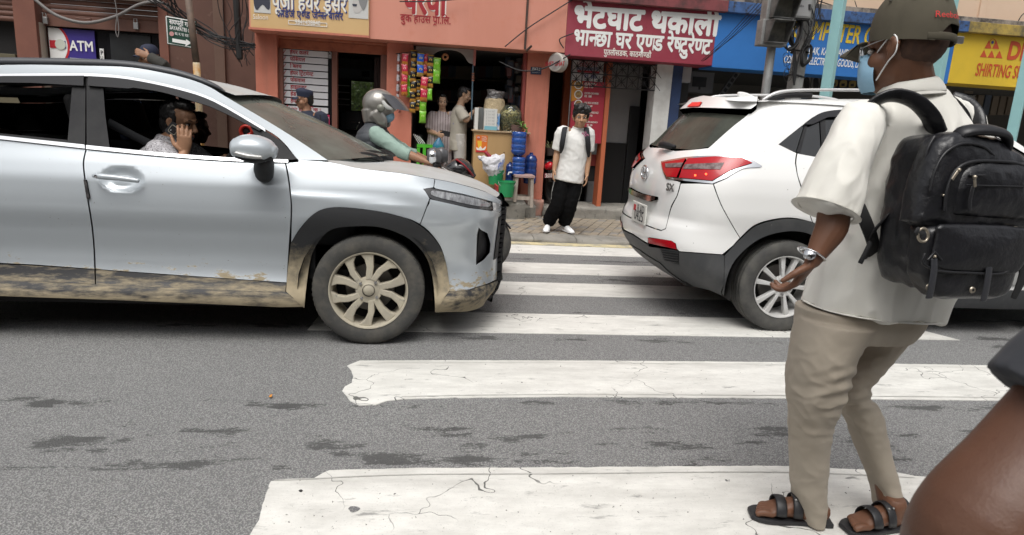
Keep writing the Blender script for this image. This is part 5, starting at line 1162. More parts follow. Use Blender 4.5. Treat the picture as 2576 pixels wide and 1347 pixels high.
for k in 'LR': shoe(w1, J['an'+k], J['to'+k], s1, BLK, name='slipper')
a = thing('phone', 'dark phone held by the woman in striped pyjamas', 'phone', wq(1119, 337, -.27)); MB().box(wq(1119, 336, -.26), (.15, .012, .075), ry=.15).build('case', BLK, a, bevel=.008)
a = thing('carrier_bag', 'small blue-green plastic carrier bag hanging from the striped woman\'s hand', 'bag', wq(1103, 375, -.24))
MB().tube([wq(1106, 348, -.25), wq(1104, 356, -.25), wq(1103, 368, -.25), wq(1102, 384, -.25)], [(.015, .012), (.05, .03), (.085, .05), (.07, .045)], 12, 4, side=(1, 0, 0)).build('sack', mat('blue_polythene', (.03, .13, .24), .35, col2=(.02, .2, .22), scale=9), a, smooth=True)
w2 = thing('person', 'woman in cream printed pyjamas leaning on the grocery counter, seen from the side', 'person', (wq(1150, 400).x, YW, ZF))
s2_ = (wq(1163, 216).z-ZF)/1.70
J = pose((wq(1152, 418).x, YW, ZF), (1, .05), s2_, head=wq(1168, 240), neck=wq(1158, 266), chest=wq(1152, 300), waist=wq(1152, 335), pelvis=wq(1150, 358), shL=wq(1160, 276, .15), shR=wq(1157, 278, -.16), elR=wq(1172, 304, -.2), wrR=wq(1192, 280, -.15), elL=wq(1170, 304, .2))
M_ = body(w2, J, SK_LT, (1, -.15, -.25), voxel=.007, hands={'R': dict(d=(.8, 0, .5), n=(0, .4, -1), t=(0, -1, .2), curl=.3)})
PYJ = cloth('cream_pyjama', (.40, .37, .31), col3=(.20, .21, .28), scale3=9, rng3=(.66, .7))
shirt(w2, J, PYJ, hem=.80, sleeve=.85, loose=.035, sl_r=.075, disp=folds(.006, 8, seed=9)); trousers(w2, J, cloth('pale_pyjama_trousers', (.42, .40, .37), col3=(.6, .58, .55), scale3=9), wide=.03)
hair(w2, J['head'], M_, s2_, SHORT+[((0, -.085, .03), (.04, .035, .04))]); face_parts(w2, J['head'], M_, s2_)
for k in 'LR': shoe(w2, J['an'+k], J['to'+k], s2_, BLK, name='slipper')
# ---- rider and motorcycle
YR = 6.15
rq = lambda u, v, dy=0.: P(u, v, YR+dy)
mo = thing('motorcycle', 'dark motorcycle with a red-edged fairing behind the silver car bonnet', 'motorcycle', (.2, YR, 0))
fwx = rq(1285, 617).x-.30; rwx = fwx-1.28
for xx in (fwx, rwx):
    w_ = bpy.data.objects.new('wheel', None); COL.objects.link(w_); w_.parent = mo; w_.location = V((xx, YR, .30))-base(mo)
    LOC[0] = True; Mx = Matrix.Rotation(R(90), 3, 'X')
    MB().lathe([(.215, .05), (.26, .058), (.285, .045), (.30, .02), (.302, 0), (.30, -.02), (.285, -.045), (.26, -.058), (.215, -.05)], 48, M=Mx).build('tyre', mat('bike_tyre', (.05, .049, .047), .85, col2=(.10, .095, .085), scale=7), w_, smooth=True)
    MB().lathe([(.215, .04), (.2, .03), (.2, -.03), (.215, -.04)], 40, M=Mx).build('rim', BLK, w_, smooth=True)
    sp3 = MB()
    for k in range(6): t = k*math.pi/3; sp3.tube([(0, 0, 0), (.2*math.cos(t), 0, .2*math.sin(t))], .012, 6)
    sp3.build('spoke', BLK, w_); LOC[0] = False
fk = rq(1148, 425)
for dy in (-.09, .09): MB().tube([(fwx, YR+dy, .30), (fwx-.22, YR+dy, .85)], .022, 8).build('fork', STEEL, mo, smooth=True)
MB().tube([(fwx-.30, YR, .45), (fwx-.12, YR, .63), (fwx+.1, YR, .62), (fwx+.28, YR, .45)], [(.07, .01)]*4, 8, 3, side=(0, 1, 0)).build('mudguard', BLK, mo, smooth=True)
BIK = mat('bike_black', (.012, .011, .012), .25, coat=1)
MB().tube([rq(1120, 432, .02), rq(1150, 428), rq(1172, 432), rq(1190, 443)], [(.08, .05), (.11, .11), (.10, .09), (.03, .03)], 14, 4, side=(0, 1, 0)).build('fairing', BIK, mo, smooth=True)
MB().grid([[rq(u, v, dy*(.16-.05*i)) for dy in (-1, -.6, 0, .6, 1)] for i, (u, v) in enumerate(((1145, 401), (1158, 410), (1174, 424), (1189, 441)))]).build('windshield', mat('smoked_screen', (.015, .012, .014), .1, coat=1), mo, smooth=True)
MB().tube([rq(1148, 402, -.16), rq(1166, 415, -.14), rq(1182, 432, -.1), rq(1190, 443, -.04)], .008, 6, 3).build('red_trim', mat('red_trim', (.35, .02, .03), .3), mo, smooth=True)
MB().tube([(rwx-.35, YR, .85), (rwx, YR, .80), (rwx+.55, YR, .78), (fwx-.5, YR, .88), (fwx-.28, YR, .80)], [(.06, .05), (.12, .10), (.13, .08), (.13, .14), (.07, .06)], 12, 4, side=(0, 1, 0)).build('tank_and_seat', BIK, mo, smooth=True)
MB().tube([(rwx, YR, .3), (rwx+.5, YR, .40), (rwx+.85, YR, .45), (fwx-.3, YR, .75)], [(.05, .06), (.12, .14), (.13, .17), (.04, .05)], 12, 3, side=(0, 1, 0)).build('engine', mat('engine_grey', (.06, .06, .06), .5, .6), mo, smooth=True)
hb = [rq(1104, 419, -.34), rq(1118, 422, -.25), rq(1138, 432, -.05), rq(1140, 432, .05), rq(1128, 424, .25), rq(1118, 421, .34)]
MB().tube(hb, .012, 8, 3).build('handlebar', STEEL, mo, smooth=True)
MB().tube([rq(1094, 416, -.42), rq(1106, 419, -.34)], .019, 8).build('grip', BLK, mo, smooth=True)
MB().tube([rq(1106, 419, -.33), rq(1122, 428, -.36), rq(1127, 431, -.38)], .008, 6, 2).build('brake_lever', STEEL, mo, smooth=True)
for (u, v, dy) in ((1093, 395, -.34), (1112, 392, .30)):
    c = rq(u, v, dy)
    MB().tube([rq(1112, 421, dy*.7), rq(u+13, 410, dy), c], .006, 6, 3).tube([c+V((-.03, .0, 0)), c, c+V((.03, 0, 0))], [(.055, .075), (.06, .085), (.045, .065)], 14, 2, side=(0, 1, 0)).build('mirror', mat('mirror_shell', (.10, .10, .105), .35, .3), mo, smooth=True)
MB().tube([rq(1089, 395, -.42), rq(1087.5, 395, -.42)], [(.04, .06)]*2, 14, side=(0, 1, 0)).build('mirror_glass', CHROME, mo)
MB().box((fwx+.13, YR-.02, .80), (.015, .24, .10)).build('front_plate', mat('red_plate', (.35, .03, .03), .5), mo)
ri = thing('person', 'motorcycle rider in a silver helmet, dark padded vest and pale green sleeves', 'person', rq(945, 430))
J = pose((rq(945, 400).x, YR, 0), (1, -.05), 1.0, head=rq(958, 275), neck=rq(945, 318), chest=rq(940, 355), waist=rq(944, 395), pelvis=rq(950, 430), shR=rq(948, 340, -.20), shL=rq(955, 340, .18), elR=rq(1010, 383, -.30), elL=rq(1020, 380, .28), wrR=rq(1075, 408, -.36), wrL=rq(1095, 412, .33),
         hipR=rq(955, 432, -.1), hipL=rq(955, 432, .1), knR=rq(1040, 455, -.22), knL=rq(1040, 455, .22), anR=rq(1020, 560, -.2), anL=rq(1020, 560, .2), toR=rq(1050, 575, -.2), toL=rq(1050, 575, .2))
M_ = body(ri, J, SK_BR, (1, -.1, -.12), hands={'R': dict(d=(.85, .0, -.25), n=(.2, .15, -1), t=(0, 1, 0), curl=.5), 'L': dict(d=(.85, 0, -.25), n=(.2, 0, -1), t=(0, -1, 0), curl=.5)}, voxel=.007)
shirt(ri, J, cloth('mint_cotton', (.27, .37, .32)), sleeve=1.32, loose=.008, off=.012, disp=folds(.008, 11, seed=1), sl_r=.050, name='sweatshirt')
mb = MB(); mb.tube([J['pelvis']-V((0, 0, .02)), J['waist'], J['chest'], J['chest'].lerp(J['neck'], .6), J['neck']+V((0, 0, .03))], [(.20, .16), (.20, .155), (.205, .16), (.175, .13), (.085, .085)], 20, 4, side=J['r'], kr=.2)
ca_ = J['chest']
vest = remesh(mb, .009, 2, base(ri), disp=lambda p: .010*abs(math.sin((p.z-(p.x-ca_.x)*.2)*42))**.6-.004+.004*noise.noise(p*18)); link('vest', vest, cloth('charcoal_padded', (.042, .047, .055), rough=.6), ri)
trousers(ri, J, cloth('black_cotton', (.0045, .0045, .005), spec=.12, sheen=0.))
for k in 'LR': shoe(ri, J['an'+k], J['to'+k], 1., BLK)
q = lambda x, y, z: J['head']+M_ @ V((x, y, z)); hm = MB()
hm.ell(q(0, -.02, .04), (.128, .150, .135), M_, 24, 16)
hm.tube([q(0, -.07, -.02), q(0, -.05, -.12)], [(.11, .10), (.105, .09)], 18, 2, side=M_ @ V((1, 0, 0)), kr=.2)
for k in (-1, 1): hm.tube([q(k*.10, -.02, -.04), q(k*.098, .04, -.10), q(k*.085, .065, -.135)], [(.03, .07), (.028, .055), (.022, .03)], 10, 3, side=M_ @ V((1, 0, 0)))
me = remesh(hm, .007, 3, base(ri)); HELM = mat('helmet_silver', (.30, .285, .26), .35, .6, coat=.5, col2=(.22, .21, .195), scale=5)
link('helmet', me, HELM, ri)
rows = [[q(.128*math.sin(a)*1.03, .012+.150*math.cos(a)*k_+dy, z_) for a in np.linspace(-1.45, 1.45, 15)] for k_, dy, z_ in ((.92, -.02, .135), (1.02, .02, .10), (1.06, .065, .055), (1.0, .10, .025))]
MB().grid(rows).build('visor', mat('smoked_visor', (.05, .048, .055), .12, coat=1), ri, smooth=True)
for k in (-1, 1):
    MB().lathe([(.0005, .018), (.022, .016), (.032, .008), (.036, -.02)], 20, c=q(k*.128, .02, .01), M=M_ @ Matrix.Rotation(R(90)*k, 3, 'Y')).build('visor_hinge', mat('helmet_hinge', (.20, .20, .17), .4, .3), ri, smooth=True)
    MB().tube([q(k*.125, .03, .07), q(k*.128, .07, .03), q(k*.112, .12, .02)], [(.006, .014), (.007, .02), (.005, .012)], 8, 3, side=M_ @ V((1, 0, 0))).build('visor_arm', mat('pale_grey_plastic', (.5, .5, .48), .4), ri, smooth=True)
MASK = mat('surgical_mask', (.30, .50, .66), .8, col2=(.26, .46, .62), scale=6, bump=.25, bscale=60, stretch=(1, 1, 4))
MB().ell(q(0, .062, -.050), (.062, .068, .058), M_, 18, 12).build('face_mask', MASK, ri, smooth=True)
face_parts(ri, J['head'], M_, 1., lip=False)
# ---- driver and passenger
YD = Y0+.50
dq = lambda u, v, dy=0.: P(u, v, YD+dy)
dr = thing('person', 'driver in a grey swirl-print shirt talking on a phone at the silver car window', 'person', dq(440, 420))
hc = dq(452, 312)
J = pose((dq(420, 400).x, YD, .3), (1, -.05), 1.0, head=hc, neck=dq(427, 358), chest=dq(415, 405), waist=dq(408, 470), pelvis=dq(405, 520), shR=dq(398, 385, -.18), shL=dq(470, 385, .22), elR=dq(452, 432, -.26), wrR=dq(463, 384, -.20), elL=dq(530, 420, .28), wrL=dq(572, 398, .10),
         hipR=dq(405, 525, -.1), hipL=dq(405, 525, .1), knR=dq(540, 500, -.12), knL=dq(540, 500, .12), anR=dq(600, 620, -.1), anL=dq(600, 620, .1), toR=dq(640, 625, -.1), toL=dq(640, 625, .1))
fd = V((.93, -.30, -.10))
M_ = body(dr, J, skin_mat('skin_driver', (.40, .215, .125)), fd, hands={'R': dict(d=(.10, -.05, 1), n=(-.35, .9, 0), t=(-1, -.4, .1), curl=.28, spread=.2, s=1.08), 'L': dict(d=(.8, -.2, -.3), n=(.2, -.5, -1), t=(0, -1, .3), curl=.6)}, voxel=.0045, fat=1.1, headscale=1.08)
def h_sw(nt, b, c):
    w = N(nt, 'TexNoise'); w.inputs['Scale'].default_value = 11; w.inputs['Detail'].default_value = 1; w.inputs['Distortion'].default_value = 3.5
    tc = N(nt, 'TexCoord'); nt.links.new(tc.outputs['Object'], w.inputs['Vector']); f = math_(nt, 'FRACT', math_(nt, 'MULTIPLY', w.outputs['Fac'], 7.))
    return mixc(nt, ramp(nt, f, .42, .5), (.20, .19, .20), (.50, .49, .51))
shirt(dr, J, cloth('swirl_shirt', (.35, .34, .35), hook=h_sw), sleeve=.98, loose=.02, fat=1.15, high=.035, disp=folds(.004, 12, seed=2), voxel=.007)
trousers(dr, J, cloth('black_cotton', (.0045, .0045, .005), spec=.12, sheen=0.))
hair(dr, hc, M_, 1.08, [((0, -.035, .05), (.081, .085, .09)), ((0, -.058, -.005), (.072, .058, .075)), ((0, .02, .11), (.065, .062, .032)), ((-.066, .004, .03), (.016, .025, .04)), ((.066, .004, .03), (.016, .025, .04)), ((0, .055, .105), (.05, .03, .022))], .005)
face_parts(dr, hc, M_, 1.08, lash=True)
ph = thing('phone', 'black phone with a square camera bump at the driver\'s ear', 'phone', dq(450, 335, -.2))
pa, pb = dq(425, 318, -.17), dq(478, 360, -.185); ax = (pb-pa).normalized(); wd_ = ax.cross(V((0, -1, .1))).normalized(); nn = wd_.cross(ax).normalized(); nn = -nn if nn.y > 0 else nn
cc = pa.lerp(pb, .5); rr_ = []
def rrect(a, b, r, n=5): return [(sx*(a-r)+r*math.cos(t0+math.pi/2*j/n), sy*(b-r)+r*math.sin(t0+math.pi/2*j/n)) for sx, sy, t0 in ((1, 1, 0), (-1, 1, math.pi/2), (-1, -1, math.pi), (1, -1, 3*math.pi/2)) for j in range(n+1)]
mp_ = lambda o, c0: (lambda p: c0+ax*p[0]+wd_*p[1]+nn*o)
MB().prism(rrect(.080, .040, .012), mp_(-.005, cc), mp_(.005, cc)).build('phone_case', BLK, ph)
cb = cc-ax*.042+wd_*.0
MB().prism(rrect(.025, .026, .010), mp_(.0055, cb), mp_(.0085, cb)).build('camera_frame', mat('champagne_metal', (.5, .46, .38), .3, .8), ph)
MB().prism(rrect(.021, .022, .008), mp_(.0086, cb), mp_(.0095, cb)).build('camera_glass', BIK, ph)
MB().prism(rrect(.005, .005, .0049), mp_(.0096, cb-ax*.01+wd_*.010), mp_(.0105, cb-ax*.01+wd_*.010)).build('camera_lens', STEEL, ph)
YQ = Y0+1.30; pq = lambda u, v, dy=0.: P(u, v, YQ+dy)
ps = thing('person', 'shadowy front passenger beyond the driver, face in profile', 'person', pq(480, 420))
J = pose((pq(450, 400).x, YQ, .3), (1, 0), .95, head=pq(492, 325), neck=pq(480, 365), chest=pq(470, 400), waist=pq(462, 450), pelvis=pq(460, 490), shR=pq(470, 385, -.18), shL=pq(470, 385, .18), elR=pq(490, 430, -.2), elL=pq(490, 430, .2), wrR=pq(530, 440, -.1), wrL=pq(530, 440, .1),
         hipR=pq(460, 495, -.1), hipL=pq(460, 495, .1), knR=pq(560, 480, -.1), knL=pq(560, 480, .1), anR=pq(600, 570, -.1), anL=pq(600, 570, .1), toR=pq(630, 575, -.1), toL=pq(630, 575, .1))
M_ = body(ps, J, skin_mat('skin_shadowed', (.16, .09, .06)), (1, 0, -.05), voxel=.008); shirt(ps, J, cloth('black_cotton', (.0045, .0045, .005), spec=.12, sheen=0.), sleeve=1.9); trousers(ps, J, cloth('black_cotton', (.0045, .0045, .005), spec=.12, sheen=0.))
hair(ps, J['head'], M_, 1., SHORT+[((k*.07, -.02, -.02), (.025, .06, .09)) for k in (-1, 1)])
a = thing('hanging_shirt', 'pale blue shirt hanging at the far rear window inside the silver car', 'shirt', P(345, 300, Y0+1.5))
hg = lambda u, v: P(u, v, Y0+1.50)
def strip(name, L_, R_, mt, par, amp=.015):
    rows = [[hg(ua+(ub-ua)*j/6, va+(vb-va)*j/6)+V((0, amp*math.sin(j*2.1+i), 0)) for j in range(7)] for i, ((ua, va), (ub, vb)) in enumerate(zip(L_, R_))]
    o = MB().grid(rows).build(name, mt, par, smooth=True); sd = o.modifiers.new('s', 'SOLIDIFY'); sd.thickness = .006
LB = cloth('pale_blue_cloth', (.30, .38, .62))
strip('sleeve', [(336, 253), (341, 280), (342, 310), (335, 345)], [(354, 257), (352, 280), (347, 310), (341, 345)], LB, a)
strip('cuff', [(300, 332), (302, 352)], [(340, 335), (338, 353)], LB, a)
a = thing('dashboard_fan', 'small round red fan on the silver car dashboard beside the windscreen pillar', 'fan', P(622, 332, Y0+.35))
c = P(620, 331, Y0+.35); MB().lathe([(.040, -.01), (.043, .012), (.028, .016), (.022, .0)], 24, c=c, M=Matrix.Rotation(R(90), 3, 'X')).build('housing', mat('red_plastic', (.6, .035, .02), .35), a, smooth=True)
MB().lathe([(.0005, .008), (.022, .006), (.026, .0)], 20, c=c, M=Matrix.Rotation(R(90), 3, 'X')).build('fan_hub', BLK, a, smooth=True)
MB().tube([c+V((.02, 0, -.02)), c+V((.06, 0, -.10))], .018, 8).build('bracket', mat('red_plastic', (.6, .035, .02), .35), a)
# ------------------------------------------------------------------ painted and printed signs
NAVYI = mat('navy_ink', (.02, .035, .17), .6); REDI = mat('red_ink', (.36, .02, .03), .6); CREAM = mat('cream_ink', (.75, .72, .66), .6); YELI = mat('yellow_ink', (.72, .50, .03), .6); ORI = mat('brick_ink', (.50, .07, .02), .6); GRYI = mat('grey_ink', (.33, .33, .33), .6)
YH = YS-.05
hb_ = thing('signboard', 'beige hair salon signboard with portraits and blue lettering on the orange fascia', 'sign', P(778, 60, YH))
x0, x1, z0 = P(631, 60, YH).x, P(928, 70, YH).x, P(780, 79, YH).z
MB().bb((x0, YH, z0), (x1, YS-.002, z0+.72)).build('board', mat('beige_flex', (.62, .42, .20), .5, col2=(.56, .37, .17), scale=1), hb_)
fr = MB().bb((x0-.03, YH-.01, z0-.03), (x1+.01, YS-.004, z0-.002)); fr.build('board_frame', ORANGE, hb_)
Yt = YH-.006
text('पूजा हेयर ड`ेसर', (686.5, 23.5), (873.5, 33.5), Yt+.002, NAVYI, hb_, .035, 1.5); text('पूजा हेयर ड`ेसर', (684, 21), (871, 31), Yt, CREAM, hb_, .03, 1.5)
text("लेिडज ए{ण}ड जे{न}स पाल'र", (697, 43), (863, 51), Yt, NAVYI, hb_, .03, 1.35)
text('9841438840', (742, 61), (806, 65), Yt, CREAM, hb_, .02, 1.3); text('Saloon', (636, 48), (675, 50), Yt, CREAM, hb_, .01, 1.2)
def outl(u0, u1, v0, v1, Y, w, mt, par):
    a, b = P(u0, v0, Y), P(u1, v1, Y); zt, zb = max(a.z, b.z), min(a.z, b.z)
    m_ = MB(); m_.bb((a.x, Y, zt-w), (b.x, Y+.003, zt)).bb((a.x, Y, zb), (b.x, Y+.003, zb+w)).bb((a.x, Y, zb+w), (a.x+w, Y+.003, zt-w)).bb((b.x-w, Y, zb+w), (b.x, Y+.003, zt-w)); m_.build('border', mt, par)
outl(725, 823, 51, 69, Yt, .008, CREAM, hb_)
def flat(name, u0, u1, v0, v1, Y, mt, par, d=.004): # small upright panel seen between two photograph corners
    a, b = P(u0, (v0+v1)/2, Y), P(u1, (v0+v1)/2, Y); um = (u0+u1)/2
    return MB().bb((a.x, Y, P(um, v1, Y).z), (b.x, Y+d, P(um, v0, Y).z)).build(name, mt, par)
flat('portrait_panel', 638, 680, -60, 33, Yt, mat('pale_photo', (.55, .55, .53), .5), hb_); flat('portrait_panel', 877, 927, -60, 47, Yt, mat('pale_photo', (.55, .55, .53), .5), hb_)
def blob(name, px, Y, mt, par, d=.002): MB().prism([tuple(P(u, v, Y)) for u, v in px], lambda p: V(p), lambda p: V(p)+V((0, d, 0))).build(name, mt, par)
DKP = mat('photo_dark', (.035, .04, .06), .5); MIDP = mat('photo_grey', (.22, .22, .22), .5)
blob('portrait_figure', cat([(641, -40), (638, 5), (646, 26), (660, 12), (672, 24), (679, 20), (677, -20), (664, -40)], 3), Yt-.003, DKP, hb_)
blob('portrait_figure', cat([(893, -30), (887, 8), (890, 30), (903, 33), (910, 25), (920, 12), (926, -5), (915, -40)], 3), Yt-.003, mat('pale_skin_print', (.5, .48, .46), .5), hb_); blob('portrait_hair', cat([(884, -8), (900, -2), (905, 12), (914, 26), (923, 8), (926, -30), (890, -30)], 3), Yt-.005, MIDP, hb_)
blob('portrait_glasses', [(886, 10), (898, 11), (897, 17), (888, 16)], Yt-.006, DKP, hb_)
Yt = YS-.004
text('परवी', (1016.5, 35), (1125, 41.5), Yt+.002, CREAM, shop, .05, 1.75); text('परवी', (1014, 32.5), (1122, 39), Yt, REDI, shop, .045, 1.75)
text('बुक हाउस प`ा.िल.', (1007, 54), (1134, 62), Yt, REDI, shop, .02, 1.3)
Ym = YS-.001
text('भेटघाट थकाली', (1441, 66), (1806, 90), Ym, WHITE, shop, .05, 1.06, .02)
text('भा{न}छा घर ए{ण}ड रे{ष}टुरे{ण}ट', (1441, 112), (1786, 137), Ym, WHITE, shop, .04, 1.32, .05)
text('पुतलीसडक, काठमा{ण}डौ', (1518, 138), (1637, 146), Ym, CREAM, shop, .025, 1.35, .05)
text('COMPUTER C', (1990, 93), (2192, 114), Ym, YELI, shop, .035, 1.75, .16)
text('PUTALISADAK, KATHMANDU, PH:', (1979, 133), (2165, 145), Ym, WHITE, shop, .025, 1.9, .18)
text('CONSUMER ELECTRONIC GOODS, LAPTOP', (1970, 158), (2190, 173), Ym, WHITE, shop, .025, 2.1, .2)
text('DE', (2531, 148), (2584, 153), Ym, ORI, shop, .05, 1.25, .05); text('SHIRTING SUITING', (2452, 190), (2620, 202), Ym, ORI, shop, .03, 1.95, .12)
tri = MB(); dr_ = lambda pts: tri.prism([tuple(P(u, v, Ym)) for u, v in pts], lambda p: V(p), lambda p: V(p)+V((0, .002, 0)))
for i in range(3): u = 2465+i*19.5; dr_([(u, 144+i*1.2), (u+17.5, 145+i*1.2), (u+11, 126+i)])
for i in range(2): u = 2477+i*19; dr_([(u, 122+i), (u+17.5, 123+i), (u+11, 102+i)])
for k in range(5): MB().add(tri.v[k*6:k*6+6], [(0, 1, 2), (5, 4, 3), (0, 3, 4, 1), (1, 4, 5, 2), (2, 5, 3, 0)]).build('logo_triangle', ORI, shop)
c = P(2497, 107, Ym-.003); MB().lathe([(.0005, .002), (.022, .002), (.022, 0)], 20, c=c, M=Matrix.Rotation(R(90), 3, 'X')).build('logo_dot', NAVYI, shop); MB().tube([c+V((.05*math.cos(t), 0, .05*math.sin(t))) for t in np.linspace(-.3, 3.4, 14)], .004, 6).build('logo_arc', ORI, shop)
a = thing('drain_pipe', 'thin dark iron strip running down the orange fascia beside the maroon sign', 'pipe', P(1324, 60, YS-.03))
MB().bb((P(1322, 60, YS-.03).x, YS-.03, P(1324, 125, YS).z), (P(1327, 60, YS-.03).x, YS-.003, ZT+.4)).build('strip', RUST, a); MB().tube([P(1325, 128, YS-.04), P(1336, 117, YS-.08)], .018, 8).build('bracket', RUST, a)
# salon front: glass panel with service strips
Yg = YF+.14
slab('salon_glass', (XA1+.06, Yg+.02, ZP), (fx(832, 240), Yg+.03, SH0-.1), mat('dark_glass', (.012, .012, .014), .12)); slab('door_frame', (fx(832, 240)+.001, YF+.1, ZP), (fx(846, 240), YF+.22, SH0-.1), mat('brown_frame', (.16, .06, .04), .6))
sv = thing('service_list', 'white strips of red salon service names stuck on the dark shop glass', 'sign', P(765, 290, Yg))
xs0, xs1 = P(702, 200, Yg).x, P(825, 200, Yg).x
STR_ = mat('white_strip', (.60, .60, .62), .5)
names = ['हेयर कलर', 'फेिसयल', 'ि{ब}लच', 'हेयर ि\u091f`टमे{न}ट', 'फेसवास', 'हाइलाइट', 'हेड मसाज', 'हेयर कट', 'यहाँ Hair spa गरि{न}छ ।']
for i, nme in enumerate(names):
    v = 127.5+i*17.4+(2 if i == 8 else 0); zc = P(764, v+7, Yg).z; hh = .040
    o = MB().bb((xs0, Yg-.004, zc-hh), (xs1+.0, Yg+.012, zc+hh)).build('strip', STR_, sv)
    ya = Yg-.006; base_ = lambda x: (x, ya, zc-.020); EM = .070; wl = shape(nme)[2]*EM
    if i < 8:
        text(nme, base_(xs0+.155), base_(xs0+.155+wl), 0, REDI, o, .03, 1.1, three=True)
        c = V((xs0+.05, ya, zc)); MB().prism([(0, 0), (.018, -.024), (.055, .036), (.05, .04), (.018, -.006), (.006, .008)], lambda p: c+V((p[0], 0, p[1])), lambda p: c+V((p[0], .003, p[1]))).build('tick', REDI, o)
    else: text(nme, base_(xs0+.03), base_(xs1-.1), 0, REDI, o, .02, 1.15, three=True)
a = thing('poster', 'crimson poster low on the salon glass behind the policeman', 'poster', P(815, 315, Yg)); flat('sheet', 770, 829, 288, 345, Yg, mat('crimson_print', (.45, .015, .09), .5), a, .01)
text('केर', (806, 334), (828, 337), Yg-.004, WHITE, a, .05, 1.4); text('का नमुना', (806, 299), (828, 301), Yg-.004, CREAM, a, .02, 1.2)
a = thing('padlock', 'steel padlock hanging at the salon door edge', 'padlock', P(830, 142, YF+.05)); c = P(830, 143, YF+.05); MB().box(c, (.045, .02, .05)).build('lock_body', STEEL, a, bevel=.005); MB().tube([c+V((.015*k, 0, z)) for k, z in ((-1, .02), (-1, .05), (0, .065), (1, .05), (1, .02))], .006, 6, 3).build('shackle', STEEL, a, smooth=True)
a = thing('curtain', 'brown curtain gathered at the right of the salon doorway', 'curtain', P(955, 190, YF+.3))
rows = [[V((P(941, 190, YF+.3).x+(P(969, 190, YF+.3).x-P(941, 190, YF+.3).x)*j/40, YF+.30+.022*math.sin(j*1.05), P(955, v, YF+.3).z)) for j in range(41)] for v in (146, 190, 260, 330)]
o = MB().grid(rows).build('cloth', cloth('brown_curtain', (.075, .045, .042)), a, smooth=True)
a = thing('wall_mirror', 'salon mirror on the back wall reflecting green trees', 'mirror', P(910, 245, 12.6))
MB().box(P(912, 256, 12.6), (P(940, 245, 12.6).x-P(884, 245, 12.6).x, .02, .70), rz=R(5)).build('mirror_glass', mat('mirror', (.9, .9, .9), .02, 1.), a)
for v in (214, 231, 248, 262): flat('mirrored_slat', 842, 880, v, v+3, 12.5, mat('white_strip', (.60, .60, .62), .5), shop)  # white bars imitate the mirror image of the service strips
flat('valance', 845, 941, 174, 199, 12.4, mat('blue_grey_wall', (.12, .135, .15), .8), shop); flat('switch_panel', 910, 930, 179, 194, 12.38, BLK, shop)
for k in range(4): flat('wall_picture', 850+k*22, 868+k*22, 150, 172, 12.4, mat('dim_picture', (.06, .055, .05), .6, col2=(.10, .08, .07), scale=6), shop)
a = thing('salon_chair', 'black salon chair in the dim doorway', 'chair', P(890, 340, 11.3)); MB().tube([P(890, 325, 11.3), P(890, 285, 11.35)], [(.24, .06), (.22, .05)], 12, 2, side=(1, 0, 0)).build('backrest', BLK, a, smooth=True); MB().tube([P(890, 345, 11.0), P(890, 345, 11.4)], [(.26, .05)]*2, 12, side=(1, 0, 0)).build('seat', BLK, a, smooth=True); MB().tube([P(890, 350, 11.2), P(890, 395, 11.2)], .05, 10).build('pedestal', CHROME, a)
fr_ = [P(878, 306, 11.2), P(884, 326, 11.2), P(897, 310, 11.2)]; MB().tube([P(880, 307, 11.2), P(904, 308, 11.2), P(896, 327, 11.2), P(872, 325, 11.2)], .008, 6).build('arm_frame', CHROME, a)
tr = thing('tree', 'leafy green tree on the viewer\'s side pavement, seen in the salon mirror', 'tree', (.3, -6.6, 0))
MB().tube([(.3, -6.6, 0), (.35, -6.6, 1.2), (.4, -6.6, 2.4)], [.16, .12, .08], 10, 3).build('trunk', mat('bark', (.10, .075, .05), .9), tr, smooth=True)
lm = MB()
for k in range(2600):
    d = V((random.gauss(0, 1), random.gauss(0, 1), random.gauss(0, 1))).normalized()*(random.random()**.4); c = V((.35+d.x*2.0, -6.6+d.y*1.5, 2.6+d.z*1.5)); s = .09; t = V((random.gauss(0, 1), random.gauss(0, 1), random.gauss(0, 1))).normalized(); w = t.orthogonal().normalized()
    lm.add([c, c+t*s+w*s*.5, c+t*s*2, c+t*s-w*s*.5], [(0, 1, 2, 3)])
lm.build('crown', mat('leaf_green', (.07, .12, .025), .6, col2=(.11, .17, .04), scale=2), tr, kind='stuff')
# ------------------------------------------------------------------ grocery shop
Yc = 9.78
a = thing('arched_valance', 'greyish white arched board across the top of the grocery doorway', 'valance', P(1120, 135, YF+.05))
arc = [(1046, 116), (1192, 125), (1192, 163)]+cat([(1192, 163), (1178, 157), (1167, 140), (1152, 130), (1130, 126), (1105, 129), (1090, 138), (1078, 148)], 3)+[(1046, 146)]
MB().prism([tuple(P(u, v, YF+.06)) for u, v in arc], lambda p: V(p), lambda p: V(p)+V((0, .03, 0))).build('board', mat('valance_paint', (.36, .33, .31), .7, col2=(.28, .26, .25), scale=4), a, bevel=.006)
flat('edge_strip', 1191, 1197, 122, 166, YF+.05, mat('pink_paint', (.42, .15, .13), .6), a, .04)
a = thing('hanging_garland', 'thin striped rod hanging from the grocery lintel', 'ornament', P(1189, 230, YF+.02)); MB().tube([P(1190, 166, YF+.02), P(1186, 300, YF+.02)], .011, 8).build('rod', mat('blue_grey_rod', (.08, .13, .17), .5), a)
for v in (186, 192, 197, 203): MB().ell(P(1190, v, YF+.02), (.022, .022, .014)).build('bead', mat('rust_bead', (.25, .10, .06), .6), a, smooth=True)
a = thing('marigold', 'dried marigold flower hanging under the grocery arch', 'flower', P(1120, 144, YF+.04))
c = P(1120, 144, YF+.03)
for k in range(12): t = k*math.pi/6; MB().ell(c+V((.035*math.cos(t), -.01, .035*math.sin(t))), (.016, .012, .016)).build('petal', mat('dried_orange', (.45, .2, .09), .8), a, smooth=True)
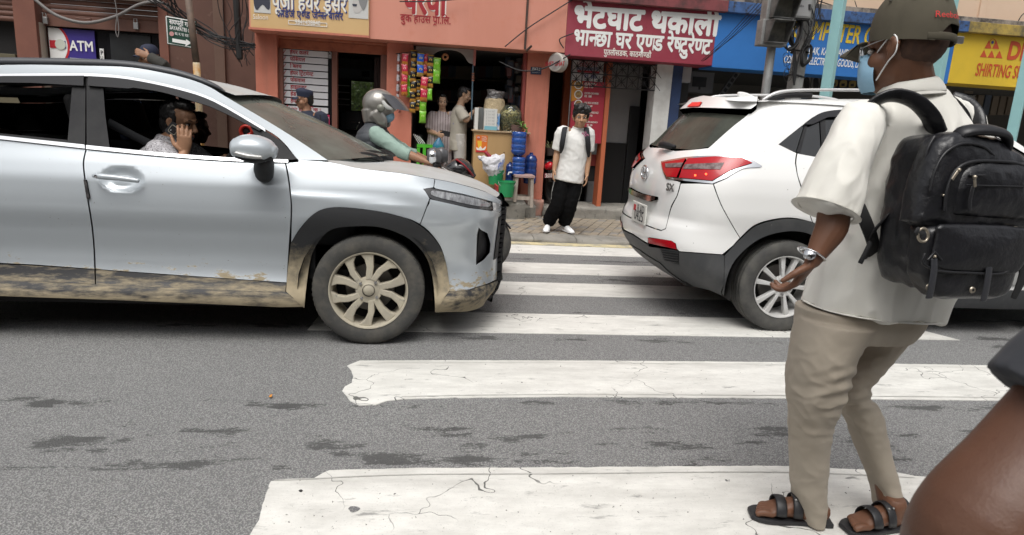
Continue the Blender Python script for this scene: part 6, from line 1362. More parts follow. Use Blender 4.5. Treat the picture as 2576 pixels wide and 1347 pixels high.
MB().tube([c, P(1128, 132, YF+.03)], .003, 5).build('string', RUB, a)
def packet(name, label, c1, c2, c3, edge=False):
    me_n = name; o = thing('snack_packet', label, 'snack packet', (0, 0, 0), 'snack packets hanging at the grocery door')
    w, h = (.046, .085) if edge else (.052, .085)
    rows = []
    for j, z in enumerate(np.linspace(-h, h, 9)):
        f = math.sin(math.pi*j/8)**.55 if 0 < j < 8 else 0
        ww = w*(1-.10*f); rows.append([V((ww*math.cos(t), .024*f*math.sin(t)+.0012*math.sin(t), z+.0015*math.sin(t*9))) for t in np.linspace(0, 2*math.pi, 16, endpoint=False)])
    mb = closed(MB(), rows)
    def hk(nt, b, c):
        z = zco(nt); return mixc(nt, math_(nt, 'LESS_THAN', z, -.028), mixc(nt, math_(nt, 'GREATER_THAN', z, .074), c, c3), mixc(nt, noi(nt, 60, 3), c2, tuple(q*.6 for q in c2)))
    mb.build('pouch', mat('pouch_'+name, c1, .3, coat=.3, hook=hk), o, smooth=True)
    def at(x, z): return V((x, -.0245+abs(z)*.05, z))
    MB().prism([(.024*math.cos(t), .016+.017*math.sin(t)) for t in np.linspace(0, 6.28, 14, endpoint=False)], lambda p: at(*p), lambda p: at(*p)+V((0, .006, 0))).build('label_patch', mat('patch_'+name, c3, .4), o)
    return o
PK = {'red': packet('red', 'red and orange snack packet in the strip on the orange pillar', (.50, .02, .06), (.62, .22, .03), (.75, .30, .28)),
      'black': packet('black', 'black and gold snack packet in the long middle strip', (.012, .011, .012), (.55, .27, .04), (.50, .33, .06)),
      'blue': packet('blue', 'blue snack packet near the top of the hanging strips', (.01, .10, .55), (.45, .28, .06), (.45, .35, .10)),
      'green': packet('green', 'bright green snack packet at the right of the strips', (.16, .45, .02), (.22, .55, .04), (.42, .62, .15)),
      'silver': packet('silver', 'silver backed snack packet seen edge on at the left', (.42, .40, .42), (.35, .12, .10), (.08, .06, .07), True)}
strips = [('silver', 1003, 150, 5, 25, 'silver backed snack packet seen edge on in the leftmost strip'), ('silver', 1004, 270, 1, 25, 'lone silver and pink snack packet hanging lowest on the pillar'), ('red', 1019, 150, 4, 25.5, 'red and orange snack packet in the second strip, on the orange pillar'), ('green', 1032, 205, 2, 26, 'green snack packet half hidden between the red and the black strips'),
          ('black', 1041, 142, 6, 25.5, 'black and gold snack packet in the long third strip'), ('blue', 1058, 150, 2, 28, 'blue snack packet high in the fourth strip'), ('red', 1067, 211, 2, 29, 'red and pink snack packet below the blue ones in the fourth strip'), ('green', 1064, 268, 2, 27, 'green snack packet at the bottom end of the fourth strip'), ('black', 1053, 215, 3, 25, 'small black snack packet tucked behind the fourth strip'),
          ('black', 1083, 154, 3, 26, 'black and gold snack packet in the strip right of the blue ones'), ('green', 1099, 163, 2, 30, 'green snack packet in the rightmost strip'), ('green', 1079, 238, 1, 26, 'green snack packet hanging alone below the right black strip'), ('red', 1070, 150, 2, 25, 'red snack packet peeping out beside the top blue one')]
used_ = set()
for kind, u, v, n, dv, lb in strips:
    Yk = YF-.10-(.03 if kind in ('red', 'blue') else 0)+(.05 if 'behind' in lb or 'hidden' in lb or 'peeping' in lb else 0)
    for k in range(n):
        o = PK[kind] if kind not in used_ else copy_tree(PK[kind]); used_.add(kind)
        ow = ('topmost', 'second from top', 'third from top', 'fourth from top', 'fifth from top', 'lowest')[k] if n > 1 else ''
        o['label'] = (ow+' '+lb).strip(); o.location = P(u-k*.7, v+k*dv, Yk); sc_ = (dv/1660*Yk)/.165
        o.scale = (sc_*(1 if kind != 'silver' else .75), sc_, sc_*1.02); o.rotation_euler = (random.uniform(-.06, .06), random.uniform(-.08, .08), random.uniform(-.3, .3) if kind != 'silver' else 1.1)
a = thing('packet_rail', 'thin wire rail the snack packets hang from', 'rail', P(1050, 133, YF-.06)); MB().tube([P(996, 136, YF-.08), P(1050, 132, YF-.08), P(1108, 148, YF-.08)], .006, 6, 3).build('wire', RUB, a)
# counter and what stands on it
ct_ = thing('shop_counter', 'tan laminate grocery counter with a small poster on its front', 'counter', P(1240, 435, Yc))
xc0, xc1 = P(1191, 385, Yc).x, P(1289, 385, Yc).x; zt_ = P(1240, 329, Yc).z
MB().bb((xc0, Yc, .44), (xc1+.02, Yc+.02, zt_-.025)).build('front_panel', WOOD, ct_, bevel=.003); MB().bb((xc0-.03, Yc-.03, zt_-.024), (xc1+.25, Yc+.42, zt_)).build('counter_top', mat('worn_board', (.38, .27, .16), .6), ct_, bevel=.004)
MB().bb((xc0, Yc+.02, .31), (xc0+.02, Yc+.4, zt_-.025)).build('side_panel', WOOD, ct_); MB().bb((xc0+.03, Yc-.01, .30), (xc1+.02, Yc+.3, .439)).build('plinth', mat('brick_red', (.22, .085, .06), .85, bump=.4), ct_)
p = P(1268, 384, Yc-.001); MB().ell(p, (.008, .004, .008)).build('cable_hole', DARK, ct_)
a = thing('drink_poster', 'small orange drink poster pasted on the tan counter front', 'poster', P(1211, 362, Yc-.005)); OP = mat('orange_print', (.68, .16, .02), .5)
flat('sheet', 1197, 1226, 341, 384, Yc-.006, OP, a); Yp = Yc-.009
blob('glass_picture', [(1201, 355), (1212, 355), (1211, 373), (1203, 373)], Yp, mat('mango_print', (.75, .45, .04), .5), a); blob('splash_picture', cat([(1199, 370), (1204, 374), (1209, 368), (1214, 375), (1222, 368), (1219, 378), (1200, 378), (1199, 370)], 2), Yp-.002, CREAM, a)
blob('band', [(1197.5, 378), (1226, 379), (1225.5, 384), (1197.5, 383)], Yp-.001, mat('red_print', (.5, .02, .03), .5), a); c = P(1204, 347, Yp); MB().lathe([(.0005, .002), (.022, .002), (.022, 0)], 18, c=c, M=Matrix.Rotation(R(90), 3, 'X')).build('seal', mat('red_print', (.5, .02, .03), .5), a)
text('kfk', (1201, 348), (1207, 348.5), Yp-.004, CREAM, a, .03, 1.2)
for k, s in enumerate(('Fantastic', 'taste of', 'everyday')): text(s, (1212, 346+k*5), (1224, 346.7+k*5), Yp, CREAM, a, .02, 1.2)
a = thing('glass_case', 'upright white and glass display case at the left end of the counter', 'case', P(1203, 328, Yc+.1)); flat('case_side', 1194, 1203, 271, 328, Yc+.05, mat('offwhite_panel', (.6, .6, .57), .5), a, .25); flat('case_glass', 1203, 1216, 271, 328, Yc+.15, mat('pane_grey', (.16, .17, .17), .15), a, .02)
a = thing('puffed_rice_sack', 'tall clear sack of cream puffed rice with a dark knotted top', 'sack', P(1243, 328, Yc+.25)); Yr = Yc+.22; sz = pxm(P(1243, 290, Yr))
me = remesh(MB().tube([P(1244, 326, Yr), P(1244, 305, Yr), P(1244, 275, Yr), P(1245, 252, Yr)], [(25*sz, 18*sz), (27*sz, 20*sz), (27*sz, 20*sz), (25*sz, 17*sz)], 18, 4, side=(1, 0, 0), kr=.4), .012, 2, base(a), disp=folds(.008, 14)); link('rice', me, mat('puffed_rice', (.52, .42, .27), .9, col2=(.42, .33, .2), scale=60, bump=.8, bscale=70, bdist=.02), a)
me = remesh(MB().tube([P(1244, 256, Yr), P(1246, 244, Yr), P(1248, 230, Yr)], [(25*sz, 16*sz), (20*sz, 12*sz), (24*sz, 9*sz)], 18, 4, side=(1, 0, 0), kr=.3), .01, 1, base(a), disp=folds(.016, 18)); link('sack_mouth', me, mat('smoky_polythene', (.07, .065, .065), .3, col2=(.22, .2, .19), scale=9, rng=(.5, .7)), a)
a = thing('carton', 'white carton with a printed price list in front of the puffed rice sack', 'box', P(1233, 328, Yc)); Yx = Yc+.02
flat('carton_body', 1218, 1250, 274, 328, Yx, mat('offwhite_panel', (.6, .6, .57), .5), a, .2); flat('blue_band', 1218.2, 1249.8, 318, 327.6, Yx-.004, mat('pale_blue_print', (.18, .42, .50), .5), a, .003)
for k in range(5): text('रु. १०० नयाँ', (1222, 281.5+k*8), (1244, 283.5+k*8), Yx-.006, GRYI, a, .01, 1.1)
a = thing('juice_box', 'thin blue and white packet beside the carton on the counter', 'box', P(1254, 328, Yc)); flat('pack', 1250.5, 1257, 286, 328, Yx+.02, mat('blue_pack', (.10, .25, .5), .5, col2=(.55, .55, .55), scale=14, rng=(.45, .55)), a, .08)
a = thing('snack_ball_bag', 'clear bag bulging with round golden puffed snack balls on the counter', 'bag', P(1283, 328, Yc)); Yb_ = Yc+.14; sz = pxm(P(1283, 300, Yb_)); bb_ = MB(); n_ = 0
c0 = P(1284, 302, Yb_)
for k in range(900):
    d = V((random.uniform(-1, 1), random.uniform(-1, 1), random.uniform(-1, 1)))
    if abs(d.x)**2.6+abs(d.y)**2.6+abs(d.z)**2.6 > 1 or (d.y > .1): continue
    if n_ > 280: break
    n_ += 1; bb_.ell(c0+V((d.x*24*sz, d.y*.11, d.z*26*sz)), (.021, .021, .018), None, 7, 5)
bb_.build('puffed_balls', mat('golden_snack', (.50, .39, .17), .6, col2=(.36, .31, .12), scale=12), a, smooth=True, kind='stuff')
me = remesh(MB().tube([P(1284, 328, Yb_), P(1284, 310, Yb_), P(1284, 285, Yb_), P(1284, 270, Yb_)], [(25*sz, .11), (29*sz, .14), (28*sz, .14), (18*sz, .09)], 18, 4, side=(1, 0, 0), kr=.4), .012, 2, base(a), disp=folds(.010, 15)); link('film', me, glass('clear_film', (.86, .90, .84), 0, rough=.12, dirt=.10, dcol=(.4, .5, .4)), a)
a = thing('planter_box', 'brown planter box with trailing green leaves on the counter end', 'planter', P(1300, 330, Yc-.05)); flat('trough', 1288, 1313, 315, 331, Yc-.12, mat('brown_planter', (.11, .06, .045), .7), a, .14)
lfm = None
for k in range(46):
    t = random.random(); p = P(1303+t*24+random.uniform(-4, 4), 308+t*t*26+random.uniform(-4, 6), Yc-.12+random.uniform(-.06, .08)); d = V((random.gauss(0, 1), random.gauss(0, 1), random.gauss(0, .7))).normalized()
    if lfm is None: lfm = MB().add([(0, 0, 0), (.018, .016, .004), (.05, 0, -.004), (.018, -.016, .004)], [(0, 1, 2), (0, 2, 3)]).mesh('leaf'); lfm.materials.append(mat('house_leaf', (.13, .26, .05), .5, col2=(.2, .33, .08), scale=20))
    o = link('leaf', lfm, None, a); o.location = p-base(a); o.rotation_euler = d.to_track_quat('X', 'Z').to_euler(); o.scale = (1.2,)*3
# water jars, stool, buckets
def hb_blue(nt, b, c):
    return c
JAR = mat('blue_jar', (.02, .10, .42), .15, coat=.6, trans=.35, col2=(.015, .075, .33), scale=5); JARD = mat('dark_blue_jar', (.015, .05, .22), .2, coat=.5, trans=.25)
def jar(u, vt, vb, w, Y, label, mt, inv=False, neck=True):
    c = P(u, vb, Y); top = P(u, vt, Y); h = top.z-c.z; r = w/2*pxm(c); o = thing('water_jar', label, 'water jar', c, 'blue water jars beside the counter')
    pr = [(.0005, 0), (r*.9, 0), (r, .03*h), (r, .20*h), (r*.955, .22*h), (r*.955, .25*h), (r, .27*h), (r, .45*h), (r*.955, .47*h), (r*.955, .50*h), (r, .52*h), (r, .66*h), (r*.955, .68*h), (r*.955, .71*h), (r, .73*h), (r*.98, .80*h), (r*.7, .90*h), (r*.3, .94*h), (r*.27, 1.0*h), (.0005, 1.0*h)]
    if not neck: pr = pr[:15]+[(r*.98, .95*h), (r*.85, h), (.0005, h)]
    if inv: pr = [(a, h-b) for a, b in pr][::-1]
    MB().lathe(pr, 28, c=c).build('jar_body', mt, o, auto=50); return o, c, r, h
YJ = 9.62
o, c, r, h = jar(1303, 332, 396, 38, YJ, 'upturned blue water bottle standing on the dispenser', JAR, True)
o, c, r, h = jar(1303, 395, 440, 34, YJ, 'squat blue water dispenser with a tap on the wooden stool', JAR, False, False); MB().tube([c+V((-r, -.03, .03)), c+V((-r-.04, -.05, .03)), c+V((-r-.05, -.05, .0))], .012, 8).build('tap', WHITE, o)
jar(1332, 384, 462, 32, 9.78, 'dark blue water jar with a neck leaning by the orange pillar', JARD); jar(1281, 408, 462, 22, 9.72, 'half hidden dark blue water jar behind the dispenser', JARD)
sto = thing('stool', 'weathered pinkish wooden stool under the water dispenser', 'stool', P(1317, 500, 9.52)); SW = mat('weathered_wood', (.42, .36, .31), .9, col2=(.30, .25, .21), scale=9, stretch=(1, 1, .2), bump=.4); SWT = mat('pink_wood', (.40, .26, .24), .9, col2=(.3, .22, .2), scale=8)
tl, tr_ = P(1293, 442, 9.5), P(1343, 445, 9.5); zt2 = P(1318, 440, 9.5).z; zb2 = .25
MB().bb((tl.x, 9.38, zt2-.035), (tr_.x, 9.72, zt2)).build('seat', SWT, sto, bevel=.004)
for sx in (0, 1):
    for yy in (9.42, 9.66):
        x = (tl.x+.035) if sx == 0 else (tr_.x-.035); sp2 = -.015 if sx == 0 else .015; zf = .31 if yy > 9.4 and x < 1.4 else .24
        MB().add([V((x+a*.022+(sp2 if z == 0 else 0), yy+b*.022, (zf if z == 0 else zt2-.036))) for z in (0, 1) for a, b in ((-1, -1), (1, -1), (1, 1), (-1, 1))], [(0, 1, 2, 3), (4, 7, 6, 5), (0, 4, 5, 1), (1, 5, 6, 2), (2, 6, 7, 3), (3, 7, 4, 0)]).build('leg', SW, sto)
for yy in (9.41, 9.67): MB().bb((tl.x+.05, yy, zf+.10), (tr_.x-.05, yy+.02, zf+.15)).build('stretcher', SW, sto)
def bucket(u, vt, vb, wt, Y, label):
    c = P(u, vb-2, Y); t = P(u, vt, Y); h = t.z-c.z; r = wt/2*pxm(t); o = thing('bucket', label, 'bucket', c, 'green buckets by the counter'); GB = mat('green_plastic', (.02, .28, .10), .35, col2=(.015, .23, .08), scale=4)
    MB().lathe([(.0005, 0), (r*.80, 0), (r*.97, h*.93), (r*1.03, h*.94), (r*1.03, h), (r*.96, h), (r*.95, h*.93), (r*.78, .01), (.0005, .012)], 32, c=c).build('pail', GB, o, auto=40)
    MB().tube([c+V((r*1.0*math.cos(a), r*.5*math.sin(a)-r*.2, h*.95-abs(math.sin(a))*h*.35)) for a in np.linspace(math.pi, 2*math.pi, 12)], .004, 6).build('handle', STEEL, o); return o, c, r, h
b1 = bucket(1246, 428, 466, 42, 9.6, 'green bucket holding a white sack'); bucket(1273, 456, 497, 44, 9.35, 'empty green bucket in front of the stool')
a = thing('white_sack', 'crumpled white printed sack stuffed into the green bucket', 'sack', P(1240, 425, 9.6)); sz = pxm(P(1240, 410, 9.55))
me = remesh(MB().tube([P(1246, 436, 9.58), P(1242, 418, 9.56), P(1236, 405, 9.55)], [(18*sz, 16*sz), (27*sz, 20*sz), (24*sz, 14*sz)], 16, 3, side=(1, 0, 0)).tube([P(1235, 412, 9.52), P(1217, 402, 9.5), P(1206, 395, 9.5)], [(12*sz, 10*sz), (9*sz, 7*sz), (4*sz, 4*sz)], 12, 3).tube([P(1255, 412, 9.52), P(1262, 400, 9.5), P(1267, 390, 9.5)], [(13*sz, 10*sz), (9*sz, 6*sz), (3*sz, 3*sz)], 12, 3), .009, 1, base(a), disp=folds(.020, 12, seed=4))
link('sack_cloth', me, mat('woven_sack', (.62, .62, .65), .7, col2=(.50, .50, .54), scale=9, col3=(.15, .2, .45), scale3=16, rng3=(.68, .72), bump=.3, bscale=30), a)
text('Phil', (1252, 428), (1266, 412), 9.42, mat('sack_blue_ink', (.06, .12, .4), .6), a, .03, 1.3)
a = thing('umbrella_handle', 'red handle sticking out of the sack in the bucket', 'handle', P(1232, 393, 9.6)); MB().tube([P(1223, 385, 9.62), P(1237, 400, 9.6)], .028, 10).build('grip', mat('dark_red_plastic', (.25, .015, .03), .4), a, smooth=True)
a = thing('plastic_stool', 'bright green plastic stool inside the grocery doorway', 'stool', P(1071, 420, 10.0)); GS = mat('lime_plastic', (.08, .42, .03), .35); Ygs = 9.95
flat('seat', 1049, 1094, 364, 372, Ygs, GS, a, .3)
for u in (1052, 1067, 1090): flat('leg', u-4, u+4, 372, 428, Ygs, GS, a, .03)
a = thing('striped_bag', 'dark bag with white stripes behind the green stool', 'bag', P(1052, 350, 10.1)); me = remesh(MB().tube([P(1050, 425, 10.25), P(1050, 385, 10.25), P(1054, 345, 10.25)], [(.12, .10), (.14, .12), (.08, .07)], 12, 3), .02, 2, base(a)); link('bag_body', me, mat('striped_nylon', (.012, .012, .013), .6), a)
for k in range(4): MB().tube([P(1040+k*5, 338+k*2, 10.05), P(1054+k*5, 362, 10.05)], .007, 6).build('stripe', WHITE, a)
# goods hanging and shelved deep inside
gd = thing('shop_shelving', 'dim shelves crowded with packets along the grocery side wall', 'shelf', P(1300, 300, 10.6))
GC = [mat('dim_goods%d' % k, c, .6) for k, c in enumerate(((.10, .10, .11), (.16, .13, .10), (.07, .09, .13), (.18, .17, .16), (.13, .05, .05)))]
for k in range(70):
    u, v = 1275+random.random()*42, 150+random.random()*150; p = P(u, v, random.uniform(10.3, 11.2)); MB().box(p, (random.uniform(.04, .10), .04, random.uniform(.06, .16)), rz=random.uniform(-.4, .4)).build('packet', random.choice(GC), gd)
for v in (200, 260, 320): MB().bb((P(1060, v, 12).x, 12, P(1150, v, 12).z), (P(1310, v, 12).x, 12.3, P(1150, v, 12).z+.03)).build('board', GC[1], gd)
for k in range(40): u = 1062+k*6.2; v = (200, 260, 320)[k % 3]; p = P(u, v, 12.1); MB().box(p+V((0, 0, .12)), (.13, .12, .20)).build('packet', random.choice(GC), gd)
# ------------------------------------------------------------------ pillar plate, round sign, restaurant passage
a = thing('house_number_plate', 'small navy house number plate on the orange pillar', 'sign', P(1348, 178, YF-.02)); flat('plate', 1335, 1362, 169.5, 187.5, YF-.015, mat('navy_enamel', (.012, .03, .075), .35), a, .012); text('१४२८', (1338, 177.5), (1359, 179), YF-.018, CREAM, a, .02, 1.2); text('काठमाडौं ११', (1339, 184), (1358, 185.3), YF-.018, GRYI, a, .01, 1.)
a = thing('round_light_box', 'round white projecting sign hanging below the fascia by the pillar', 'sign', P(1404, 158, YF-.2))
c = P(1404, 158, YF-.25); Mr = frame(V((-.72, -.69, 0))) @ Matrix.Rotation(R(-90), 3, 'X'); rr = 23*pxm(c)
MB().lathe([(.0005, .07), (rr*.93, .07), (rr, .06), (rr, -.06), (rr*.93, -.07), (.0005, -.07)], 36, c=c, M=Mr).build('drum', mat('yellowed_acrylic', (.42, .40, .36), .4), a, auto=40); MB().lathe([(.0005, .074), (rr*.8, .074), (rr*.8, .07)], 36, c=c, M=Mr).build('sign_face', mat('dim_sign_face', (.30, .27, .26), .4), a)
MB().tube([c+V((0, 0, rr)), c+V((0, 0, rr+.12))], .015, 8).build('hanger', RUST, a)
fdir = V((-.72, -.69, 0)); sx = V((.69, -.72, 0)); o_ = c+fdir*.076
text('BHET GHAT', tuple(o_-sx*.17+V((0, 0, -.05))), tuple(o_+sx*.17+V((0, 0, -.05))), 0, REDI, a, .03, 1.3, three=True)
YB2 = 10.05
a = thing('menu_banner', 'tall red menu banner with round food pictures beside the passage', 'banner', P(1475, 250, YB2)); flat('lower_field', 1436, 1518, 205, 360, YB2, mat('banner_red', (.36, .025, .045), .5), a, .012); flat('upper_field', 1436, 1518, 150, 204, YB2+.001, mat('banner_white', (.52, .50, .49), .5), a, .011)
blob('orange_sweep', [(1437, 204), (1466, 205), (1468, 222), (1462, 240), (1450, 252), (1437, 256)], YB2-.003, mat('banner_orange', (.60, .24, .03), .5), a); MB().bb((P(1435, 250, YB2).x-.012, YB2-.01, ZP), (P(1435, 250, YB2).x, YB2+.01, FB)).build('banner_pole', STEEL, a)
for k, v in enumerate((214, 238, 262)):
    c = P(1455, v, YB2-.006); rr = 10.5*pxm(c); MB().lathe([(.0005, .004), (rr, .004), (rr, 0)], 24, c=c, M=Matrix.Rotation(R(90), 3, 'X')).build('plate_picture', WHITE, a); MB().lathe([(.0005, .008), (rr*.8, .008), (rr*.8, .004)], 20, c=c, M=Matrix.Rotation(R(90), 3, 'X')).build('food_picture', mat('food_print', (.25, .13, .05), .6, col2=(.45, .3, .1), scale=30), a)
for s, u0, u1, v, mt in (('10% SPECIAL', 1456, 1506, 157, REDI), ('DISCOUNT', 1459, 1503, 167, REDI), ('of students upto 10+2', 1452, 1507, 175, NAVYI), ('RS. 200/', 1470, 1502, 197, NAVYI), ('CHICKEN CHOWMEIN', 1470, 1506, 237, CREAM), ('RS. 180', 1470, 1488, 245, CREAM), ('CHICKEN MOMO', 1470, 1500, 213, CREAM), ('RS. 140', 1470, 1492, 221, CREAM), ('CHI. VEGA NOODLES', 1470, 1505, 261, CREAM), ('RS. 180', 1476, 1490, 269, CREAM), ('CHICKEN FRIED RICE', 1470, 1505, 285, CREAM), ('RS. 180', 1476, 1490, 293, CREAM), ('CHICKEN SANDWICH', 1470, 1503, 309, CREAM), ('RS. 180', 1476, 1490, 317, CREAM)):
    text(s, (u0, v), (u1, v+.055*(u1-u0)), YB2-.006, mt, a, .03, 1.35 if len(s) < 12 else 1.8)
MB().bb((P(1452, 180, YB2).x, YB2-.006, P(1480, 183.5, YB2).z), (P(1508, 180, YB2).x, YB2-.003, P(1480, 178.5, YB2).z)).build('red_band', REDI, a)
slab('door_jamb', (fx(1518, 300, 10.04), 10.02, ZP), (fx(1529, 300, 10.04), 10.3, FB), mat('orange_jamb', (.45, .12, .05), .6)); slab('door_jamb', (fx(1413, 300, 10.6), 10.6, ZP), (fx(1436, 300, 10.6), 10.75, FB), mat('orange_jamb', (.45, .12, .05), .6))
slab('passage_floor', (XC1, 10.2, ZP-.02), (XD0, 10.66, .20), KERB)
gr = thing('iron_grille', 'black wrought iron grille of crossed bars above the restaurant passage', 'grille', P(1550, 190, YF+.02)); Yg2 = YF+.03; gx0, gx1 = P(1436, 190, Yg2).x, P(1662, 205, Yg2).x; gz1 = P(1550, 158, Yg2).z; gz0 = P(1550, 222, Yg2).z
IR = mat('black_iron', (.012, .011, .011), .6)
def bar(a_, b_, r=.008, nm='bar'): MB().tube([a_, b_], r, 6, cap='flat').build(nm, IR, gr)
zm = (gz0+gz1)/2
for z in (gz0, zm, gz1): bar((gx0, Yg2, z), (gx1, Yg2, z), .009, 'rail')
nb = 8
for k in range(nb+1): x = gx0+(gx1-gx0)*k/nb; bar((x, Yg2, gz0), (x, Yg2, gz1))
for k in range(nb):
    xa, xb = gx0+(gx1-gx0)*k/nb, gx0+(gx1-gx0)*(k+1)/nb
    for za, zb in ((gz0, zm), (zm, gz1)):
        bar((xa, Yg2+.008, za), (xb, Yg2+.008, zb), .006, 'diagonal'); bar((xa, Yg2-.008, zb), (xb, Yg2-.008, za), .006, 'diagonal'); xm, zz = (xa+xb)/2, (za+zb)/2
        bar((xm-.05, Yg2, zz), (xm+.05, Yg2, zz), .005, 'star'); bar((xm, Yg2, zz-.06), (xm, Yg2, zz+.06), .005, 'star')
mo2 = thing('motorcycle', 'parked motorcycle with a red tail lamp in the dark passage behind the young man', 'motorcycle', P(1400, 480, 9.95)); m2 = lambda u, v, dy=0: P(u, v, 9.95+dy)
Mx = Matrix.Rotation(R(90), 3, 'Y'); MB().lathe([(.2, .05), (.26, .055), (.30, .0), (.26, -.055), (.2, -.05)], 32, c=m2(1396, 470), M=frame(V((.3, -1, 0))) @ Matrix.Rotation(R(90), 3, 'Y')).build('wheel', mat('bike_tyre', (.05, .049, .047), .85), mo2, smooth=True)
MB().tube([m2(1378, 415), m2(1400, 408, .2), m2(1425, 408, .5)], [(.09, .07), (.13, .09), (.12, .09)], 12, 3).build('seat', BIK, mo2, smooth=True); MB().tube([m2(1381, 418, -.10), m2(1386, 423, -.08)], [(.075, .06), (.05, .03)], 12, 2, side=(1, 0, 0)).build('tail_lamp', TAIL, mo2, smooth=True); MB().tube([m2(1383, 422, -.05), m2(1386, 455, -.02)], [(.05, .02)]*2, 8, side=(1, 0, 0)).build('mudguard', BIK, mo2)
flat('number_plate', 1370, 1391, 437, 448, 9.85, mat('pink_plate', (.30, .08, .10), .5), mo2, .01); text('बा ३२ प', (1372, 441.5), (1388, 440), 9.845, CREAM, mo2, .02, 1.2); text('3503', (1372, 447.5), (1389, 446), 9.845, CREAM, mo2, .02, 1.2)
a = thing('red_bench', 'low red bench seat deep in the restaurant passage', 'bench', P(1460, 400, 10.3)); RB = mat('red_leatherette', (.22, .03, .025), .5); flat('seat', 1400, 1512, 388, 416, 10.32, RB, a, .25); flat('backrest', 1404, 1440, 338, 380, 10.55, RB, a, .05); flat('support', 1405, 1505, 416, 455, 10.36, DARK, a, .15)
a = thing('potted_plant', 'spiky grey green plant in a pot at the passage entrance', 'plant', P(1384, 385, 10.0)); MB().lathe([(.0005, 0), (.05, 0), (.075, .12), (.065, .12), (.0005, .10)], 20, c=P(1384, 392, 10.02)).build('pot', mat('dark_pot', (.05, .035, .03), .7), a, auto=40)
for k in range(18): t = random.uniform(0, 6.28); p = P(1384, 375, 10.02); d = V((math.cos(t), math.sin(t)*.7, random.uniform(.4, 1.2))).normalized()*random.uniform(.10, .19); MB().tube([p, p+d*.6, p+d+V((0, 0, -.03))], [(.006, .002), (.007, .002), (.001, .001)], 5, 2).build('leaf', mat('dry_leaf', (.16, .17, .08), .7), a)
# ------------------------------------------------------------------ computer and cloth shops behind the white car
a = thing('wall_cabinet', 'white electric cabinet on the blue door jamb of the computer shop', 'cabinet', P(1728, 185, YF+.2)); flat('door_panel', 1717, 1739, 163, 208, YF+.15, mat('grey_white_metal', (.40, .40, .41), .5), a, .15)
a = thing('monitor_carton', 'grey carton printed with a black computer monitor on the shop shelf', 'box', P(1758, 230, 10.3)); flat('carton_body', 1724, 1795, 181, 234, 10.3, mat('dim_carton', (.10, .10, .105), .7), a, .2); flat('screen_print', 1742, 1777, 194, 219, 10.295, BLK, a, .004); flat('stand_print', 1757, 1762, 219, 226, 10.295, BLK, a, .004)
a = thing('keyboard_box', 'slanted black keyboard carton leaning in the dim computer shop', 'box', P(1832, 215, 10.4)); p = P(1832, 215, 10.4); MB().box(p, (.08, .04, .5), ry=.55).build('carton_body', mat('dim_carton', (.10, .10, .105), .7), a)
for k in range(5): MB().box(p+Matrix.Rotation(.55, 3, 'Y') @ V((0, -.023, -.18+k*.09)), (.05, .004, .06), ry=.55).build('key_print', BLK, a)
sh = thing('display_shelving', 'shelves of white and yellow cartons inside the computer shop', 'shelf', P(2060, 230, 10.6))
flat('lintel_strip', 2010, 2200, 172, 180, 10.35, mat('dim_grey_frame', (.16, .155, .15), .6), sh, .1)
for k in range(9):
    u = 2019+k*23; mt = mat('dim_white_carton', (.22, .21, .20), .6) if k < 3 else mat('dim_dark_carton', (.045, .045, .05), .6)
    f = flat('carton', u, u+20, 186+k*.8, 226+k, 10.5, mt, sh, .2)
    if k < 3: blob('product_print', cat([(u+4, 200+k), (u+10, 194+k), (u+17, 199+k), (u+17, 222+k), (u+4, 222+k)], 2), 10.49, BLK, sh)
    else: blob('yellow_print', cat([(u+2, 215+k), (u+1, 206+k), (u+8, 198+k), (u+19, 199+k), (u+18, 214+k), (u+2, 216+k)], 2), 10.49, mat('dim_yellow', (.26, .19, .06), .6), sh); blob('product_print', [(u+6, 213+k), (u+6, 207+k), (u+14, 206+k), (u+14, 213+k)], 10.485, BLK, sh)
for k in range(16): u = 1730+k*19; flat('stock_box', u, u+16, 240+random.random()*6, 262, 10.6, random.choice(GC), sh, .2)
for k in range(10): u = 2400+k*19; flat('cloth_bolt', u, u+15, 238+random.random()*10, 290, 11.6, random.choice(GC), sh, .2)
text('UNIFORMS', (2406, 252), (2453, 251), 10.9, GRYI, shop, .03, 1.5); flat('framed_notice', 2429, 2450, 211, 236, 11.0, GC[1], shop, .02)
for (u, v, s, l) in ((2368, 207, .035, 'small lit bulb just right of the shirt collar'), (2497, 218, .075, 'larger lit bulb under the yellow cloth shop board')):
    a = thing('light_bulb', l+' in the dark shop', 'lamp', P(u, v, 10.8)); MB().ell(P(u, v, 10.8), (s*1.1, s, s*.75)).build('bulb', mat('lit_bulb', (.9, .95, 1), .3, emit=(.75, .88, 1, 7)), a, smooth=True); MB().tube([P(u, v, 10.8)+V((0, 0, s*.5)), V((P(u, v, 10.8).x, 10.8, FB))], .01, 6).build('cord', RUB, a)
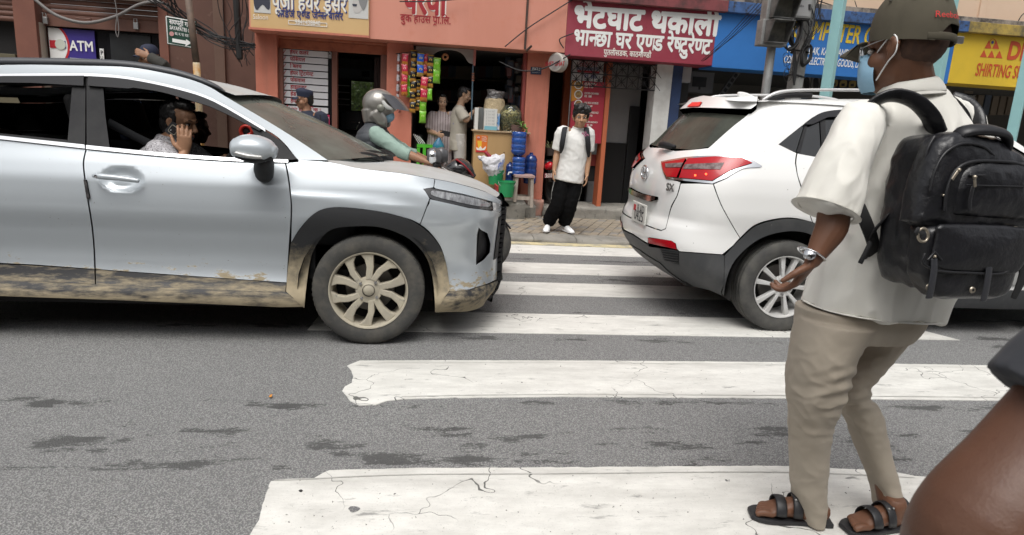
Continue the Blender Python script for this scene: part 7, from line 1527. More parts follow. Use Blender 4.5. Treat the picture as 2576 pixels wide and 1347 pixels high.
# ------------------------------------------------------------------ poles and signals on the far kerb
TEAL = mat('teal_paint', (.30, .54, .55), .5, col2=(.26, .48, .49), scale=2, col3=(.10, .13, .13), scale3=28, rng3=(.70, .74))
YT = 7.98
for u, v, rz, lb in ((2078, 235, 40, 'teal square post beside the leaning concrete pole'), (2366, 150, 25, 'teal square post directly behind the olive cap'), (2558, 280, 40, 'teal square post at the right edge in front of the yellow board')):
    p = P(u, v, YT); a = thing('teal_post', lb, 'post', (p.x, YT, ZP), 'teal posts along the kerb'); MB().box((p.x, YT, 3.6), (.118, .118, 6.95), rz=R(rz)).build('shaft', TEAL, a, bevel=.006); MB().box((p.x, YT, ZP+.006), (.24, .24, .012), rz=R(rz)).build('base_plate', TEAL, a)
pt = P(1928, 215, YT); sg = thing('traffic_signal', 'dead traffic signal with two sooty square hoods on a grey pole', 'traffic light', (pt.x, YT, ZP)); GAL = mat('galvanised_steel', (.30, .305, .30), .5, .4, col2=(.22, .22, .215), scale=6, col3=(.42, .42, .41), scale3=14)
MB().tube([(pt.x, YT, ZP), (pt.x, YT, 3.6)], .052, 16, cap='flat').build('pole', GAL, sg, smooth=True)
SOOT = mat('sooty_metal', (.17, .17, .165), .6, .2, col2=(.05, .048, .045), scale=5, rng=(.35, .65)); LENS = mat('dusty_lens', (.20, .19, .15), .6, col2=(.035, .034, .03), scale=2.5, rng=(.35, .6))
for (u, v, w, h) in ((1950, 83, 70, 63), (1966, 22, 76, 60), (1984, -45, 80, 62)):
    c = P(u, v, YT-.14); W2, H2 = w/2*pxm(c), h/2*pxm(c); hd = bpy.data.objects.new('signal_head', None); COL.objects.link(hd); hd.parent = sg; hd.location = c-base(sg)
    MB().bb((c.x-W2, c.y, c.z-H2), (c.x+W2, c.y+.16, c.z+H2)).build('housing', GAL, hd, bevel=.01); f = .80
    MB().bb((c.x-W2*f, c.y-.004, c.z-H2*f), (c.x+W2*f, c.y-.001, c.z+H2*f)).build('lens', LENS, hd)
    for nm, A_ in (('hood_top', [(-f, f, 0), (f, f, 0), (f, f*.98, -.20), (-f, f*.98, -.20)]), ('hood_side', [(-f, -f, 0), (-f, f, 0), (-f*.98, f*.98, -.20), (-f*1.0, -f, -.08)]), ('hood_side', [(f, -f, 0), (f, f, 0), (f*.98, f*.98, -.20), (f, -f, -.08)]), ('hood_sill', [(-f, -f, 0), (f, -f, 0), (f, -f*1.02, -.08), (-f, -f*1.02, -.08)])):
        o = MB().add([(c.x+a_*W2, c.y+d_, c.z+b_*H2) for a_, b_, d_ in A_], [(0, 1, 2, 3)]).build(nm, SOOT, hd); o.modifiers.new('s', 'SOLIDIFY').thickness = .012
pc = P(1998, 224, YT+.1); cp = thing('utility_pole', 'tapered octagonal concrete utility pole wrapped in black cables', 'pole', (pc.x, YT+.1, ZP)); CON = mat('pole_concrete', (.30, .30, .29), .9, col2=(.22, .22, .21), scale=4, col3=(.10, .10, .10), scale3=9, rng3=(.64, .72), bump=.5, bscale=25)
x2 = P(2027, 62, YT+.1).x
MB().tube([(pc.x+.01, YT+.1, ZP), (pc.x, YT+.1, 2.1), (pc.x+(x2-pc.x)*1.0, YT+.1, P(2027, 62, YT+.1).z), (pc.x+(x2-pc.x)*2, YT+.1, 6)], [.11, .095, .088, .075], 8, cap='flat').build('shaft', CON, cp)
for v in (131, 192): p = P(2012-(v-131)*.2, v, YT+.1); MB().tube([p+V((.10*math.cos(t), .10*math.sin(t), .01*math.sin(t*2))) for t in np.linspace(0, 6.28, 17)], .012, 6, cap=None).build('wire_band', RUB, cp)
a = thing('distribution_box', 'grey metal distribution box strapped to the concrete utility pole', 'box', P(2017, 15, YT-.06)); c = P(2015, 8, YT-.06); MB().box(c, (.20, .16, .36)).build('case', GAL, a, bevel=.008); MB().box(c+V((0, -.083, .0)), (.17, .006, .32)).build('door', mat('grey_door', (.27, .27, .27), .5), a); MB().box(c+V((0, 0, -.19)), (.19, .15, .02)).build('dark_lip', DARK, a)  # dark strip along the underside of the case
text('Sandha', (2002, 17), (2022, 18), YT-.152, INKB, a, .01, 1.0)
for k in range(6): MB().box(P(2037, 12+k*2.6, YT-.15), (.03, .006, .006)).build('vent_slot', DARK, a)
def cable(pts, r, lb, grp='black overhead cables'):
    o = MB().tube(pts, r, 6, 5, cap='flat').build('cable', RUB, None, smooth=True); tag(o, lb, 'cable', grp); return o
cy = lambda u, v, dy=0: P(u, v, YT-.05+dy)
random.seed(21)
LBP = 'black cable tangled round the concrete utility pole'
for k in range(9):
    u0 = 2015+random.uniform(-8, 22); uo = random.choice((-24, -18, 22, 30)); cable([cy(u0, -8), cy(u0+uo*.6, 40+random.uniform(0, 20)), cy(2008+uo+random.uniform(-6, 6), 85+random.uniform(-15, 15), random.uniform(-.1, .05)), cy(2005+uo*.3, 130), cy(2000+random.uniform(-6, 6), 175), cy(1998, 215)], random.uniform(.006, .012), LBP)
for k in range(14):
    u0 = 2032+random.uniform(-6, 40); cable([cy(u0, -8), cy(u0-3+random.uniform(-8, 8), 30), cy(u0-8+random.uniform(-8, 8), 65), cy(2030+random.uniform(-8, 10), 105), cy(2022, 135)], random.uniform(.003, .006), LBP)
a = thing('cable_coil', 'coil of black cable tied to the right side of the concrete pole', 'cable coil', cy(2030, 140))
for k in range(10): c = cy(2029+random.uniform(-1.5, 1.5), 140+random.uniform(-2, 2), -.05+.012*k); rx, rz_ = .055+random.uniform(-.012, .012), .11+random.uniform(-.02, .02); MB().tube([c+V((rx*math.cos(t)+.02*math.sin(t), .01*math.sin(3*t), rz_*math.sin(t))) for t in np.linspace(0, 6.28, 25)], .007, 6, cap=None).build('loop', RUB, a, smooth=True)
a = thing('cable_coil', 'big loose loop of black cable at the upper left of the concrete pole', 'cable coil', cy(1992, 85))
for k in range(7): c = cy(1996+random.uniform(-3, 3), 82+random.uniform(-3, 3), -.06+.012*k); MB().tube([c+V(((.09+.01*random.random())*math.cos(t)+.03*math.sin(t), .01*math.sin(3*t), .20*math.sin(t))) for t in np.linspace(0, 6.28, 25)], .009, 6, cap=None).build('loop', RUB, a, smooth=True)
a = thing('cable_coil', 'thin tangled wire rings hanging left of the concrete pole', 'cable coil', cy(1985, 150))
for k in range(6): c = cy(1984+random.uniform(-8, 6), 145+k*9, -.05); s = random.uniform(.03, .06); MB().tube([c+V((s*math.cos(t), .01*math.sin(3*t), s*1.4*math.sin(t))) for t in np.linspace(0, 6.28, 19)], .003, 5, cap=None).build('loop', RUB, a, smooth=True)
for k, (u0, v0, u1, v1) in enumerate(((1764, 154, 1905, 8), (1768, 155, 1912, 6), (1774, 152, 1918, 6), (1800, 128, 1925, 4))):
    cable([P(u0, v0, YS-.1), P((u0+u1)/2, (v0+v1)/2+6+k*2, 9.0), P(u1+k*4, v1, 8.4)], .0045, 'black cable sloping up across the maroon and blue boards to the signal')
cable([P(1270, 118, YS-.06), P(1330, 70, YS-.06), P(1400, 25, YS-.06), P(1440, 0, YS-.06)], .008, 'thin wire slanting across the orange fascia', 'thin wall wires'); cable([P(1255, 155, YF-.2), P(1310, 178, YF-.3), P(1370, 172, YF-.3), P(1435, 137, YS-.1)], .009, 'grey wire sagging below the fascia past the pillar', 'thin wall wires'); cable([P(1443, 84, YS-.05), P(1412, 96, YS-.05), P(1408, 105, YS-.05), P(1418, 122, YS-.05)], .008, 'short curling wire left of the maroon sign', 'thin wall wires')
cable([P(1005, 4, YS-.1), P(1080, 4, YS-.1), P(1180, -4, YS-.1)], .008, 'wire running along the top of the orange fascia', 'thin wall wires'); cable([P(2150, 2, YF-.2), P(2163, 45, YF-.2), P(2168, 80, YF-.2)], .006, 'pale thin wire hanging down over the blue board', 'thin wall wires'); cable([P(2050, 0, YF-.15), P(2120, 22, YF-.15), P(2200, 42, YF-.15)], .008, 'wire drooping along the peach wall', 'thin wall wires'); cable([P(2585, 70, YF-.1), P(2562, 60, YF-.1), P(2570, 40, YF-.1), P(2590, 25, YF-.1)], .008, 'wire curl on the peach wall at the right edge', 'thin wall wires')
random.seed(5)
LBL = 'black cable in the sagging bundle over the brown wall'
for k in range(16):
    j = lambda s: random.uniform(-s, s); cable([P(398+j(40), -6, 9.8), P(450+j(12), 38+j(10), 9.9), P(520+j(14), 85+j(14), 10.0), P(580+j(12), 112+j(15), 9.9), P(640+j(3), 118+j(8), 9.7)], random.uniform(.004, .008), LBL)
for k in range(9):
    j = lambda s: random.uniform(-s, s); u = 590+j(45); cable([P(u, -6, 9.75), P(u+8+j(12), 40, 9.8), P(600+j(35), 90+j(20), 9.8), P(612+j(40), 150+j(30), 9.85)], random.uniform(.003, .007), 'thin loose cable hanging in front of the brown wall')
a = thing('cable_bracket', 'dark vertical iron bar carrying the cable bundle beside the orange shop', 'bracket', P(600, 80, 9.85)); MB().tube([P(594, -6, 9.85), P(603, 145, 9.85)], .045, 8).build('bar', IR, a)
cg = MB().tube([P(82, -6, 10.4), P(140, 38, 10.4), P(215, 58, 10.4), P(290, 42, 10.4), P(350, 12, 10.4), P(400, 5, 10.3), P(430, 22, 10.2)], .022, 8, 5).build('cable', mat('grey_cable', (.16, .15, .145), .6), None, smooth=True); tag(cg, 'thick grey cable sagging across the bank shutters', 'cable')
cg = MB().tube([P(288, -4, 10.3), P(294, 35, 10.3), P(291, 75, 10.3), P(296, 94, 10.3), P(299, 75, 10.3), P(295, 38, 10.3)], .007, 6, 4).build('cable', mat('grey_cable', (.16, .15, .145), .6), None, smooth=True); tag(cg, 'thin grey wire with a loop hanging in front of the bank shutter', 'cable')
# street sign on its pole
YQ2 = 9.2; sn = thing('street_sign', 'dark green street name sign with a white arrow on a rusty pole', 'sign', P(490, 190, YQ2+.05)); crn = [(416, 39.5), (494, 53), (483, 123), (420.5, 112)]
MB().prism([tuple(P(u, v, YQ2)) for u, v in crn], lambda p: V(p), lambda p: V(p)+V((0, .02, 0))).build('panel', mat('sign_green', (.006, .045, .028), .5), sn)
bpts = [P(u, v, YQ2-.002) for u, v in ((418, 42), (490.5, 55), (480.5, 119.5), (422.5, 109.5))]; MB().tube(bpts+[bpts[0]], .007, 6, cap='flat').build('border', WHITE, sn)
text('सयपत`ी ग{ल}ली', (426, 60), (492, 72), YQ2-.004, WHITE, sn, .03, 1.3); text('SAYAPATRI GALLI', (427, 73.5), (495, 86), YQ2-.004, WHITE, sn, .03, 1.6); text('का. म. पा. वडा नं. ३१', (440, 88), (490, 97), YQ2-.004, WHITE, sn, .02, 1.6)
c = P(432, 85.5, YQ2-.004); MB().lathe([(.0005, .004), (.028, .004), (.028, 0)], 18, c=c, M=Matrix.Rotation(R(90), 3, 'X')).build('seal', mat('pink_seal', (.5, .25, .24), .6), sn)
blob('arrow', [(433.5, 97), (468, 103), (468, 99), (482, 108.5), (466, 117.5), (467, 112), (433.5, 106)], YQ2-.004, WHITE, sn)
MB().tube([P(473, -8, YQ2-.06), P(494, 158, YQ2-.06)], .042, 12, cap='flat').build('pole', mat('rusty_pole', (.10, .075, .06), .7, .2, col2=(.16, .11, .08), scale=7), sn, smooth=True); pl_ = P(494, 158, YQ2-.06); MB().tube([pl_, V((pl_.x+.03, pl_.y, ZP))], .044, 12, cap='flat').build('pole_sleeve', mat('yellowed_sleeve', (.42, .36, .25), .7, col2=(.40, .20, .05), scale=5, rng=(.5, .65)), sn, smooth=True)
# ------------------------------------------------------------------ man walking in the foreground
YF_ = 2.08
fm = thing('person', 'tall man in cream polo shirt, beige trousers and olive cap walking across the crossing', 'person', (1.6, YF_+.05, 0))
q = lambda u, v, dy=0.: P(u, v, YF_+dy)
def W_(hw, v, Y=YF_): return hw*pxm(P(2200, v, Y))
def ringLR(l, r_, Y, b, n=44, e=2.3, tw=0.):
    A, B = P(*l, Y), P(*r_, Y); c = (A+B)/2; sx = (B-A)/2; a_ = sx.length; k_ = c.x/c.y*b*.92; sx = sx*(math.sqrt(max(a_*a_-k_*k_, .36*a_*a_))/a_); dp = V((0, b, 0)) if not tw else V((math.sin(tw)*b, math.cos(tw)*b, 0))
    out = []
    for j in range(n):
        t = 2*math.pi*j/n; cx, sy = math.cos(t), math.sin(t)
        out.append(c+sx*(math.copysign(abs(cx)**(2/e), cx))+dp*(math.copysign(abs(sy)**(2/e), sy)))
    return out
def loft(spec, k=4, n=44, e=2.3):      # spec rows: left px, right px, Y, half depth
    rr = cat([(*l, *r_, Y, b) for l, r_, Y, b in spec], k); return [ringLR((a[0], a[1]), (a[2], a[3]), a[4], a[5], n, e) for a in rr]
# body: one continuous figure under the clothes
mb = MB()
hf, hup = V((-.46, .88, -.06)), V((.05, 0, 1)); hc = q(2277, 134, -.02); Mh = frame(hf, hup); HS = 1.15
head_into(mb, hc, Mh, HS, q(2305, 235))
mb.tube([q(2300, 250), q(2280, 180, -.0)], [.075, .07], 14)
mb.tube([q(2190, 790), q(2235, 640), q(2275, 450), q(2290, 320), q(2300, 245)], [(.13, .09), (.12, .09), (.13, .09), (.11, .075), (.065, .065)], 16, 3, side=(1, 0, 0))
mb.tube([q(2180, 320, -.12), q(2120, 430, -.20), q(2100, 520, -.22), q(2092, 572, -.24), q(2068, 615, -.25), q(2045, 655, -.26)], [.04, .045, W_(38, 540, 1.86), W_(39, 570, 1.86), W_(31, 610, 1.86), W_(20, 650, 1.86)], 14, 3)
hand_into(mb, q(2044, 656, -.26), V((-.35, .25, -.9)), V((-.75, .65, .15)), V((-.6, -.5, .1)), 1.0, .55, .12)
mb.tube([q(2390, 300, .16), q(2420, 420, .22), q(2400, 560, .25), q(2330, 640, .22)], [.04, .05, .045, .03], 12, 3)
hand_into(mb, q(2330, 640, .22), V((-.6, .2, -.6)), V((-.5, -.6, 0)), V((0, .3, 1)), .95, .5)
aL, aR = q(2036, 1290, .0), q(2236, 1290, .0)
mb.tube([q(2140, 790, -.03), q(2080, 960, -.03), q(2036, 1100, -.02), aL], [.08, .055, .042, .034], 14, 3)
mb.tube([q(2230, 790, .06), q(2140, 960, .08), q(2196, 1105, .07), aR], [.07, .042, .034, .032], 14, 3)
def foot(an, dr, sc=1.):
    d = V((dr[0], dr[1], 0)).normalized(); sd = d.cross(V((0, 0, 1))); h = V((an.x, an.y, .03))-d*.06
    mb.tube([V((an.x, an.y, .10)), V((an.x, an.y, .05))+d*.0], [.042, .038], 12)
    mb.tube([h+V((0, 0, .02)), h+d*.08+V((0, 0, .03)), h+d*.15+V((0, 0, .022)), h+d*.20+V((0, 0, .010))], [(.032, .032), (.036, .042), (.046, .030), (.046, .018)], 12, 3, side=sd)
    for i, (o, L, r_) in enumerate(((-.034, .052, .014), (-.013, .048, .0105), (.004, .042, .010), (.020, .035, .0095), (.035, .028, .009))):
        k = o*(1 if sc > 0 else -1); p = h+d*.195+sd*k; mb.tube([p+V((0, 0, .008)), p+d*L*.6+V((0, 0, .012)), p+d*L+V((0, 0, .006))], [r_, r_*1.05, r_*.9], 8, 2)
    return h, d, sd
fl = foot(V((q(2034, 1300).x, YF_+.02, 0)), (-1, .22, 0), 1); fr_ = foot(V((q(2232, 1290).x, YF_-.03, 0)), (-.98, -.1, 0), 1)
link('body', remesh(mb, .0045, 2, base(fm)), SK_MAN, fm)
face_parts(fm, hc, Mh, HS, lip=False)
# cropped hair below the cap
mb = MB()
for p_, r_ in (((0, -.024, .035), (.0755, .084, .085)),): mb.ell(hc+Mh @ (V(p_)*HS), tuple(a*HS for a in r_), Mh, 24, 14)
mb.build('hair', mat('cropped_hair', (.060, .031, .021), .85, col2=(.085, .043, .027), scale=60, bump=.3, bscale=300), fm, smooth=True)
# cap
OLV = mat('olive_twill', (.074, .064, .043), .9, col2=(.060, .052, .035), scale=6, bump=.3, bscale=300, bdist=.001)
h_ = lambda x, y, z: hc+Mh @ (V((x, y, z))*HS)
rows = []
for a, hz, tl in ((1.00, .022, .0), (1.01, .050, 0), (.985, .080, 0), (.915, .108, 0), (.80, .135, 0), (.64, .158, 0), (.44, .175, 0), (.20, .184, 0), (.03, .186, 0)):
    row = []
    for j in range(72):
        t = 2*math.pi*j/72; c, s = math.cos(t), math.sin(t); y = -.012+.110*a*s; x = .089*a*c; z = hz+.010*s*(1 if hz < .12 else .4)
        sm = .0022*max(0, 1-abs(((t/(math.pi/3)+.5) % 1)-.5)*22)          # the six panel seams
        if hz < .08 and s < -.80: z += (.046 if hz < .04 else .022)*min(1, (-s-.80)/.16)   # opening over the strap
        row.append(h_(x*(1-sm/.09), y*(1-sm/.09), z))
    rows.append(row)
MB().grid(rows, close_v=True).build('cap', OLV, fm, smooth=True)
rows = [[h_(x*.083*(1-.18*b*b), .088+math.sqrt(max(0, 1-.85*x*x))*.012+b*.082*(1-.5*x*x), .040-b*.030-.018*x*x) for x in np.linspace(-1, 1, 15)] for b in (0, .25, .5, .75, 1)]
MB().grid(rows+[[p+Mh @ V((0, 0, -.006)) for p in r_] for r_ in rows[::-1]], close_u=True).build('cap_brim', OLV, fm, smooth=True)
MB().tube([h_(.089*math.cos(t)*1.0, -.012+.1085*math.sin(t), .026) for t in np.linspace(math.radians(222), math.radians(318), 12)], [(.003, .012)]*12, 8, 2, side=Mh @ V((1, 0, 0))).build('cap_strap', OLV, fm, smooth=True)
MB().box(h_(.035, -.118, .026), (.026, .012, .022)).build('cap_buckle', STEEL, fm, bevel=.003)
MB().lathe([(.0005, .004), (.009, .003), (.011, 0)], 12, c=h_(0, -.012, .187), M=Mh).build('cap_button', OLV, fm, smooth=True)
for t, z in ((200, .135), (160, .13), (250, .13)):
    t = R(t); cp = h_(.080*math.cos(t), -.012+.098*math.sin(t), z); MB().ell(cp, (.005, .005, .005)).build('eyelet', mat('eyelet_thread', (.10, .09, .07), .9), fm, smooth=True)
RED = mat('red_thread', (.55, .03, .03), .8)
vs, fs, wt_ = shape('Reebok', .0)
def capmap(x, y):
    t = R(226)+(x/wt_)*R(44); z = .072+y*.024; k = 1.03-max(0, z-.075)*2.2; return h_(.089*k*math.cos(t), -.012+.110*k*math.sin(t), z)
MB().add([capmap(x, y) for x, y in vs], fs).build('cap_lettering', RED, fm)
# mask, loops, glasses
rows = []
for i, (z, w, yf) in enumerate(((.004, .030, .103), (-.015, .048, .112), (-.040, .058, .108), (-.065, .058, .106), (-.088, .050, .104), (-.108, .036, .090))):
    rows.append([h_(w*1.08*math.sin(a), .030+(yf-.030+.014)*math.cos(a)**.8+(.004*math.sin(i*3.1)), z) for a in np.linspace(-1.42, 1.42, 21)])
o = MB().grid(rows).build('face_mask', MASK, fm, smooth=True); sd = o.modifiers.new('s', 'SOLIDIFY'); sd.thickness = .002; o.modifiers.new('u', 'SUBSURF').render_levels = 2
WL = mat('white_elastic', (.75, .75, .74), .8)
for k in (-1, 1):
    MB().tube([h_(k*.050, .055, -.006), h_(k*.072, .028, .014), h_(k*.084, .000, .036), h_(k*.090, -.018, .022), h_(k*.088, -.018, -.012), h_(k*.078, .005, -.035), h_(k*.058, .040, -.078)], .0022, 6, 4).build('mask_loop', WL, fm, smooth=True)
    MB().tube([h_(k*.060, .098, .012), h_(k*.072, .060, .020), h_(k*.083, .010, .028), h_(k*.084, -.010, .018)], .0016, 6, 3).build('glasses_arm', STEEL, fm, smooth=True)
    lo = [h_(k*(.034+.027*math.cos(t)), .112-.016*abs((.034+.027*math.cos(t))/.06)**2, .002+.021*math.sin(t)) for t in np.linspace(0, 2*math.pi, 25)]
    MB().tube(lo, .0018, 6, cap=None).build('glasses_rim', STEEL, fm, smooth=True)
    MB().add([h_(k*.034, .110, .002)]+lo[:-1], [(0, 1+j, 1+(j+1) % 24) for j in range(24)]).build('glasses_lens', glass('spectacle_lens', (.8, .82, .84), 0) if k < 0 else MATS['spectacle_lens'], fm, smooth=True)
# polo shirt: torso and near sleeve, with sewn folds
CRM = cloth('cream_knit', (.73, .715, .66), bscale=300, scale=3, col2=(.68, .665, .61))
mb = MB()
closed(mb, loft([((2022, 766), (2364, 792), YF_, .165), ((2030, 728), (2376, 752), YF_, .17), ((2055, 665), (2400, 690), YF_, .17), ((2098, 600), (2425, 610), YF_, .165), ((2118, 520), (2440, 520), YF_, .16), ((2125, 430), (2452, 420), YF_, .15), ((2135, 350), (2452, 335), YF_, .14), ((2165, 290), (2420, 280), YF_, .12), ((2205, 245), (2385, 240), YF_, .095), ((2222, 225), (2362, 222), YF_, .08)], 4))
mb.tube([q(2210, 290, -.03), q(2168, 310, -.12), q(2140, 370, -.17), q(2107, 455, -.21), q(2078, 528, -.23)], [W_(36, 300), W_(52, 310), W_(58, 370), W_(63, 455), W_(66, 530)], 22, 4, kr=.08)
mb.tube([q(2380, 280, .1), q(2420, 330, .17), q(2440, 430, .22)], [.06, .08, .08], 14, 3, kr=.1)
f0 = folds(.020, 5.0, (1, 1, .45), 3); f1 = folds(.011, 10, (1.2, 1.2, .6), 9)
def fold_shirt(p):
    z = p.z; w = max(0, min(1, (1.75-z)/.3)); u = PJ(p)
    dg_ = math.sin((u[0]*.8+u[1]*.55)/16+2.*noise.noise(p*4)); a = max(0, 1-((u[0]-2150)/120)**2)*max(0, 1-((u[1]-560)/230)**2)
    return w*(f0(p)+f1(p))+.008*a*dg_
link('polo_shirt', remesh(mb, .0055, 3, base(fm), disp=fold_shirt), CRM, fm)
hemp = ringLR((2023, 764), (2363, 790), YF_, .164, 48); MB().tube(hemp+[hemp[0]], [(.002, .012)]*49, 6, side=(0, 0, 1), cap=None).build('hem', CRM, fm, smooth=True)
cu = q(2078, 528, -.23); ad = (q(2078, 528, -.23)-q(2107, 455, -.21)).normalized(); Ms = frame(ad.orthogonal(), ad)
ring = [cu+ad*.004+Ms @ V((W_(66.3, 530)*math.cos(t), W_(66.3, 530)*math.sin(t), 0)) for t in np.linspace(0, 2*math.pi, 33)]
MB().tube(ring, [(.002, .012)]*33, 8, side=ad, cap=None).build('cuff', CRM, fm, smooth=True)
mb = MB(); rows = [ringLR(l, r_, YF_-.01, b, 40) for l, r_, b in (((2206, 236), (2372, 232), .094), ((2210, 222), (2364, 206), .090), ((2222, 210), (2346, 184), .080), ((2214, 222), (2358, 198), .086), ((2202, 246), (2376, 238), .102))]
o = mb.grid(rows, close_v=True).build('collar', CRM, fm, smooth=True); o.modifiers.new('s', 'SOLIDIFY').thickness = .004; o.modifiers.new('u', 'SUBSURF').render_levels = 1
# trousers
BEI = cloth('beige_twill', (.36, .315, .255), scale=3, col2=(.315, .272, .215), bscale=260)
mb = MB()
closed(mb, loft([((2000, 770), (2335, 785), YF_, .13), ((1996, 815), (2320, 815), YF_, .135), ((1996, 840), (2290, 850), YF_, .13)], 3))
closed(mb, loft([((2004, 800), (2215, 812), YF_-.03, .12), ((1990, 850), (2172, 860), YF_-.04, .115), ((1983, 910), (2146, 915), YF_-.05, .11), ((1978, 972), (2128, 972), YF_-.05, .10), ((1980, 1020), (2108, 1022), YF_-.04, .092), ((1982, 1056), (2092, 1056), YF_-.03, .086), ((1982, 1119), (2087, 1119), YF_-.01, .082), ((1984, 1170), (2084, 1170), YF_, .080), ((1987, 1220), (2082, 1220), YF_+.01, .078), ((1994, 1280), (2078, 1285), YF_+.02, .075), ((2000, 1306), (2075, 1312), YF_+.02, .073)], 5))
closed(mb, loft([((2150, 800), (2325, 800), YF_+.06, .12), ((2130, 868), (2264, 868), YF_+.08, .11), ((2098, 928), (2212, 930), YF_+.08, .095), ((2088, 964), (2188, 964), YF_+.08, .09), ((2090, 992), (2192, 990), YF_+.08, .088), ((2110, 1026), (2214, 1020), YF_+.08, .085), ((2138, 1105), (2236, 1100), YF_+.07, .080), ((2160, 1165), (2252, 1160), YF_+.06, .076), ((2184, 1230), (2272, 1226), YF_+.04, .072), ((2194, 1284), (2280, 1278), YF_+.02, .068)], 5))
g0 = folds(.010, 5.5, (1.2, 1.2, .9), 1); g1 = folds(.0055, 15, (1, 1, 1.2), 6)
def fold_tr(p):
    u = PJ(p); k = max(0, 1-((u[1]-1005)/150)**2)+.4*max(0, 1-((u[1]-1250)/90)**2)+.30
    k2 = max(0, 1-((u[1]-985)/75)**2)*max(0, 1-((u[0]-2140)/75)**2)
    return k*(g0(p)+g1(p))*.85+k2*.006*math.sin(u[1]/5.2+u[0]/22)
link('trousers', remesh(mb, .0055, 3, base(fm), disp=fold_tr), BEI, fm)
sm_ = [q(u, v, -.10+.0002*(v-800)) for u, v in ((2030, 800), (2012, 860), (2002, 930), (1994, 985), (1990, 1040))]
# sandals
def sandal(f3):
    h, d, sd = f3; z = lambda p, a: V((p.x, p.y, a)); BL = mat('sandal_black', (.016, .016, .018), .5)
    o_ = [(-.035, .038), (.02, .042), (.10, .044), (.18, .056), (.235, .052), (.268, .030)]
    pl = [h+d*a+sd*b for a, b in cat(o_, 4)]+[h+d*a-sd*b for a, b in cat(o_, 4)[::-1]]
    MB().prism(pl, lambda p: z(p, .006), lambda p: z(p, .024)).build('sandal_sole', BL, fm, bevel=.005)
    for a, w, hgt in ((.165, .020, .062), (.105, .018, .082), (.03, .012, .095)):
        MB().tube([h+d*a+sd*(.052*math.cos(t))+V((0, 0, .012+hgt*math.sin(t)*.85)) for t in np.linspace(0, math.pi, 12)], [(.0035, w)]*12, 8, side=sd, cap='flat').build('sandal_strap', BL, fm, smooth=True)
    for s in (-1, 1): MB().ell(h+d*(.105+.01*s)-sd*.030*1.+V((0, 0, .075)), (.005, .005, .005)).build('stud', STEEL, fm, smooth=True)
sandal(fl); sandal(fr_)
# watch
wc_ = q(2041, 640, -.255); wd = (q(2068, 615, -.25)-q(2045, 655, -.26)).normalized(); Mw = frame(wd.orthogonal(), wd)
MB().tube([wc_+Mw @ V((.037*math.cos(t), .034*math.sin(t), 0)) for t in np.linspace(0, 2*math.pi, 33)], [(.003, .009)]*33, 8, side=wd, cap=None).build('watch_strap', CHROME, fm, smooth=True)
MB().lathe([(.0005, .008), (.016, .007), (.018, 0)], 20, c=wc_+V((-.022, -.026, .004)), M=frame(wd, V((-.65, -.75, .1)))).build('watch_case', CHROME, fm, smooth=True)
# ---- backpack on his back
nB = V((.10, -.99, .08)).normalized(); sB = V((.99, .10, 0)).normalized(); uB = sB.cross(nB).normalized()
if uB.z < 0: uB = -uB
C0 = P(2440, 545, YF_-.36)
def PB(u, v, off=0.):
    d = ray(u, v); o = C0+nB*off; return EYE+d*((o-EYE).dot(nB)/d.dot(nB))
pk = thing('backpack', 'large black leather backpack on the back of the man in the olive cap', 'backpack', C0)
LEA = mat('black_leather', (.008, .0082, .010), .33, col2=(.013, .013, .016), scale=7, bump=.6, bscale=16, bdist=.010, spec=.5, bdetail=6)
LEA2 = mat('black_leather_trim', (.010, .010, .012), .42); ZIP = mat('zip_metal', (.40, .35, .28), .35, .8); WEB = mat('black_webbing', (.012, .012, .013), .8)
def slabB(name, px, o0, o1, mt=LEA, rnd=.02, vox=.007, par=None, disp=None, it=5, back=None):
    # cushion with the outline px on the pack's outer face, from offset o0 to o1, edges rounded
    pl = [PB(u, v) for u, v in px]; c = sum(pl, V())/len(pl); mb = MB(); rows = []
    for o, k in ((o0, .0), (o0+.3*rnd, .0), (o1-rnd, 0), (o1-.35*rnd, .35), (o1, 1.)):
        rows.append([p+nB*o+(c-p).normalized()*rnd*k*1.1 for p in pl])
    for t in (.6, .25, .02): rows.append([c+nB*(o1+.012*(1-t*t))+(p+nB*0-c)*t*(1-rnd/.2) for p in pl])
    closed(mb, rows); return link(name, remesh(mb, vox, it, base(pk), disp=disp), mt, par or pk)
lf = folds(.006, 9, (1, 1, 1), 11); lf2 = folds(.004, 22, (1, 1, .6), 13)
# main sack
loc = lambda a, b, c: C0+sB*a+nB*b+uB*c
def rr_ring(a0, a1, b0, b1, c, n=40, e=3.4, cut=0.):
    out = []
    for j in range(n):
        t = 2*math.pi*j/n; x = math.copysign(abs(math.cos(t))**(2/e), math.cos(t)); y = math.copysign(abs(math.sin(t))**(2/e), math.sin(t))
        out.append(loc((a0+a1)/2+x*(a1-a0)/2, (b0+b1)/2+y*(b1-b0)/2, c))
    return out
mb = MB(); closed(mb, [rr_ring(*a) for a in cat([(-.07, .08, -.19, -.05, .235), (-.10, .11, -.215, -.02, .22), (-.12, .13, -.23, 0, .17), (-.13, .14, -.235, .005, .08), (-.132, .142, -.235, .01, -.02), (-.13, .14, -.235, .01, -.11), (-.12, .13, -.23, .0, -.18), (-.10, .11, -.2, -.03, -.215), (-.06, .07, -.15, -.07, -.222)], 4)])
link('sack', remesh(mb, .007, 3, base(pk), disp=lambda p: lf(p)+lf2(p)), LEA, pk)
slabB('upper_pocket', cat([(2374, 535), (2378, 480), (2400, 428), (2440, 404), (2500, 402), (2560, 408), (2600, 430), (2612, 490), (2600, 545), (2490, 552), (2374, 540)], 3), -.02, .040, disp=lambda p: lf2(p)*.6, rnd=.022, vox=.005)
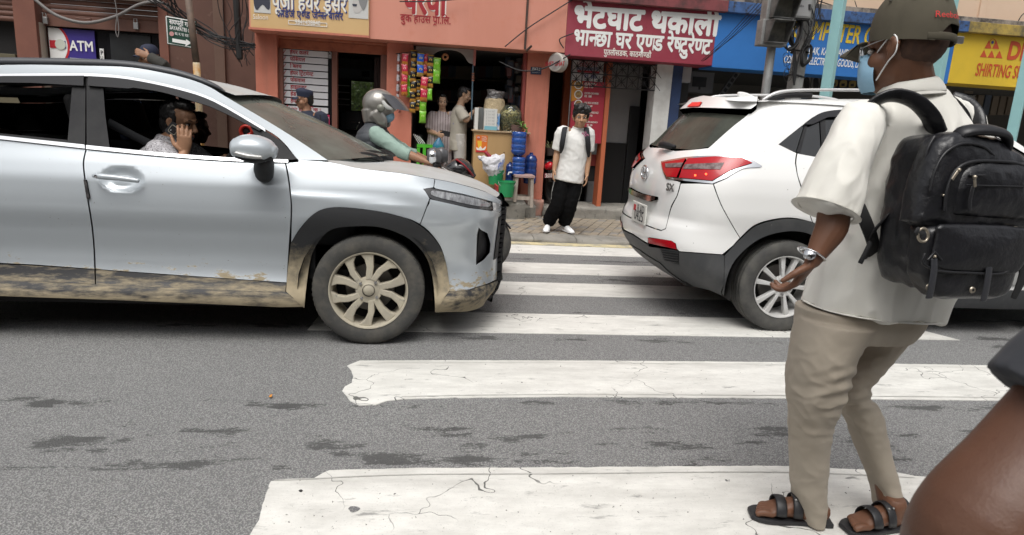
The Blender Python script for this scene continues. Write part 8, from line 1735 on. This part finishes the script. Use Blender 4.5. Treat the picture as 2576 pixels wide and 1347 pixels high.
slabB('front_panel', cat([(2300, 560), (2318, 470), (2345, 390), (2372, 345), (2420, 330), (2500, 345), (2560, 380), (2610, 440), (2640, 560), (2500, 590), (2380, 590)], 3), -.06, .022, disp=lambda p: lf(p)*.6+lf2(p)*.6, rnd=.03, vox=.006)
slabB('lower_pocket', cat([(2318, 600), (2335, 566), (2440, 564), (2550, 574), (2556, 620), (2545, 700), (2520, 745), (2440, 752), (2350, 748), (2312, 690)], 3), -.05, .030, disp=lambda p: lf(p)*.5, rnd=.03, vox=.006)
slabB('flap', cat([(2330, 580), (2338, 562), (2440, 562), (2546, 571), (2553, 610), (2548, 655), (2534, 675), (2516, 686), (2440, 684), (2364, 679), (2325, 668), (2318, 640)], 2), .030, .044, rnd=.009, vox=.004, it=3)
def lineB(name, px, off, r, mt, k=4, flat=None, par=None, n=8):
    pts = [PB(u, v, off if not isinstance(off, (list, tuple)) else off[i]) for i, (u, v) in enumerate(px)]
    return MB().tube(pts, [(r if not flat else flat[0], r if not flat else flat[1])]*len(pts), n, k, side=sB).build(name, mt, par or pk, smooth=True)
lineB('zip_track', [(2376, 530), (2382, 478), (2404, 430), (2442, 408), (2500, 406), (2560, 412), (2598, 432)], .034, .005, LEA2)
lineB('zip_track', [(2440, 441), (2500, 443), (2562, 445)], .044, .0035, LEA2); lineB('zip_track', [(2432, 466), (2500, 468), (2575, 470)], .053, .002, LEA2)
lineB('piping', [(2326, 640), (2322, 664), (2364, 682), (2440, 687), (2516, 689), (2538, 676), (2551, 650)], .044, .0035, LEA2)
lineB('piping', [(2290, 560), (2302, 500), (2322, 440), (2332, 380), (2350, 345)], -.02, .005, LEA2); lineB('piping', [(2340, 480), (2352, 430), (2378, 385), (2420, 362), (2470, 368), (2500, 392)], .026, .004, LEA2)
for (u, v), (u2, v2) in (((2350, 664), (2337, 750)), ((2488, 668), (2474, 757))):
    lineB('buckle_strap', [(u, v-12), (u, v+15), ((u+u2)/2+1, (v+v2)/2+10), (u2, v2)], [.046, .049, .050, .044], 0, mat('strap_leather', (.03, .031, .036), .38), flat=(.012, .0025))
    lineB('strap_tab', [(u-16, v-10), (u+1, v-30), (u+18, v-10)], .047, .003, LEA2, 1)
    MB().ell(PB(u+2, v-18, .050), (.0045, .0045, .0045)).build('stud', ZIP, pk, smooth=True)
    p_ = PB(u2-1 if u2 < 2400 else u2-28, v2-27, .036); MB().lathe([(.004, .003), (.008, .004), (.010, 0)], 16, c=p_, M=frame(sB, nB)).build('snap_ring', ZIP, pk, smooth=True)
for (u, v), (u2, v2), o in (((2412, 428), (2396, 452), .046), ((2452, 446), (2453, 470), .060)):
    lineB('zip_pull', [(u, v), (u2, v2)], o, 0, ZIP, 1, flat=(.005, .002)); MB().ell(PB(u, v, o), (.006, .006, .006)).build('zip_slider', ZIP, pk, smooth=True)
lineB('pull_cord', [(2448, 470), (2440, 505), (2440, 530)], .058, 0, LEA2, 2, flat=(.007, .002)); MB().ell(PB(2374, 492, .03), (.004, .004, .004)).build('stud', ZIP, pk, smooth=True)
rg = [PB(2322+13*math.cos(t), 592+17*math.sin(t), .03) for t in np.linspace(0, 2*math.pi, 25)]; MB().tube(rg, .004, 6, cap=None).build('d_ring', ZIP, pk, smooth=True)
rg = [PB(2553+10*math.cos(t), 585+12*math.sin(t), .03) for t in np.linspace(0, 2*math.pi, 25)]; MB().tube(rg, .004, 6, cap=None).build('d_ring', ZIP, pk, smooth=True)
lineB('ring_tab', [(2305, 580), (2318, 590)], .03, 0, WEB, 1, flat=(.012, .004))
MB().tube([loc(-.07, -.02, .20), loc(-.065, .0, .235), loc(0, .01, .245), loc(.07, .01, .235), loc(.095, .0, .20), loc(.09, -.02, .16)], [(.020, .010), (.024, .013), (.026, .014), (.024, .013), (.020, .010), (.016, .008)], 12, 4, side=(0, 0, 1)).build('carry_handle', LEA2, pk, smooth=True)
MB().tube([q(2330, 330, -.0), q(2335, 275, -.0), q(2352, 240, .0), q(2388, 246, .02), q(2425, 285, .05), q(2440, 340, .04)], [(.018, .006)]*6, 10, 4, side=(0, 1, 0)).build('hang_loop', LEA, pk, smooth=True)
MB().tube([q(2356, 330, -.14), q(2338, 290, -.16), q(2300, 254, -.16), q(2250, 240, -.145), q(2206, 254, -.13), q(2168, 290, -.10), q(2140, 330, .05)], [(.030, .011)]*7, 12, 5, side=(.3, -1, .5)).build('shoulder_strap', LEA, pk, smooth=True)
MB().tube([q(2460, 330, .05), q(2452, 290, .08), q(2425, 262, .13), q(2395, 252, .16)], [(.03, .011)]*4, 12, 4, side=(.6, -1, .5)).build('shoulder_strap', LEA, pk, smooth=True)
MB().tube([q(2500, 360, .10), q(2535, 395, .08), q(2570, 440, .06), q(2590, 480, .04)], [(.03, .02)]*4, 12, 3, side=(0, 1, 0)).build('side_sleeve', LEA, pk, smooth=True)
MB().tube([q(2300, 505, -.13), q(2262, 515, -.19), q(2226, 550, -.20), q(2195, 590, -.16), q(2186, 640, -.10)], [(.024, .005)]*5, 10, 4, side=(.4, -.6, 1)).build('side_strap', WEB, pk, smooth=True)
MB().tube([q(2160, 520, -.16), q(2178, 560, -.175), q(2196, 610, -.15), q(2200, 650, -.1)], [(.020, .004)]*4, 10, 3, side=(1, -.3, .3)).build('side_strap', WEB, pk, smooth=True)
MB().tube([q(2190, 610, -.18), q(2178, 635, -.19), q(2164, 662, -.19)], [(.008, .003)]*3, 8, 2, side=(1, 0, 0)).build('strap_end', WEB, pk, smooth=True)
MB().tube([q(2585, 560, -.2), q(2580, 640, -.2), q(2576, 690, -.2), q(2550, 750, -.2)], [(.035, .006), (.035, .006), (.02, .005), (.012, .004)], 8, 3, side=(1, 0, 0)).build('strap_end', WEB, pk, smooth=True)
# ---- passer-by whose arm crosses the lower right corner
YK = .62
kq = lambda u, v, dy=0.: P(u, v, YK+dy)
pb = thing('person', 'close passer-by in a dark sleeve, brown bare arm filling the lower right corner', 'person', (kq(3320, 1000).x, YK+.1, 0))
sc = pxm(kq(2500, 1100)); J = pose((kq(3320, 1000).x, YK+.12, 0), (-.35, 1), .98)
mb = MB()
J['shL'] = kq(2930, 760, .0); J['elL'] = kq(2480, 1380, -.02); J['wrL'] = kq(2250, 1950, .1)
def arm_(): return None
mb2 = MB(); r_ = J['r']; s_k = .98
for k in 'R': pass
body(pb, J, mat('skin_warm_brown', (.078, .034, .019), .5, col2=(.106, .046, .025), scale=6, rng=(.3, .7), col3=(.085, .032, .017), scale3=70, rng3=(.55, .75), bump=.35, bscale=260, bdist=.0015), voxel=.006, fat=1.0)
mb = MB().tube([kq(2860, 850), kq(2740, 1000), kq(2600, 1180, -.01), kq(2470, 1350, -.02), kq(2400, 1490, 0), kq(2330, 1680, .04), kq(2260, 1930, .08)], [140*sc, 138*sc, 150*sc, 168*sc, 140*sc, 108*sc, 78*sc], 28, 5)
link('upper_arm', remesh(mb, .005, 4, base(pb)), MATS['skin_warm_brown'], pb)
mb = MB().tube([kq(2905, 690), kq(2780, 880), kq(2662, 1025)], [168*sc, 165*sc, 172*sc], 26, 4, kr=.05)
link('sleeve', remesh(mb, .005, 2, base(pb), disp=folds(.004, 20, seed=3)), cloth('slate_cloth', (.032, .035, .042)), pb)
M_ = frame(J['f']); hair(pb, J['head'], M_, .98, SHORT)
shirt(pb, J, cloth('slate_cloth', (.032, .035, .042)), sleeve=.3, loose=.02); trousers(pb, J, cloth('black_cotton', (.014, .014, .016)))
